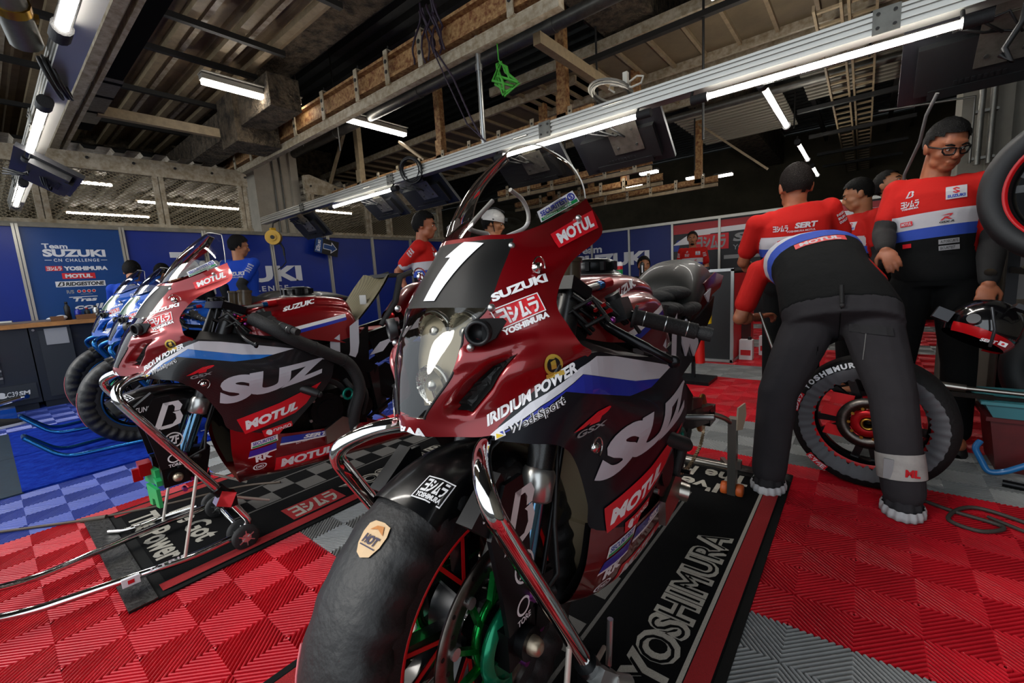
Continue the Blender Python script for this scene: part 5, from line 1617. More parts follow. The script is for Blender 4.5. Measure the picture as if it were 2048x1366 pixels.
DECALS["white_poly"] = poly((0.089, 0.356), (0.153, 0.56), (0.261, 0.755), (0.315, 0.81), (0.41, 0.763), (0.782, 0.49), (0.659, 0.443), (0.503, 0.516), (0.264, 0.708), (0.166, 0.534), (0.093, 0.351))
DECALS["blue_poly"] = poly((0.089, 0.331), (0.165, 0.527), (0.264, 0.705), (0.503, 0.516), (0.659, 0.443), (0.588, 0.409), (0.458, 0.425), (0.217, 0.61), (0.108, 0.382))
DECALS["motul_poly"] = poly((0.073, 0.45), (0.434, 0.622), (0.835, 0.879), (0.76, 0.706), (0.677, 0.485), (0.565, 0.339), (0.128, 0.124))
DECALS["tank_w"] = [(.17, .42, .880), (.15, .76, .925), (.15, .76, .942), (.17, .42, .895)]
DECALS["tank_b"] = [(.17, .42, .864), (.15, .76, .910), (.15, .76, .925), (.17, .42, .880)]
# ================================================================== the four motorcycles
r1 = thing('motorcycle', 'dark red racing motorcycle with white number 1, closest to the camera', 'motorcycle', (-0.60, 0.54, 0), 0.03)
pt = motorcycle(r1, red_paint, 'one'); front_wheel(r1, black_paint, red_stripe, green_metal); tail_closed(r1, red_paint); decals(r1, pt, 'one')
b = B()
for pts in ([(-.02, .252, 1.244), (-.02, .298, 1.226), (-.02, .319, 1.194), (-.02, .302, 1.164), (-.02, .226, 1.139)], [(-.02, .186, 1.213), (-.02, .112, 1.158), (-.02, .120, 1.147), (-.02, .162, 1.143)]):  # first path is the hose, second models a white screen highlight as tube
    b.tube([cr_eval([np.array(p) for p in pts], u) for u in lerp_list(0, len(pts) - 1, 24)], .005, 8)
b.tube([(-.02, .226, 1.139), (-.01, .20, 1.10), (-.02, .162, 1.143)], .004, 6)
ob('breather_tube_and_highlight', b, print_white, r1)
r2 = thing('motorcycle', 'dark red racing motorcycle without its front wheel, second from the camera', 'motorcycle', (-2.2, 0.398, -0.018), -0.054)
pt = motorcycle(r2, red_paint, 'two'); tail_open(r2, red_paint); decals(r2, pt, 'two')
b = B()
hp = [(.19, .33, .965), (.26, .37, .925), (.29, .45, .86), (.27, .60, .77), (.25, .70, .70), (.25, .74, .58), (.23, .71, .46), (.20, .70, .36)]
b.tube([cr_eval([np.array(x) for x in hp], u) for u in lerp_list(0, 7, 40)], .028, 14)
for k in (2.5, 3.6):
    p = cr_eval([np.array(x) for x in hp], k); q = cr_eval([np.array(x) for x in hp], k + .05); b.tube([p, q], .0305, 14)
tag(ob('air_hose', b, black_rubber, None, (-2.2, 0.398, -0.018), (0, 0, -0.054)), 'thick black hose draped over the flank of the front-wheel-less motorcycle', 'hose')
# caliper holders on the bare fork ends
b = B(); b.box((-.02, -.075, .40), (.07, .04, .05)); b.box((-.02, -.10, .38), (.02, .03, .05)); o = ob('caliper_spacer', b, red_metal, r2)
b = B()
b.prism([(-.05, 0), (.05, .0), (.045, .06), (-.04, .07)], (.0, -.065, .335), (1, .25, 0), (0, 0, 1), (0, .018, 0)); b.prism([(-.04, 0), (-.015, .0), (-.01, .03), (.012, .03), (.016, 0), (.045, 0), (.04, .075), (-.045, .085)], (.075, -.075, .265), (1, .2, 0), (0, 0, 1), (0, .012, 0)); b.box((.05, -.05, .355), (.10, .02, .02))
ob('caliper_holder', b, M('green painted holder', '1f9a55', rough=.4), r2)
for lab, pos, rz in (('blue racing motorcycle with a covered front wheel, nearest the tool bench', (-5.05, .68, -.01), 0.0), ('blue racing motorcycle hidden behind the front-wheel-less red one', (-4.20, .66, -.04), 0.0)):
    r = thing('motorcycle', lab, 'motorcycle', pos, rz, None)
    pt = motorcycle(r, blue_paint, 'blue'); front_wheel(r, black_paint, blue_metal, black_metal); tail_closed(r, blue_paint); decals(r, pt, 'blue')

# ---- tyre warmers on the wheels
def warm(label, pos, rz, patch=False):
    t, c = wheel_warmer(label, None)
    t.location = (pos[0], pos[1], pos[2] + WHEEL_Z); t.rotation_euler = (0, 0, rz)
    if patch:
        bv = bvh_of([c]); bb = B()
        a = R(33)
        def pw(w, da): return (w, -math.sin(a + da) * .345, math.cos(a + da) * .345)
        qd = [pw(-.024, .155), pw(.030, .155), pw(.030, -.015), pw(-.024, -.015)]
        el = poly((.5, 0), (.8, .1), (.97, .4), (1, .7), (.9, .95), (.6, 1), (.2, .97), (.03, .85), (0, .6), (.08, .3), (.25, .08))
        stick(bb, el, qd, bv, .003, 0, .012); stick(bb, place(text('HOT', .05, .2), .2, .35, .85, .6), qd, bv, .0045, 1, .012); stick(bb, poly((.25, .7), (.55, .78), (.85, .68), (.7, .9), (.45, .86)), qd, bv, .0045, 2, .012); stick(bb, place(RECT, .2, .28, .85, .31), qd, bv, .0045, 1, .012)
        p = ob('logo_patch', bb, [M('cream patch', 'c9a981', rough=.6), M('dark violet print', '241a3c', rough=.6), M('orange print', 'b4702a', rough=.6)], t)
    b = B()
    b.tube([(-.075, -math.sin(x) * .318, math.cos(x) * .318) for x in lerp_list(1.2, 2.2, 14)], .0025, 5)
    b.tube([(.02, -math.sin(x) * .337, math.cos(x) * .337) for x in lerp_list(1.25, 2.0, 14)], .0025, 5)
    ob('piping', b, M('pink piping', 'c86a70', rough=.6), t)
    return t
warm('black tyre warmer round the front wheel of the number 1 motorcycle', (-0.60, 0.54, 0), 0.03, True)
warm('black tyre warmer on the blue motorcycle nearest the tool bench', (-5.05, .68, -.01), 0)
warm('black tyre warmer on the blue motorcycle behind the red ones', (-4.20, .66, -.04), 0)

# ================================================================== paddock stands
def round_path(pts, rad, n=6):
    """polyline with rounded corners"""
    out = [Vector(pts[0])]
    for i in range(1, len(pts) - 1):
        p = Vector(pts[i]); a = Vector(pts[i - 1]) - p; c = Vector(pts[i + 1]) - p
        r = min(rad, a.length * .45, c.length * .45)
        s = p + a.normalized() * r; e = p + c.normalized() * r
        for k in range(n + 1):
            t = k / n; out.append(s * (1 - t) ** 2 + p * 2 * t * (1 - t) + e * t * t)
    out.append(Vector(pts[-1]))
    return out
def front_stand(label, pos, rz, metal, dark, struts=True, handle=-.95):
    t = thing('paddock_stand', label, 'stand', pos, rz)
    b = B()
    for s in (1, -1):
        b.tube(round_path([(s * .205, .12, .26), (s * .205, -.145, .735), (s * .13, -.075, .775), (s * .02, .17, .735)], .075), .016, 14)
    o = ob('upright', b, metal, t)
    for s in (1, -1):
        b = B(); b.tube([Vector((s * .205, .135, .235)), Vector((s * .205, .105, .285))], .024, 14); b.box((s * .205, .14, .215), (.05, .05, .04)); ob('joint', b, dark, t)
    ob('pin', B().cyl((0, .17, .73), (0, .19, .79), .014, seg=12), dark, t)
    b = B()
    for s in (1, -1):
        b.tube(round_path([(s * .205, .14, .22), (s * .205, .20, .10), (s * .205, .17, .055), (s * .215, .0, .05), (s * .12, -.45, .05), (s * .05, handle, .22)], .08), .014, 14)
    b.tube([(-.205, .17, .06), (.205, .17, .06)], .010, 10); b.tube([(-.05, handle, .22), (.05, handle, .22)], .013, 10)
    ob('base_frame', b, metal, t)
    if struts:
        ps = M('pale strut', 'cfcbc0', rough=.35, metal=.5)
        for s in (1, -1):
            ob('strut', B().tube([(s * .212, -.03, .06), (s * .205, .05, .36)], .006, 8), ps, t); ob('strut', B().tube([(s * .205, .13, .24), (s * .15, .30, .13)], .006, 8), ps, t)
    for s in (1, -1):
        for dx in (-.035, .035):
            b = B(); c = Vector((s * .205 + dx, .17, .052)); b.lathe([(.018, -.014), (.042, -.015), (.050, -.008), (.050, .008), (.042, .015), (.018, .014)], c, (1, 0, 0), 28); w = ob('wheel', b, black_rubber, t)
            b = B(); b.lathe([(.0, .012 * (1)), (.014, .014), (.034, .013), (.034, -.013), (.014, -.014), (0, -.012)], c, (1, 0, 0), 20)
            for k in range(6):
                a = k * PI / 3; b.beam(c + Vector((.0145, 0, 0)), c + Vector((.0145, .032 * math.sin(a), .032 * math.cos(a))), .004, .006, (1, 0, 0))
            ob('hub', b, silver, w)
    return t
st = front_stand('chrome front paddock stand holding up the number 1 motorcycle', (-0.60, 0.54, 0), .03, chrome, black_metal)
b = B(); b.beam((.225, .11, .26), (.235, .17, .20), .03, .035); b.tube([(.24, .16, .21), (.26, .19, .19)], .018, 12); b.tube([(.21, .20, .20), (.215, .205, .31)], .007, 8)
ob('clamp', b, silver, st)
st = front_stand('chrome front paddock stand holding up the front-wheel-less motorcycle', (-2.2, .398, 0), -.054, chrome, black_metal)
for s in (1, -1):
    ob('bracket', B().box((s * .205, .128, .235), (.052, .055, .06), Matrix.Rotation(R(-28), 3, 'X')), red_chrome, st)
b = B()
V, F, _ = text('J-TRIP', .02); b.add([(.2 + .0145 * .7 - y * .004, -.14 + x * .12, .058 + y * .012) for x, y in V], F, 0); b.box((.208, -.19, .055), (.014, .05, .03), None, 0); b.box((.2155, -.19, .055), (.0015, .018, .014), None, 1)
ob('lettering', b, [print_white, print_red], st)
for lab, pos in (('blue front paddock stand under the blue motorcycle nearest the bench', (-5.05, .68, .0)), ('blue front paddock stand under the blue motorcycle behind the red ones', (-4.20, .66, 0))):
    front_stand(lab, pos, 0, blue_metal, black_metal, False, -.60)
def rear_stand(label, pos, rz, metal, rollers):
    t = thing('rear_stand', label, 'stand', pos, rz)
    for s in (1, -1):
        b = B(); b.box((s * .215, .0, .19), (.034, .05, .36)); b.beam((s * .215, .02, .10), (s * .12, .26, .05), .02, .03); ob('upright', b, metal, t)
        for dy in (-.032, .032):
            b = B(); b.lathe([(0, -.013), (.026, -.014), (.030, -.006), (.030, .006), (.026, .014), (0, .013)], (s * .215 + dy, 0, .030), (1, 0, 0), 20); ob('roller', b, rollers, t)
        b = B(); b.cyl((s * .255, 0, .03), (s * .165, 0, .03), .006, seg=8); b.box((s * .24, .01, .15), (.02, .03, .04)); ob('axle', b, steel, t)
        b = B(); b.prism([(-.02, -.05), (.03, -.06), (.06, .0), (.05, .06), (-.01, .05)], (s * .235, .0, .37), (.3, 1, 0), (0, 0, 1), (s * .006, 0, 0)); ob('swingarm_plate', b, M('cream nylon plate', 'a89e88', rough=.5), t)
    b = B(); b.tube([(-.215, .03, .12), (.215, .03, .12)], .014, 10); b.tube(round_path([(.215, .0, .34), (.19, -.05, .38), (.15, -.08, .40)], .03), .012, 8); b.tube(round_path([(-.215, .0, .34), (-.19, -.05, .38), (-.15, -.08, .40)], .03), .012, 8)
    ob('cross_bar', b, metal, t)
rear_stand('aluminium rear stand with orange rollers behind the number 1 motorcycle', (-.642, 2.04, 0), .03, steel, M('orange roller', 'b4501c', rough=.5))
rear_stand('aluminium rear stand under the tail of the front-wheel-less motorcycle', (-2.10, 1.86, 0), -.05, steel, black_rubber)
for lab, pos in (('rear stand under the blue motorcycle nearest the bench', (-5.05, 2.12, 0)), ('rear stand under the blue motorcycle behind the red ones', (-4.20, 2.10, 0))):
    rear_stand(lab, pos, 0, blue_metal, black_rubber)

# ================================================================== gear at the right
def slick(label, c, axis, r, wd, red=True, letters=False):
    t = thing('wheel', label, 'wheel', c)
    d = Vector(axis).normalized()
    b = B(); h = wd / 2
    b.lathe([(.215, -h * .55), (.225, -h * .72), (r * .88, -h * .95), (r * .97, -h * .6), (r, 0), (r * .97, h * .6), (r * .88, h * .95), (.225, h * .72), (.215, h * .55)], (0, 0, 0), d, 72)
    ob('tyre', b, M('slick tyre rubber', '17181a', rough=.55, noise=(6, .3)), t)
    b = B(); b.lathe([(.214, -h * .5), (.200, -h * .4), (.195, 0), (.200, h * .4), (.214, h * .5)], (0, 0, 0), d, 56); b.lathe([(0, -.04), (.05, -.04), (.05, .04), (0, .04)], (0, 0, 0), d, 24)
    x, y, z = frame_z(d)
    for k in range(5):
        for da in (-.16, .16):
            a = 2 * PI * k / 5 + .4
            b.beam((x * math.cos(a) + y * math.sin(a)) * .045, (x * math.cos(a + da) + y * math.sin(a + da)) * .2, .03, .022, d)
    ob('rim', b, black_paint, t)
    b = B()
    for s in (-1, 1):
        b.lathe([(.212, s * h * .53), (.222, s * h * .68), (.226, s * h * .74), (.216, s * h * .6)], (0, 0, 0), d, 64)
    ob('rim_stripe', b, red_stripe, t)
    return t, d, x, y
tR, d, x, y = slick('bare slick tyre on the rack at the upper right edge', (.665, 2.72, 1.27), (-.30, -.95, 0), .31, .19)
b = B()
for k, ch in enumerate('BRIDGESTONE'):
    V, F, asp = text(ch, .03)
    a = R(205) + k * .085
    if frame_z(d)[0].x > 0: pass
    for_v = []
    ux, uy = (Vector((-d.y, d.x, 0)).normalized() * -1, Vector((0, 0, 1)))
    for p in V:
        ang = -a - (p[0] * asp - .3) * .045; rr = .240 + p[1] * .026
        for_v.append((ux * math.cos(ang) + uy * math.sin(ang)) * rr + d * .0915)
    b.add(for_v, F, 0)
ob('lettering', b, print_grey, tR)
slick('bare slick wheel standing low at the right edge behind the helmet', (.90, 3.30, .435), (-.35, -.93, .0), .335, .19)
t = thing('tyre_rack', 'grey steel tyre rack behind the tyres at the right edge', 'rack', (.95, 3.52, 0))
b = B()
for dx in (-.33, .0, .45):
    b.box((dx, 0, .70), (.045, .045, 1.40))
for z, d in ((.085, .1), (.93, .72)):
    b.box((.05, -d, z), (.82, .03, .03)); b.box((.05, -d - .26, z), (.82, .03, .03)); b.box((-.33, -d / 2 - .13, z), (.03, d + .26, .03)); b.box((.45, -d / 2 - .13, z), (.03, d + .26, .03))
ob('frame', b, black_metal, t)
b = B(); b.box((-.17, .03, .98), (.26, .01, .42)); b.box((.22, .03, .98), (.38, .01, .42)); ob('back_panel', b, M('pale grey panel', '8a8a88', rough=.5), t)
# the wheel being wrapped
t = thing('wheel', 'rear wheel being wrapped on the red tiles between the mechanic\'s legs', 'wheel', (.05, 2.52, .30))
d = Vector((-.06, -1, 0)).normalized()
b = B(); b.lathe([(.215, -.055), (.225, -.07), (.25, -.088), (.275, -.075), (.285, 0), (.275, .075), (.25, .088), (.225, .07), (.215, .055)], (0, 0, 0), d, 56); ob('tyre', b, black_rubber, t)
b = B(); b.lathe([(.214, -.05), (.196, -.03), (.196, .03), (.214, .05)], (0, 0, 0), d, 48); b.lathe([(.0, .05), (.04, .05), (.05, .0), (.04, -.05), (0, -.05)], (0, 0, 0), d, 20)
x, y, z = frame_z(d)
for k in range(5):
    for da in (-.2, .2):
        a = 2 * PI * k / 5 + .9; b.beam((x * math.cos(a) + y * math.sin(a)) * .05, (x * math.cos(a + da) + y * math.sin(a + da)) * .2, .03, .03, d)
ob('rim', b, black_paint, t)
b = B(); b.lathe([(.205, .05), (.214, .056), (.22, .062), (.216, .06)], (0, 0, 0), d, 56)
for a in (2.4, 2.9, 3.6):
    c = (x * math.cos(a) + y * math.sin(a)) * .14 + d * .045; b.prism([(-.045, -.02), (.04, -.03), (.05, .02), (-.03, .03)], c, x, y, d * .004)
ob('rim_stripe', b, red_stripe, t)
b = B(); b.lathe([(.07, .075), (.118, .075), (.118, .081), (.07, .081)], (0, 0, 0), d, 48, closed=True); dk = ob('brake_disc', b, brake_steel, t)
b = B(); b.lathe([(.03, .08), (.05, .084), (.066, .078), (.066, .07)], (0, 0, 0), d, 32); ob('disc_carrier', b, red_metal, dk)
b = B()
for k in range(10):
    a = 2 * PI * k / 10; c = (x * math.cos(a) + y * math.sin(a)) * .07 + d * .08; b.cyl(c, c + d * .006, .007, seg=8)
b.lathe([(.018, .06), (.03, .09), (.022, .095), (.018, .09)], (0, 0, 0), d, 24)
ob('bobbin', b, gold_metal, dk)
t = thing('tyre_warmer', 'black tyre warmer with grey gathered edge round the loose rear wheel', 'tyre warmer', (.05, 2.52, .30))
b = B(); P = []; P2_ = []
for k in range(169):
    a = 2 * PI * k / 168; row = []
    for i, (r, h) in enumerate([(.205, .085), (.225, .098), (.25, .108), (.262, .108)]):
        rip = (math.sin(a * 46) + .6 * math.sin(a * 29)) * .006 * (1 - i / 4.0)
        row.append((x * math.cos(a) + y * math.sin(a)) * (r + rip) + d * (h + rip))
    P.append(row)
    P2_.append([(x * math.cos(a) + y * math.sin(a)) * r + d * h for r, h in [(.26, .108), (.292, .098), (.300, .05), (.300, -.05), (.292, -.1), (.25, -.108)]])
b.grid(P2_); cov = ob('cover', b, M('black quilted cover', '0e0e0f', rough=0.7, bump=(60, 0.3), spec=0.3), t)
b = B(); b.grid(P); ob('gathered_edge', b, M('grey gathered cloth', '505054', rough=.65), cov)
b = B()
for s, a0, rr, mi, n in (('YOSHIMURA', 2.62, .276, 0, .062),):
    for k, ch in enumerate(s):
        V, F, asp = text(ch, .05)
        a = 2.55 - k * .105
        ux = Vector((1, 0, 0)); uy = Vector((0, 0, 1))
        b.add([(ux * math.cos(a - (p[0] - .5) * .085) + uy * math.sin(a - (p[0] - .5) * .085)) * (.266 + p[1] * .024) + d * (.1085 - p[1] * .006) for p in V], F, 0)
for a0 in (2.86, 1.9 - 1.3, 4.0):
    b.add([(ux * math.cos(a0 - (p[0] - .5) * .34) + uy * math.sin(a0 - (p[0] - .5) * .34)) * (.264 + p[1] * .028) + d * (.1083 - p[1] * .007) for p in cut(RECT, 8, 2)[0]], cut(RECT, 8, 2)[1], 1)
    b.add([(ux * math.cos(a0 - (p[0] - .5) * .30) + uy * math.sin(a0 - (p[0] - .5) * .30)) * (.267 + p[1] * .022) + d * (.1095 - p[1] * .007) for p in GLYPH[0]], GLYPH[1], 0)
ob('lettering', b, [print_white, print_red], cov)
# helmet held by the man with glasses
t = thing('helmet', 'black open helmet with a red lower rim hanging from the man\'s hand', 'helmet', (.42, 2.80, .70))
rm = Matrix.Rotation(R(28), 3, 'Y') @ Matrix.Rotation(R(-15), 3, 'X')
b = B(); P = []
for i in range(15):
    th = R(8) + (R(118) - R(8)) * i / 14
    P.append([rm @ Vector((.125 * math.sin(th) * math.cos(a), .145 * math.sin(th) * math.sin(a), .13 * math.cos(th))) for a in lerp_list(0, 2 * PI, 33)])
b.grid(P); b.grid([[p * .93 for p in r_] for r_ in P], flip=True)
ob('shell', b, M('helmet gloss black', '0c0c0e', rough=.15, coat=1), t)
b = B(); P = []
for i in range(6):
    th = R(104) + R(18) * i / 5
    P.append([rm @ (Vector((.128 * math.sin(th) * math.cos(a), .148 * math.sin(th) * math.sin(a), .133 * math.cos(th)))) for a in lerp_list(-2.6, .9, 26)])
b.grid(P); ob('rim', b, M('helmet red', 'b01016', rough=.25, coat=.6), t)
b = B(); c = rm @ Vector((-.06, -.13, -.01)); b.cyl(c, c + rm @ Vector((-.01, -.02, 0)), .022, seg=16); ob('visor_pivot', b, M('helmet fittings', '3a3b3e', rough=.3, metal=.5), t); b = B(); c = rm @ Vector((-.15, -.06, -.02)); b.box(c, (.06, .03, .05), rm); ob('chin_vent', b, MATS['helmet fittings'], t); b = B(); b.tube([rm @ Vector((.03, -.15, -.09)), rm @ Vector((.0, -.19, -.03)), rm @ Vector((-.05, -.18, .05))], .006, 6); ob('strap', b, MATS['helmet fittings'], t); ob('top_vent', B().box(rm @ Vector((.05, -.12, .10)), (.07, .05, .02), rm), MATS['helmet fittings'], t)
b = B(); c = rm @ Vector((.06, -.139, -.06)); b.box(c, (.026, .002, .018), rm, 0); b.cyl(c + Vector((0, -.001, 0)), c + Vector((0, -.0025, 0)), .005, seg=12, mi=1); b.flat(text('SERT', .04), rm @ Vector((-.01, -.155, -.085)), rm @ Vector((.05, .003, .012)), rm @ Vector((0, 0, .014)), 0)
ob('lettering', b, [print_white, print_red], t)
# red tool box with a turquoise tray
t = thing('tool_box', 'dark red plastic tool box on the grey tiles, right edge', 'tool box', (.74, 3.06, 0))
b = B(); b.prism([(-.21, 0), (.24, 0), (.27, .26), (-.245, .26)], (0, -.13, 0), (1, 0, 0), (0, 0, 1), (0, .26, 0)); b.box((.01, 0, .255), (.54, .30, .02)); ob('body', b, M('dark red plastic', '5c1416', rough=.45, noise=(8, .3)), t)
t = thing('tray', 'turquoise plastic tray on top of the red tool box', 'tray', (.72, 3.04, .268))
b = B(); b.prism([(-.22, 0), (.26, 0), (.28, .06), (-.25, .06)], (0, -.14, 0), (1, 0, 0), (0, 0, 1), (0, .30, 0)); ob('body', b, M('turquoise plastic', '2f6f78', rough=.45), t)
b = B(); b.box((.015, .01, .068), (.56, .33, .014)); ob('rim', b, M('turquoise rim', '3c8088', rough=.4), t)
b = B(); b.cyl((.30, 2.95, .395), (.41, 2.95, .385), .018, seg=14); b.cyl((.41, 2.95, .385), (.85, 2.96, .365), .011, seg=12); tag(ob('torque_wrench', b, steel), 'long steel torque wrench lying across the turquoise tray', 'tool')
b = B(); b.beam((.33, 2.92, .362), (.50, 2.93, .355), .03, .02); b.beam((.50, 2.93, .355), (.72, 2.94, .35), .018, .012); tag(ob('ratchet', b, dark_metal), 'shorter dark ratchet below the torque wrench on the tray', 'tool')
t = thing('paddock_stand', 'light blue tubular stand in front of the red tool box', 'stand', (.52, 2.86, 0))
b = B(); b.tube(round_path([(-.05, .06, .14), (-.07, .04, .11), (-.03, -.02, .016), (.02, -.02, .03), (.42, -.05, .34)], .03), .013, 12); ob('tube', b, M('light blue paint', '1f6fae', rough=.35, coat=.4), t)
b = B(); b.tube([(.0, -.12, .015), (.35, -.18, .015)], .016, 12); b.box((.06, -.12, .012), (.06, .02, .02)); ob('foot_bar', b, black_metal, t)
# cables on the floor
b = B(); b.tube([cr_eval([np.array(p) for p in [(.20, 2.42, .008), (.32, 2.35, .008), (.45, 2.30, .008), (.38, 2.22, .008), (.30, 2.27, .008), (.40, 2.42, .012), (.62, 2.30, .008), (.80, 2.1, .008)]], u) for u in lerp_list(0, 7, 60)], .0075, 8)
b.tube([cr_eval([np.array(p) for p in [(.42, 2.36, .01), (.55, 2.24, .01), (.5, 2.15, .01), (.7, 2.0, .01)]], u) for u in lerp_list(0, 3, 30)], .0065, 8)
tag(ob('cable', b, M('grey brown cable', '3b3733', rough=.6)), 'looped grey cable lying on the red tiles at the right', 'cable')
b = B(); b.tube([cr_eval([np.array(p) for p in [(-3.15, -.12, .008), (-2.98, .08, .008), (-2.86, .22, .012), (-2.72, .46, .012), (-2.60, .75, .012), (-2.45, .9, .016)]], u) for u in lerp_list(0, 5, 40)], .0065, 8)
b.tube([(-2.90, .16, .012), (-2.83, .24, .014)], .012, 8)
tag(ob('cable', b, M('brown cable', '4a3d30', rough=.6)), 'thin brown cable with a pale connector along the blue and red tile border', 'cable')
b = B(); b.tube([cr_eval([np.array(p) for p in [(-2.62, .22, .02), (-2.55, .28, .025), (-2.53, .40, .03), (-2.46, .52, .05)]], u) for u in lerp_list(0, 3, 20)], .009, 8)
tag(ob('strap_lead', b, chrome), 'short bent chrome rod lying on the second racing mat', 'rod')
# cabinet, suit and trolley in the middle distance
t = thing('cabinet', 'red trimmed flight case with silver corners behind the number 1 motorcycle', 'cabinet', (-1.42, 5.6, 0))
b = B(); b.box((0, 0, .50), (.70, 1.15, 1.0), mi=0); b.box((.352, 0, .5), (.01, 1.10, .92), mi=1); b.box((.359, .1, .24), (.012, .5, .38), mi=2); ob('body', b, [black_plastic, print_red, black_plastic], t)
b = B()
for x in (-.35, .35):
    b.box((x, -.58, .5), (.03, .03, 1.02))
b.box((0, -.58, 1.0), (.73, .03, .03)); b.box((.35, 0, 1.0), (.03, 1.17, .03)); b.box((.35, .0, .02), (.03, 1.17, .03)); b.box((0, -.58, .02), (.72, .03, .03))
ob('edging', b, silver, t)
for k, yy in enumerate((-.05, .28)):
    t = thing('canister', ('small white canister on the floor in front of the flight case', 'small white canister behind the other, beside the flight case')[k], 'canister', (-.98 + k * .14, 5.35 + yy, 0))
    b = B(); b.box((0, 0, .11), (.13, .1, .22)); ob('body', b, print_white, t)
    b = B(); b.cyl((0.03, 0, .22), (.03, 0, .25), .02, seg=12); ob('cap', b, black_plastic, t)
    b = B(); b.flat(RECT, (-.05, -.0515, .05), (.1, 0, 0), (0, 0, .06), 0); ob('marking', b, print_red, t)
t = thing('racing_suit', 'red, black and yellow leather suit hanging behind the tail of the number 1 motorcycle', 'suit', (-1.20, 4.05, 0))
b = B(); b.tube([(0, 0, 1.0), (0, 0, .92), (.0, 0, .7), (0, 0, .45), (-.02, 0, .2)], [.06, .13, .12, .11, .06], 16); ob('leather', b, M('black leather', '0d0d0e', rough=.5), t)
b = B(); b.tube([(.10, -.03, .96), (.14, -.05, .78), (.15, -.05, .6)], [.04, .045, .035], 12, mi=0); b.tube([(.15, -.05, .62), (.155, -.05, .55)], [.037, .03], 12, mi=1); b.tube([(.08, -.08, .5), (.1, -.08, .2)], [.05, .04], 12, mi=0)
ob('sleeve', b, [M('red leather', 'c01810', rough=.5), yellow_vinyl], t)
b = B(); b.box((0, 0, 1.03), (.3, .03, .03)); b.box((0, .06, .5), (.03, .03, 1.05)); b.box((0, .05, .015), (.35, .3, .03)); ob('hanger', b, black_metal, t)
t = thing('gloves', 'black padded gloves lying on the tail of the number 1 motorcycle', 'gloves', (-.62, 1.72, .925))
b = B(); b.ell((.02, -.16, .02), (.08, .08, .028)); b.ell((.06, -.08, .03), (.07, .09, .028)); b.ell((.08, -.20, -.02), (.06, .09, .028)); b.ell((.12, -.06, -.03), (.03, .12, .025)); ob('padding', b, M('black textile', '101011', rough=.85, bump=(60, .4)), t)
b = B(); b.box((-.06, -.20, .05), (.05, .01, .05)); b.ell((.06, -.26, -.02), (.05, .03, .012)); ob('tab', b, print_red, t)
t = thing('trolley', 'low black tool trolley below the blue back wall', 'trolley', (-2.40, 4.78, 0))
b = B(); b.box((0, 0, .46), (1.1, .5, .92)); b.box((0, -.01, .93), (1.14, .54, .03)); ob('body', b, black_plastic, t)
t = thing('bottle', 'white bottle with red and green bands standing on the black trolley', 'bottle', (-2.20, 4.72, .945))
b = B(); b.lathe([(0, 0), (.035, 0), (.035, .2), (.02, .22), (0, .22)], (0, 0, 0), (0, 0, 1), 16); ob('body', b, print_white, t)
b = B(); b.cyl((0, 0, .13), (0, 0, .17), .0358, seg=16, mi=0); b.cyl((0, 0, .08), (0, 0, .13), .0358, seg=16, mi=1); ob('band', b, [print_red, green_vinyl], t)
t = thing('bottle', 'slim black spray can with white marks on the black trolley', 'bottle', (-1.93, 4.72, .945))
b = B(); b.lathe([(0, 0), (.025, 0), (.025, .17), (.012, .2), (0, .2)], (0, 0, 0), (0, 0, 1), 14); ob('body', b, black_plastic, t)
b = B(); b.box((0.012, -.022, .12), (.012, .008, .08)); ob('marking', b, print_white, t)
b = B(); b.lathe([(.15, -.09), (.29, -.09), (.31, 0), (.29, .09), (.15, .09)], (-3.35, 4.3, .62), (.3, -.9, 0), 40); tag(ob('tyre', b, black_rubber), 'black tyre standing beyond the raised seat by the blue wall', 'tyre')
t = thing('tyre_stack', 'dark stack of crates under the tyre by the blue wall', 'crate', (-3.35, 4.3, 0)); b = B(); b.box((0, 0, .155), (.5, .4, .31)); ob('body', b, black_plastic, t)
t = thing('window_stand_in', 'bright white stand-in panel in place of a bright window at the back between the mechanics', 'board', (-.16, 6.3, 0))  # panel on legs made up to stand for the bright window behind
b = B(); b.box((0, 0, 1.30), (.34, .03, .5)); ob('panel', b, M('white stand-in panel', 'd9e4e6', rough=.5), t)
b = B(); b.box((-.15, .03, .75), (.03, .03, 1.5)); b.box((.15, .03, .75), (.03, .03, 1.5)); ob('leg', b, alu_post, t)
b = B()
for k in range(5):
    b.tube([(.58 + .02 * k, 3.1, .95), (.62 + .02 * k, 3.05, 1.03 - .02 * k), (.66, 3.04, .98 - .02 * k), (.60, 3.06, .90 - .01 * k)], .006, 6)
tag(ob('cable', b, M('olive cable', '4a4636', rough=.6)), 'bundle of olive cable hanging beside the tyre rack', 'cable')
# ================================================================== people
skin_a = M('tanned skin', '94583c', rough=0.5, noise=(40, .12), spec=.4)
skin_b = M('light brown skin', 'a06a4a', rough=0.5, noise=(40, .12), spec=.4)
hair_black = M('black hair', '070606', rough=.6, bump=(180, .8), spec=.15)
hair_brown = M('dark brown hair', '120c0a', rough=.6, bump=(180, .8), spec=.15)
shirt_red = M('red team shirt', 'a8140f', rough=.8, bump=(16, .35), spec=.2)
shirt_white = M('white shirt band', 'b4b3b8', rough=.8, bump=(16, .35))
shirt_bluec = M('blue shirt band', '1f3f9c', rough=.8, bump=(16, .35))
shirt_black = M('black shirt cloth', '0b0c0d', rough=.9, bump=(12, .5), spec=.2)
shirt_royal = M('royal blue team shirt', '123a9e', rough=.8, bump=(16, .4), spec=.2)
cloth_grey = M('charcoal work trousers', '343235', rough=.9, bump=(10, .6), noise=(3, .25), spec=.2)
cloth_black = M('black trousers', '08090a', rough=.95, bump=(10, .5), spec=.2)
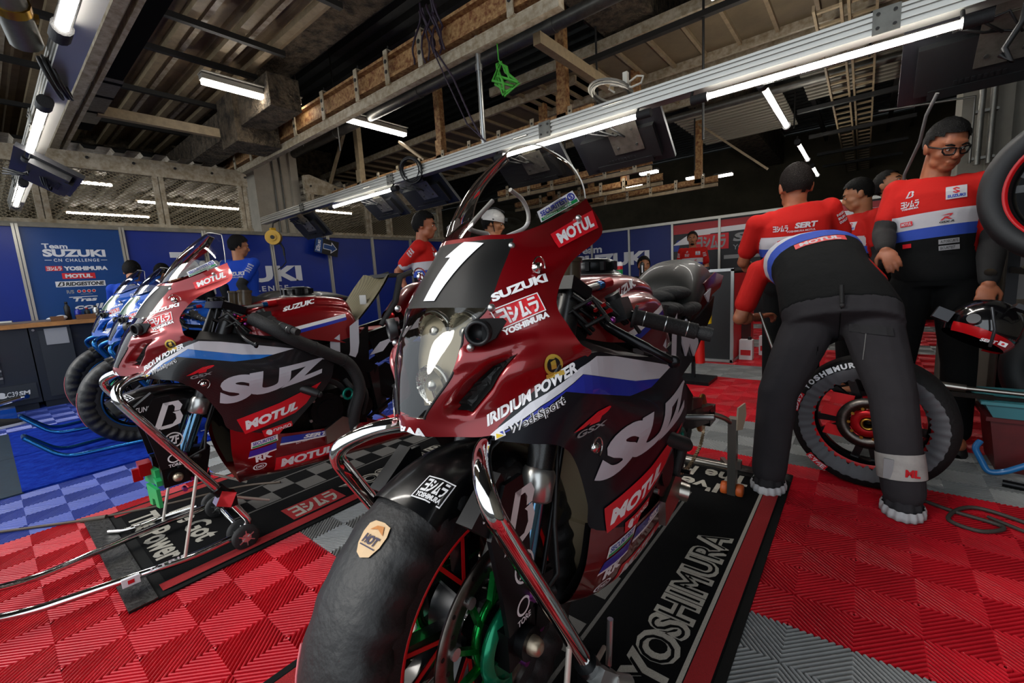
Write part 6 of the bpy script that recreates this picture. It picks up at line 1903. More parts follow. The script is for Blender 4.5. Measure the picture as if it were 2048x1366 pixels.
under_black = M('black sleeve', '0c0c0e', rough=.85, bump=(20, .4))
print_blue = M('blue print', '1c3a94', rough=.6)
shoe_black = M('black shoe', '101012', rough=.6)

def remesh(b, voxel, it=3):
    me = b.mesh('body')
    o = bpy.data.objects.new('tmp', me); COL.objects.link(o)
    r = o.modifiers.new('r', 'REMESH'); r.mode = 'VOXEL'; r.voxel_size = voxel
    s = o.modifiers.new('s', 'SMOOTH'); s.iterations = it; s.factor = .6
    dg = bpy.context.evaluated_depsgraph_get()
    m2 = bpy.data.meshes.new_from_object(o.evaluated_get(dg))
    bpy.data.objects.remove(o); bpy.data.meshes.remove(me)
    m2.polygons.foreach_set('use_smooth', [True] * len(m2.polygons))
    return m2
def limb(b, pts, rad):
    b.tube(pts, rad, 14)
    for p, r in zip(pts, rad):
        b.ell(p, (r, r, r), None, 14, 9)
def loft(b, secs):
    """secs: (centre, lateral vector, depth vector)"""
    n = 22; vs = []; fs = []
    for c, l, f in secs:
        c = Vector(c)
        for k in range(n):
            a = 2 * PI * k / n; ca, sa = math.cos(a), math.sin(a)
            vs.append(c + l * (abs(ca) ** .85 * (1 if ca > 0 else -1)) + f * (abs(sa) ** .85 * (1 if sa > 0 else -1)))
    m = len(secs)
    for i in range(m - 1):
        for k in range(n):
            k2 = (k + 1) % n; fs.append((i * n + k, i * n + k2, (i + 1) * n + k2, (i + 1) * n + k))
    fs.append(tuple(reversed(range(n)))); fs.append(tuple((m - 1) * n + k for k in range(n)))
    b.add(vs, fs, 0, True)
def V3(p): return Vector(p)
def stance(x, y, face, H=1.68, **over):
    """joints of a standing figure; face = heading angle of the chest (0 looks to +y, counter-clockwise)"""
    s = H / 1.75; rot = Matrix.Rotation(face, 3, 'Z')
    J = dict(ankL=(-.11, 0, .085), ankR=(.11, 0, .085), kneL=(-.105, .025, .48), kneR=(.105, .025, .48), hipL=(-.09, 0, .90), hipR=(.09, 0, .90), pel=(0, 0, .97), wst=(0, .01, 1.10), chs=(0, .015, 1.30), nck=(0, -.01, 1.475), hed=(0, .03, 1.635),
             shL=(-.18, 0, 1.425), shR=(.18, 0, 1.425), elL=(-.235, -.02, 1.14), elR=(.235, -.02, 1.14), wrL=(-.245, .07, .90), wrR=(.245, .07, .90))
    J = {k: rot @ (Vector(v) * s) + Vector((x, y, 0)) for k, v in J.items()}
    J['face'] = rot @ Vector((0, 1, 0)); J['s'] = s; J['look'] = J['face'].copy(); J['chest'] = J['face'].copy()
    for k, v in over.items():
        J[k] = Vector(v) if not isinstance(v, (int, float)) else v
    return J
def head_frame(J):
    f = Vector(J['look']).normalized(); up = Vector((0, 0, 1)); 
    if 'up' in J: up = Vector(J['up'])
    x = f.cross(up).normalized(); z = x.cross(f)
    return Matrix((x, f, z)).transposed()
def hand(b, w, direc, palm, s, curl=.5, side=1):
    """five fingers on a palm; direc = wrist to knuckles, palm = palm normal, side=+1 thumb on the direc x palm side"""
    d = Vector(direc).normalized(); n = Vector(palm); n = (n - d * n.dot(d)).normalized(); x = d.cross(n) * side
    w = Vector(w)
    rm = Matrix((x, d, n)).transposed()
    b.ell(w + d * .045 * s, (.040 * s, .052 * s, .015 * s), rm, 14, 9); b.ell(w + d * .0 * s, (.026 * s, .03 * s, .019 * s), rm, 12, 8)
    for i, (o, L) in enumerate(((.030, .066), (.011, .075), (-.010, .070), (-.029, .054))):
        p0 = w + d * .075 * s + x * o * s; a = curl * (.8 + .12 * i)
        p = [p0]; ang = .0
        for k, seg in enumerate((.44, .32, .24)):
            ang += a * (.6 if k == 0 else .8)
            p.append(p[-1] + (d * math.cos(ang) + n * math.sin(ang) + x * o * .6) * L * seg * s)
        b.tube(p, [.0095 * s, .009 * s, .0083 * s, .0068 * s], 9)
        for q, r in zip(p, (.0095, .0092, .0085, .0068)):
            b.ell(q, (r * s,) * 3, None, 9, 6)
    p = [w + d * .018 * s + x * .028 * s, w + d * .04 * s + x * .052 * s + n * .012 * s, w + d * .066 * s + x * .058 * s + n * (.02 + .02 * curl) * s]
    b.tube(p, [.013 * s, .011 * s, .008 * s], 9)
    for q, r in zip(p, (.013, .011, .008)):
        b.ell(q, (r * s,) * 3, None, 9, 6)
def person(name, label, J, skin, shirt='red', trousers=None, hair=hair_black, hair_kind='short', sleeves=None, detail=.008, extra=None, beard=False, cat='person', shoes=True, curls=(.5, .5), palm=None, bulk=1.0):
    s = J['s']; t = thing(name, label, cat, (J['ankL'] + J['ankR']) / 2 - Vector((0, 0, ((J['ankL'] + J['ankR']) / 2).z - .0)))
    off = Vector(t.location)
    def L(k): return J[k] - off
    lat = (L('shR') - L('shL')).normalized(); latp = (L('hipR') - L('hipL')).normalized()
    def depth(a, c, lv):
        d = (c - a).normalized(); f = lv.cross(d)
        return -f if f.dot(J['chest']) < 0 else f
    spine = [L('pel'), L('wst'), L('chs'), L('nck')]
    def secs(inf, top=True):
        out = []
        P = [L('pel') - (L('wst') - L('pel')) * .35, L('pel'), L('wst'), (L('wst') + L('chs')) / 2, L('chs'), L('chs').lerp(L('nck'), .5), L('chs').lerp(L('nck'), .82), L('nck')]
        W = [.155, .165, .152, .160, .175, .178, .130, .066]; hw = J.get('hw', 1.0); W = [w_ * (hw if i_ < 3 else 1) for i_, w_ in enumerate(W)]; D = [.105, .112, .100, .108, .118, .108, .080, .058]
        for i, p in enumerate(P):
            lv = latp.lerp(lat, min(1, i / 3)).normalized()
            a = P[max(i - 1, 0)]; c = P[min(i + 1, len(P) - 1)]
            f = depth(a, c, lv).normalized()
            out.append((p, lv * (W[i] * s * bulk + inf), f * (D[i] * s * bulk + inf)))
        return out
    # ---- body in one skin
    b = B(); hm = head_frame(J); hc = L('hed')
    def hp(x, y, z): return hc + hm @ (Vector((x, y, z)) * s * J.get('hs', 1.0))
    def he(c, r): b.ell(hp(*c), tuple(q * s * J.get('hs', 1.0) for q in r), hm, 18, 12)
    he((0, -.010, .022), (.075, .095, .098)); he((0, .026, -.030), (.062, .064, .084)); he((0, .050, -.088), (.040, .036, .030)); he((0, .068, .030), (.052, .024, .020)); he((0, .080, .016), (.040, .014, .008))
    for q in (-1, 1):
        he((q * .034, .048, -.028), (.030, .032, .028)); he((q * .030, .079, .008), (.017, .012, .007)); he((q * .077, -.008, -.008), (.009, .020, .032)); he((q * .082, -.014, .004), (.006, .016, .020)); he((q * .036, .030, -.070), (.026, .036, .030))
    b.tube([hp(0, .086, .012), hp(0, .104, -.022), hp(0, .108, -.032)], [.008 * s, .012 * s, .013 * s], 10); he((0, .100, -.034), (.018, .014, .011)); he((0, .086, -.060), (.024, .010, .006)); he((0, .083, -.071), (.021, .011, .007))
    limb(b, [hp(0, -.022, -.055), L('nck') + Vector((0, 0, -.02))], [.058 * s, .062 * s])
    loft(b, secs(-.006))
    for q in 'LR':
        limb(b, [L('sh' + q), L('el' + q), L('wr' + q)], [.050 * s, .040 * s, .027 * s])
        mid = L('el' + q).lerp(L('wr' + q), .3); b.ell(mid, (.043 * s,) * 3)
        limb(b, [L('hip' + q), L('kne' + q), L('ank' + q)], [.080 * s, .055 * s, .040 * s])
        ft = L('ank' + q); fd = (latp.cross(Vector((0, 0, 1))) * -1); fd = Vector((fd.x, fd.y, 0)).normalized()
        if fd.dot(J['face']) < 0: fd = -fd
        b.ell(ft + fd * .05 * s + Vector((0, 0, -.045 * s)), (.04 * s, .11 * s, .035 * s), Matrix((latp, fd, Vector((0, 0, 1)))).transposed())
        d = (L('wr' + q) - L('el' + q)).normalized()
        hd = d if 'hd' + q not in J else Vector(J['hd' + q])
        pm = (J['pm' + q] if 'pm' + q in J else lat * (1 if q == 'L' else -1))
        hand(b, L('wr' + q), hd, pm, s, curls[0 if q == 'L' else 1], 1 if q == 'L' else -1)
    me = remesh(b, detail, 3)
    body = ob('body', me, skin, t)
    # ---- eyes, brows, hair
    bb = B()
    for q in (-1, 1):
        bb.ell(hp(q * .030, .083, .000), (.0095 * s, .0075 * s, .0055 * s), hm, 12, 8, 0); bb.ell(hp(q * .030, .0895, .000), (.004 * s, .0022 * s, .004 * s), hm, 10, 6, 1)
    ob('eyes', bb, [M('eye white', 'c8c0b6', rough=.3), M('dark iris', '120c08', rough=.2)], body)
    bb = B()
    for q in (-1, 1):
        bb.tube([hp(q * .014, .094, .020), hp(q * .030, .093, .026), hp(q * .047, .080, .022)], [.003 * s, .0045 * s, .003 * s], 7)
    ob('eyebrows', bb, hair, body)
    if hair_kind:
        bb = B(); n, m = 30, 18; rr = random.Random(len(label)); vs = []; idx = {}; fs = []
        for i in range(m + 1):
            th = PI * i / m
            for k in range(n):
                a = 2 * PI * k / n
                u = Vector((math.sin(th) * math.cos(a), math.sin(th) * math.sin(a), math.cos(th)))
                nz = 1.0 + .05 * rr.random() + (.07 * max(0, u.z) * rr.random() if hair_kind == 'spiky' else 0)
                thick = 1.07 if hair_kind != 'fade' else (1.015 + .06 * max(0, u.z))
                if hair_kind == 'thick': thick = 1.13
                p = Vector((u.x * .078, u.y * .098, u.z * .100)) * thick * nz + Vector((0, -.012, .024))
                lim = -.055 if u.y < -.25 else (-.012 if u.y < .25 else .030 + .045 * u.y)
                if hair_kind == 'thick' and u.y < .1: lim -= .02
                idx[(i, k)] = len(vs); vs.append((p, p.z > lim))
        for i in range(m):
            for k in range(n):
                q = [(i, k), (i + 1, k), (i + 1, (k + 1) % n), (i, (k + 1) % n)]
                if sum(vs[idx[e]][1] for e in q) >= 3:
                    fs.append(tuple(idx[e] for e in q))
        bb.add([hp(*p) for p, _ in vs], fs, 0, True)
        ob('hair', bb, hair, body)
    if beard:
        bb = B(); bb.ell(hp(0, .066, -.094), (.032 * s, .028 * s, .022 * s), hm, 14, 9); bb.tube([hp(-.026, .088, -.066), hp(0, .097, -.052), hp(.026, .088, -.066)], .004 * s, 7); ob('beard', bb, hair, body)
    # ---- shirt
    if shirt:
        b = B(); sc = secs(.012 * s)
        loft(b, sc[(0 if J.get('tuck', 0) == 0 else 1):-1] + [(sc[-1][0] - (sc[-1][0] - sc[-2][0]) * .05, sc[-1][1] * 1.10, sc[-1][2] * 1.10)])
        for q in 'LR':
            a, c = L('sh' + q), L('el' + q)
            ca = L('chs').lerp(L('nck'), .55)
            limb(b, [ca.lerp(a, .6), a, a.lerp(c, .68)], [.078 * s, .068 * s, .062 * s])
        me = remesh(b, max(detail, .009), 4)
        bm = bmesh.new(); bm.from_mesh(me)
        if shirt == 'red':
            T = [(L('nck') - L('chs')).length + (L('chs') - L('wst')).length]
            # planes square to the spine, measured down from the neck
            up = (L('nck') - L('wst')).normalized()
            top = L('nck'); marks = [q_ * s * J.get('mk', 1.0) for q_ in (.185, .262, .318)]
            for mk in marks:
                bmesh.ops.bisect_plane(bm, geom=bm.verts[:] + bm.edges[:] + bm.faces[:], plane_co=top - up * mk, plane_no=up, dist=1e-5)
            for f in bm.faces:
                c = f.calc_center_median(); h = (top - c).dot(up)
                inarm = False
                for q in 'LR':
                    a = L('sh' + q); e = L('el' + q); ab = e - a; tt = max(0, min(1, (c - a).dot(ab) / ab.dot(ab)))
                    dist = (c - a - ab * tt).length
                    lx = abs((c - L('chs')).dot(lat))
                    if dist < .078 * s and lx > .165 * s * bulk: inarm = True
                f.material_index = 0 if (inarm or h < marks[0]) else 1 if h < marks[1] else 2 if h < marks[2] else 3
        bm.to_mesh(me); bm.free()
        sm = [shirt_red, shirt_white, shirt_bluec, shirt_black] if shirt == 'red' else [{'royal': shirt_royal, 'black': shirt_black}[shirt]]
        so = ob('shirt', me, sm, t)
        if sleeves:
            for q in 'LR':
                b = B(); limb(b, [L('sh' + q).lerp(L('el' + q), .4), L('el' + q), L('el' + q).lerp(L('wr' + q), .35), L('el' + q).lerp(L('wr' + q), .90)], [.060 * s, .053 * s, .054 * s, .040 * s])
                ob('undershirt_sleeve', remesh(b, .009, 2), sleeves, t)
        J['_shirt'] = so
    # ---- trousers
    if trousers:
        b = B(); sc = secs(.010 * s); loft(b, [(sc[0][0] - (sc[1][0] - sc[0][0]) * .5, sc[0][1], sc[0][2]), sc[0], sc[1], (sc[1][0].lerp(sc[2][0], .55), sc[2][1] * 1.0, sc[2][2] * 1.0)])
        for q in 'LR':
            h, k, a = L('hip' + q), L('kne' + q), L('ank' + q)
            limb(b, [h, h.lerp(k, .5), k, k.lerp(a, .5), a + (k - a) * .02], [q_ * s * J.get('lg', 1.0) for q_ in (.098, .088, .074, .070, .066)])
        J['_trousers'] = ob('trousers', remesh(b, max(.009, detail), 4), trousers, t)
    if shoes:
        for q in 'LR':
            ft = L('ank' + q); fd = Vector((J['face'].x, J['face'].y, 0)).normalized(); x = fd.cross(Vector((0, 0, 1)))
            b = B(); z0 = -off.z
            secs2 = []
            for (u, w, h) in ((-.085, .030, .06), (-.06, .040, .085), (.0, .042, .085), (.06, .045, .065), (.12, .047, .045), (.17, .035, .03), (.185, .015, .02)):
                secs2.append([Vector((ft.x, ft.y, 0)) + fd * u * s + x * w * s * math.cos(a) + Vector((0, 0, max(0, h * s * math.sin(a)))) for a in lerp_list(0, PI, 11)])
            b.grid(secs2); b.add([p for sct in secs2 for p in (sct[0], sct[-1])], [(2 * i, 2 * i + 1, 2 * i + 3, 2 * i + 2) for i in range(len(secs2) - 1)], 0)
            ob('shoe', b, shoe_black, t)
    t['_s'] = s
    J['_root'] = t; J['_body'] = body; J['_hp'] = hp; J['_hm'] = hm; J['_L'] = L; J['_lat'] = lat
    del t['_s']
    return J
def shirt_prints(J, items, front=True):
    """prints on chest or back: (shape, across, down from the neck, width, height, material)"""
    so = J['_shirt']; bv = bvh_of([so]); L = J['_L']; lat = J['_lat']; up = (L('nck') - L('wst')).normalized()
    f = lat.cross(up); 
    if f.dot(J['chest']) < 0: f = -f
    if not front: f = -f
    x = up.cross(f)
    for k_, (sh, u, v, w, h, mt) in enumerate(items):
        b = B(); c = L('nck') - up * v + x * u + f * .16
        q = [c - x * w / 2 - up * h / 2, c + x * w / 2 - up * h / 2, c + x * w / 2 + up * h / 2, c - x * w / 2 + up * h / 2]
        stick(b, sh, q, bv, .0028 + .0005 * k_, 0, .02, .12); ob('print', b, mt, so)
CHEST = lambda s: [(bmark(), -.085 * s, .075 * s, .035 * s, .034 * s, shirt_white), (GLYPH, -.085 * s, .125 * s, .075 * s, .034 * s, shirt_white), (text('YOSHIMURA', .05), -.085 * s, .150 * s, .070 * s, .010 * s, shirt_white),
    (RECT, .09 * s, .105 * s, .075 * s, .064 * s, shirt_white), (place(smark(), .3, .4, .7, .9), .09 * s, .105 * s, .075 * s, .064 * s, print_red), (place(text('SUZUKI', .05), .08, .1, .92, .34), .09 * s, .105 * s, .075 * s, .064 * s, print_blue),
    (rmark(), .055 * s, .222 * s, .05 * s, .030 * s, print_red), (text('GSX-R', .04, .2), .055 * s, .246 * s, .055 * s, .010 * s, print_black), (RECT, -.10 * s, .228 * s, .05 * s, .024 * s, print_red), (place(text('MOTUL', .04), .08, .15, .92, .85), -.10 * s, .228 * s, .05 * s, .024 * s, shirt_white),
    (RECT, .06 * s, .345 * s, .075 * s, .024 * s, print_grey), (place(text('AUTOSECURITE', .02), .1, .2, .95, .8), .06 * s, .345 * s, .075 * s, .024 * s, print_black), (RECT, .06 * s, .378 * s, .075 * s, .024 * s, print_grey), (place(text('SECURITEST', .02), .06, .2, .8, .8), .06 * s, .378 * s, .075 * s, .024 * s, print_black), (RECT, -.1 * s, .345 * s, .035 * s, .022 * s, print_red)]
BACK = lambda s: [(GLYPH, -.11 * s, .135 * s, .08 * s, .036 * s, shirt_white), (text('SERT', .05, .2), .03 * s, .125 * s, .13 * s, .035 * s, shirt_white), (text('YOSHIMURA MOTUL', .02), .0 * s, .158 * s, .16 * s, .012 * s, shirt_white), (smark(), -.115 * s, .224 * s, .035 * s, .036 * s, print_red), (text('SUZUKI', .04), .01 * s, .224 * s, .18 * s, .030 * s, print_blue), (RECT, .02 * s, .365 * s, .24 * s, .04 * s, print_red), (place(text('MOTUL', .05), .1, .14, .9, .86), .02 * s, .365 * s, .24 * s, .04 * s, shirt_white)]
def arm_prints(J, q, lines, outward, sc=1.0):
    so = J['_shirt']; bv = bvh_of([so]); L = J['_L']; a = L('sh' + q); e = L('el' + q); d = (e - a).normalized(); f = Vector(outward); f = (f - d * f.dot(d)).normalized(); x = (-d).cross(f)
    s = J['s']
    for k, tx in enumerate(lines):
        b = B()
        c = a + d * (.045 + .026 * k) * s * sc + f * .12; w = .028 * s * sc; h = .0085 * s * sc
        stick(b, text(tx, .05), [c - x * w - d * -h, c + x * w - d * -h, c + x * w + d * -h, c - x * w + d * -h], bv, .003, 0, .02, .1); ob('print', b, shirt_white, so)

toC = lambda x, y: math.atan2(x, -y) + PI if False else math.atan2(-(-x), -y)   # heading that looks back at the camera
def heading(dx, dy): return math.atan2(-dx, dy)

# 1 the mechanic bending over, grey trousers
J = stance(-.07, 2.3, heading(-.28, 1), 1.66, ankL=(-.305, 2.20, .09), ankR=(.165, 2.25, .09), kneL=(-.285, 2.25, .45), kneR=(.115, 2.31, .47), hipL=(-.205, 2.41, .70), hipR=(.045, 2.42, .72),
           pel=(-.080, 2.42, .80), wst=(-.12, 2.50, .90), chs=(-.21, 2.70, 1.05), nck=(-.27, 2.97, 1.03), hed=(-.30, 3.06, .90), shL=(-.46, 2.80, 1.00), shR=(-.06, 2.84, 1.04), elL=(-.545, 2.74, .74), wrL=(-.475, 2.93, .73), elR=(.085, 2.79, .86), wrR=(.06, 2.72, .62),
           look=(-.3, .6, -.75), chest=(-.2, .3, -.9))
J['pmL'] = Vector((.3, .2, -.6)); J['hdL'] = Vector((.5, .6, .1)); J['tuck'] = 1; J['mk'] = 1.06; J['hw'] = 1.14; J['lg'] = 1.16
P1 = person('person', 'mechanic bending forward in charcoal trousers and red and black team shirt, back to the camera', J, skin_a, 'red', cloth_grey, hair_black, 'short', None, .008, bulk=1.2, curls=(1.2, .6), shoes=False)
L1 = P1['_L']; tr = P1['_trousers']; bv = bvh_of([tr])
shirt_prints(P1, [(RECT, .01, .345, .21, .034, print_red), (place(text('MOTUL', .05), .1, .14, .9, .86), .01, .345, .21, .034, shirt_white), (GLYPH, -.10, .13, .08, .035, shirt_white), (text('SERT', .05), .03, .13, .12, .035, shirt_white)], False)
def on_world(root, bvh, name, sh, quad, mat, off=.003, mi=None):
    o = root.location; b = B(); stick(b, sh, [Vector(p) - Vector(o) for p in quad], bvh, off, 0, .02, .12); return ob(name, b, mat, root)
# pocket flap, centre seam, belt loop
r_ = P1['_root']
pk = on_world(r_, bv, 'pocket_flap', RECT, [(.015, 2.25, .735), (.115, 2.30, .72), (.115, 2.30, .755), (.01, 2.25, .77)], M('charcoal pocket flap', '242325', rough=.9, bump=(20, .5)), .007)
on_world(r_, bv, 'seam', RECT, [(-.082, 2.25, .63), (-.078, 2.25, .63), (-.062, 2.25, .90), (-.066, 2.25, .90)], shirt_black, .003)
on_world(r_, bv, 'pocket_seam', RECT, [(.012, 2.25, .62), (.015, 2.25, .62), (.020, 2.25, .73), (.017, 2.25, .73)], M('pale stitching', '6b6a68', rough=.9), .003)
b = B(); b.tube([Vector((-.07, 2.30, .935)) - r_.location, Vector((-.066, 2.285, .86)) - r_.location], .008, 8); b.ell(Vector((-.064, 2.275, .85)) - r_.location, (.010, .006, .010)); ob('belt_loop', b, black_rubber, r_)
for q, s in (('L', 1), ('R', 1)):
    a = L1('ank' + q)
    b = B(); P = []
    for i, (rr, z) in enumerate(((.066, .075), (.072, .05), (.078, .03), (.082, .008))):
        P.append([Vector((a.x + (rr + .004 * math.sin(k * 9)) * math.cos(k) * .82, a.y + .02 * (3 - i) / 3 + (rr + .004 * math.sin(k * 9)) * math.sin(k) * 1.15, z)) for k in lerp_list(0, 2 * PI, 60)])
    b.grid(P); ob('trouser_hem', b, cloth_grey, r_)
    b = B(); P = []
    for i, (rr, z) in enumerate(((.080, .042), (.088, .026), (.088, .006), (.06, .003))):
        P.append([Vector((a.x + (rr + .003 * math.sin(k * 16)) * math.cos(k) * .82, a.y + (rr + .003 * math.sin(k * 16)) * math.sin(k) * 1.15, z)) for k in lerp_list(0, 2 * PI, 100)])
    b.grid(P); ob('elastic_edge', b, M('white gathered elastic', 'b8b8ba', rough=.8), r_)
b = B(); a = L1('ankR').lerp(L1('kneR'), .16); c = L1('ankR').lerp(L1('kneR'), .42)
b.tube([a, a.lerp(c, .5), c], [.079, .080, .078], 24, caps=False); o = ob('shin_strap', b, M('grey white shin strap', 'a9a6a2', rough=.7, noise=(20, .2)), r_)
bb_ = B(); dd = Vector((.1, -1, 0)).normalized(); bb_.flat(text('ML', .05), a.lerp(c, .3) + dd * .082 + Vector((.0, 0, 0)), Vector((.045, .012, 0)), Vector((0, 0, .032)), 0); bb_.box(a.lerp(c, .5) + Vector((-.04, -.07, 0)), (.03, .012, .08), None, 1); ob('print', bb_, [print_red, print_grey], o)
b = B(); b.cyl((-.47, 2.90, .76), (-.38, 2.86, .52), .009, seg=10); tag(ob('pry_bar', b, steel), 'thin steel bar held in the bending mechanic\'s left hand', 'tool')

# 2 the man with glasses, standing at the right
J = stance(.29, 3.22, heading(-.05, -1), 1.70, hed=(.295, 3.19, 1.575), nck=(.262, 3.235, 1.425), shL=(.435, 3.20, 1.365), shR=(.125, 3.25, 1.385), elR=(.075, 3.17, 1.17), wrR=(.082, 3.00, 1.075), elL=(.485, 3.18, 1.08), wrL=(.462, 3.02, .885),
           ankR=(.16, 3.14, .085), ankL=(.42, 3.20, .085), kneR=(.17, 3.16, .46), kneL=(.41, 3.20, .46), hipR=(.20, 3.22, .87), hipL=(.375, 3.22, .87), pel=(.288, 3.22, .94), wst=(.286, 3.215, 1.06), chs=(.28, 3.215, 1.25), look=(.35, -.82, -.40), chest=(-.05, -1, 0))
J['hdR'] = Vector((.25, -.55, -.55)); J['pmR'] = Vector((.2, .4, -.9)); J['hdL'] = Vector((-.15, -.35, -.95)); J['pmL'] = Vector((-.1, .9, -.3))
P5 = person('person', 'man with glasses in a red, white and black team shirt looking down, far right', J, skin_a, 'red', cloth_black, hair_black, 'spiky', under_black, .0055, curls=(.75, .45), shoes=True)
shirt_prints(P5, CHEST(P5['s']), True); arm_prints(P5, 'L', ['SERT', 'La Sarthe', 'BIKEPARK', 'DISTRI'], (.5, -.9, 0))
hp = P5['_hp']; hm = P5['_hm']; s = P5['s']
b = B()
for q in (-1, 1):
    c = [(q * .010, .104, .010), (q * .012, .103, -.016), (q * .024, .101, -.022), (q * .044, .094, -.020), (q * .055, .086, -.006), (q * .056, .086, .012), (q * .034, .099, .014)]
    b.tube([hp(*p) for p in c], .0042 * s, 7, close=True); b.tube([hp(q * .056, .086, .008), hp(q * .074, .04, .008), hp(q * .080, -.01, .006)], .004 * s, 7)
b.tube([hp(-.010, .104, .006), hp(0, .108, .010), hp(.010, .104, .006)], .0025 * s, 7)
ob('glasses', b, M('black spectacle frame', '0c0c0d', rough=.3), P5['_body'])
w = P5['_L']('wrL'); e = P5['_L']('elL'); d = (w - e).normalized()
b = B(); b.tube([w - d * .05, w - d * .022], .036 * s, 18); o = ob('watch', b, black_rubber, P5['_body'])
b = B(); f = Vector((-.1, -1, .2)).normalized(); f = (f - d * f.dot(d)).normalized(); c = w - d * .036 + f * .030; b.cyl(c, c + f * .012, .021, seg=24); ob('watch_face', b, chrome, o)
w = P5['_L']('wrR'); e = P5['_L']('elR'); d = (w - e).normalized(); x, y, z = frame_z(d)
b = B()
for k in range(18):
    a = 2 * PI * k / 18; b.ell(w - d * .022 + (x * math.cos(a) + y * math.sin(a)) * .033 * s, (.006, .006, .006), None, 8, 6)
ob('bracelet', b, matt_black, P5['_body'])

# 3 mechanic behind, back turned
J = stance(-.35, 3.32, heading(-.35, 1), 1.62, hed=(-.345, 3.215, 1.49), nck=(-.345, 3.20, 1.385), chs=(-.35, 3.21, 1.19), wst=(-.35, 3.25, 1.02), pel=(-.35, 3.30, .90), shL=(-.535, 3.13, 1.285), shR=(-.175, 3.26, 1.345), elR=(-.095, 3.36, 1.14), wrR=(-.06, 3.50, 1.0), elL=(-.62, 3.20, 1.06), wrL=(-.56, 3.38, .95), look=(-.35, .9, -.15), hs=1.14)
P = person('person', 'mechanic with cropped dark hair and red team shirt seen from behind, beyond the bending man', J, skin_a, 'red', cloth_black, hair_brown, 'fade', bulk=1.12)
shirt_prints(P, BACK(P['s']), False); arm_prints(P, 'R', ['NGK', 'RK', 'DUNLOP'], (.7, -.7, 0))
# 4 mechanic in profile, 5 man behind him
J = stance(-.03, 4.25, heading(-.85, -.45), 1.62, hed=(-.06, 4.22, 1.505), look=(-.9, -.1, -.25))
P = person('person', 'mechanic in red shirt looking left, half hidden by the man with glasses', J, skin_b, 'red', cloth_black, hair_black, 'fade', under_black)
shirt_prints(P, CHEST(P['s']), True)
J = stance(.17, 4.62, heading(.3, -.9), 1.68, hed=(.13, 4.6, 1.585), look=(.75, -.5, .35))
P = person('person', 'man with dark beard looking up, head just above the mechanic in profile', J, skin_b, 'red', cloth_black, hair_black, 'fade', None, beard=True)
# 6 man facing the camera at the back
J = stance(-2.22, 7.55, heading(.25, -1), 1.62, look=(.25, -1, 0), wrL=(-2.1, 7.42, .98), wrR=(-2.35, 7.42, .98))
P = person('person', 'man in red team shirt facing the camera in front of the red back wall', J, skin_b, 'red', cloth_black, hair_black, 'thick', None, beard=True)
shirt_prints(P, CHEST(P['s']), True); arm_prints(P, 'L', ['SERT', 'La Sarthe', 'BIKE'], (.3, -1, 0)); arm_prints(P, 'R', ['RK', 'NGK', 'BIKE'], (-.4, -1, 0))
# 7 seated, only the head shows
J = stance(-2.28, 5.62, heading(.6, -.8), 1.62)
for k, v in list(J.items()):
    if isinstance(v, Vector) and k not in ('look', 'face', 'chest', 'ankL', 'ankR'): J[k] = v - Vector((0, 0, .40))
f = J['face']; J['kneL'] = J['hipL'] + f * .38 + Vector((0, 0, .0)); J['kneR'] = J['hipR'] + f * .38; J['ankL'] = Vector((J['kneL'].x, J['kneL'].y, .085)); J['ankR'] = Vector((J['kneR'].x, J['kneR'].y, .085))
for k in ('kneL', 'kneR', 'ankL', 'ankR'): J[k] = J[k] - f * .0
P = person('person', 'seated person with dark hair, only the head showing above the fuel tank', J, skin_b, 'black', cloth_black, hair_black, 'thick')
t = thing('stool', 'low black stool under the seated person behind the trolley', 'stool', (-2.28, 5.64, 0)); b = B(); b.cyl((0, 0, .30), (0, 0, .335), .17, seg=20); ob('seat', b, black_rubber, t)
for k in range(3):
    b = B(); a = 2 * PI * k / 3; b.tube([(.10 * math.cos(a), .10 * math.sin(a), .30), (.18 * math.cos(a), .18 * math.sin(a), .01)], .012, 8); ob('leg', b, steel, t)
# 8 mechanic in profile beyond the raised seat
J = stance(-3.13, 2.62, heading(.78, .62), 1.68, hed=(-3.09, 2.63, 1.565), elR=(-3.26, 2.42, 1.17), wrR=(-3.15, 2.42, .97), look=(.78, .55, -.1))
P = person('person', 'mechanic in red team shirt walking right, seen in profile beyond the raised seat', J, skin_a, 'red', cloth_black, hair_black, 'thick', None)
arm_prints(P, 'R', ['NGK', 'RK', 'DUNLOP'], (.4, -.9, 0)); shirt_prints(P, CHEST(P['s']), True)
# 9 person with a white helmet
J = stance(-2.66, 3.12, heading(.78, .62), 1.66, hed=(-2.68, 3.10, 1.56), look=(.8, .55, -.2))
P = person('person', 'person in black wearing a white helmet, seen through the windscreen', J, skin_b, 'black', cloth_black, hair_black, 'thick', under_black)
hp = P['_hp']; hm = P['_hm']; s = P['s']
b = B(); Pg = []
for i in range(11):
    th = PI * .56 * i / 10
    Pg.append([hp(.094 * math.sin(th) * math.cos(a), -.008 + .118 * math.sin(th) * math.sin(a), .035 + .105 * math.cos(th)) for a in lerp_list(0, 2 * PI, 29)])
b.grid(Pg); hl = ob('helmet_shell', b, M('white helmet', 'c4c4c6', rough=.3, coat=.4), P['_body'])
b = B(); b.box(hp(0, .118, .05), (.05, .03, .03), hm); b.tube([hp(q * .096, .0, .03) if q else hp(0, .12, .03) for q in (-1, 0, 1)], .006, 6)
for q in (-.04, 0, .04):
    b.tube([hp(q, .09, .118), hp(q * 1.2, 0, .147), hp(q, -.09, .11)], .007, 6)
b.tube([hp(-.085, .0, .0), hp(-.06, .03, -.08)], .004, 6); b.tube([hp(.085, .0, .0), hp(.06, .03, -.08)], .004, 6)
ob('helmet_fittings', b, black_plastic, hl)
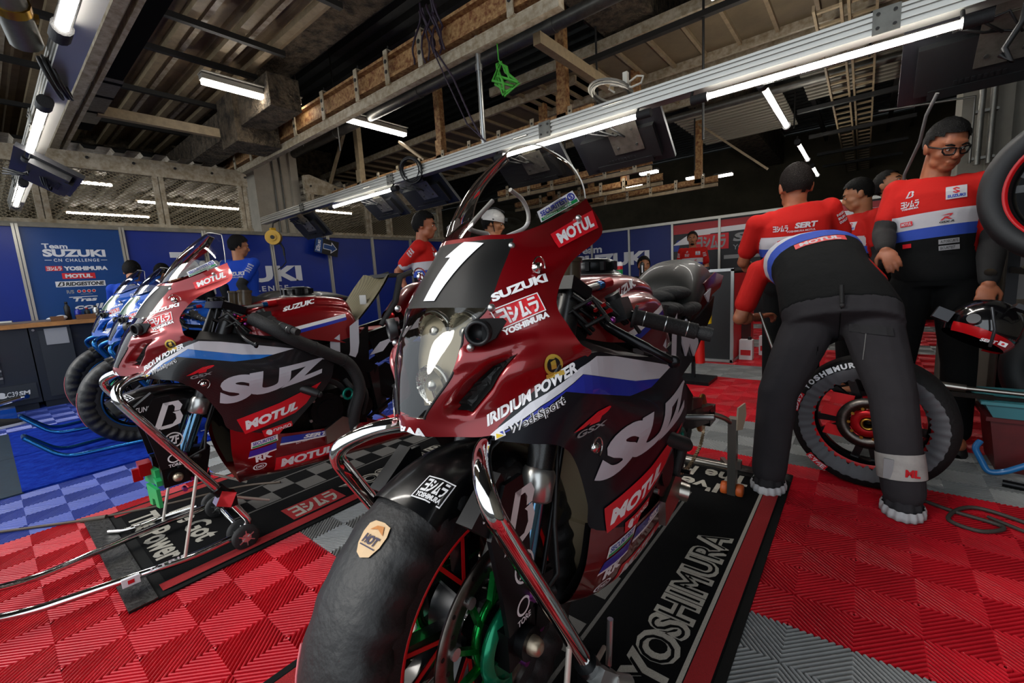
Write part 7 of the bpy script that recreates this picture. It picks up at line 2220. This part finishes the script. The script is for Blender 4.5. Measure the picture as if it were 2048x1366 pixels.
# 10-12 the blue team at the bench
J = stance(-5.80, 2.04, heading(-.55, .85), 1.74, elR=(-5.66, 1.97, 1.17), wrR=(-5.62, 2.03, .94), look=(.2, 1, -.2))
P = person('person', 'mechanic in blue team shirt with black sleeves, back turned, behind the blue motorcycles', J, skin_b, 'royal', cloth_black, hair_black, 'thick', under_black)
arm_prints(P, 'R', ['BRIDGESTONE', 'Tras', 'ASPIRE', 'MOTUL'], (.8, -.6, 0), 1.1)
shirt_prints(P, [(text('Team', .03), -.10, .12, .09, .03, shirt_white), (text('SUZUKI', .05), .0, .16, .28, .045, shirt_white), (text('CN CHALLENGE', .02), 0, .20, .26, .02, shirt_white)], False)
J = stance(-6.16, 1.10, heading(-.9, .35), 1.58, hed=(-6.24, 1.12, 1.375), nck=(-6.15, 1.10, 1.25), chs=(-6.10, 1.08, 1.09), wst=(-6.08, 1.07, .95), shL=(-6.20, .93, 1.19), shR=(-6.09, 1.25, 1.20), elL=(-6.34, .93, .99), elR=(-6.24, 1.30, .98), wrL=(-6.50, 1.02, .96), wrR=(-6.48, 1.20, .96), look=(-.9, .3, -.5))
P = person('person', 'mechanic in blue team shirt leaning over the bench, white lettering across his back', J, skin_b, 'royal', cloth_black, hair_black, 'thick', None)
shirt_prints(P, [(text('Team', .03), -.09, .13, .09, .03, shirt_white), (text('SUZUKI', .05), .0, .17, .27, .045, shirt_white), (text('CN CHALLENGE', .02), 0, .21, .26, .018, shirt_white), (RECT, .0, .05, .05, .012, shirt_white)], False)
J = stance(-6.2, 1.62, heading(-.8, .5), 1.5, look=(-.7, .4, -.8), hed=(-6.24, 1.38, 1.35), nck=(-6.2, 1.52, 1.26))
P = person('person', 'dark haired helper with lowered head beside the man leaning over the bench', J, skin_b, 'black', cloth_black, hair_black, 'thick', under_black)
# shoe at the left edge
t = thing('shoe', 'single black shoe with a white sole at the left edge by the blue mat', 'shoe', (-5.95, -.02, 0), R(15))
b = B(); b.grid([[Vector((w * math.cos(a), u, max(.02, .02 + h * math.sin(a)))) for a in lerp_list(0, PI, 11)] for u, w, h in ((-.12, .035, .07), (-.05, .045, .08), (.03, .046, .055), (.10, .042, .035), (.14, .02, .02))]); ob('upper', b, shoe_black, t)
b = B(); b.prism([(.035, -.125), (.048, -.05), (.05, .04), (.045, .10), (.02, .15), (-.02, .15), (-.045, .10), (-.05, .04), (-.048, -.05), (-.035, -.125)], (0, 0, 0), (1, 0, 0), (0, 1, 0), (0, 0, .022)); ob('sole', b, print_white, t)
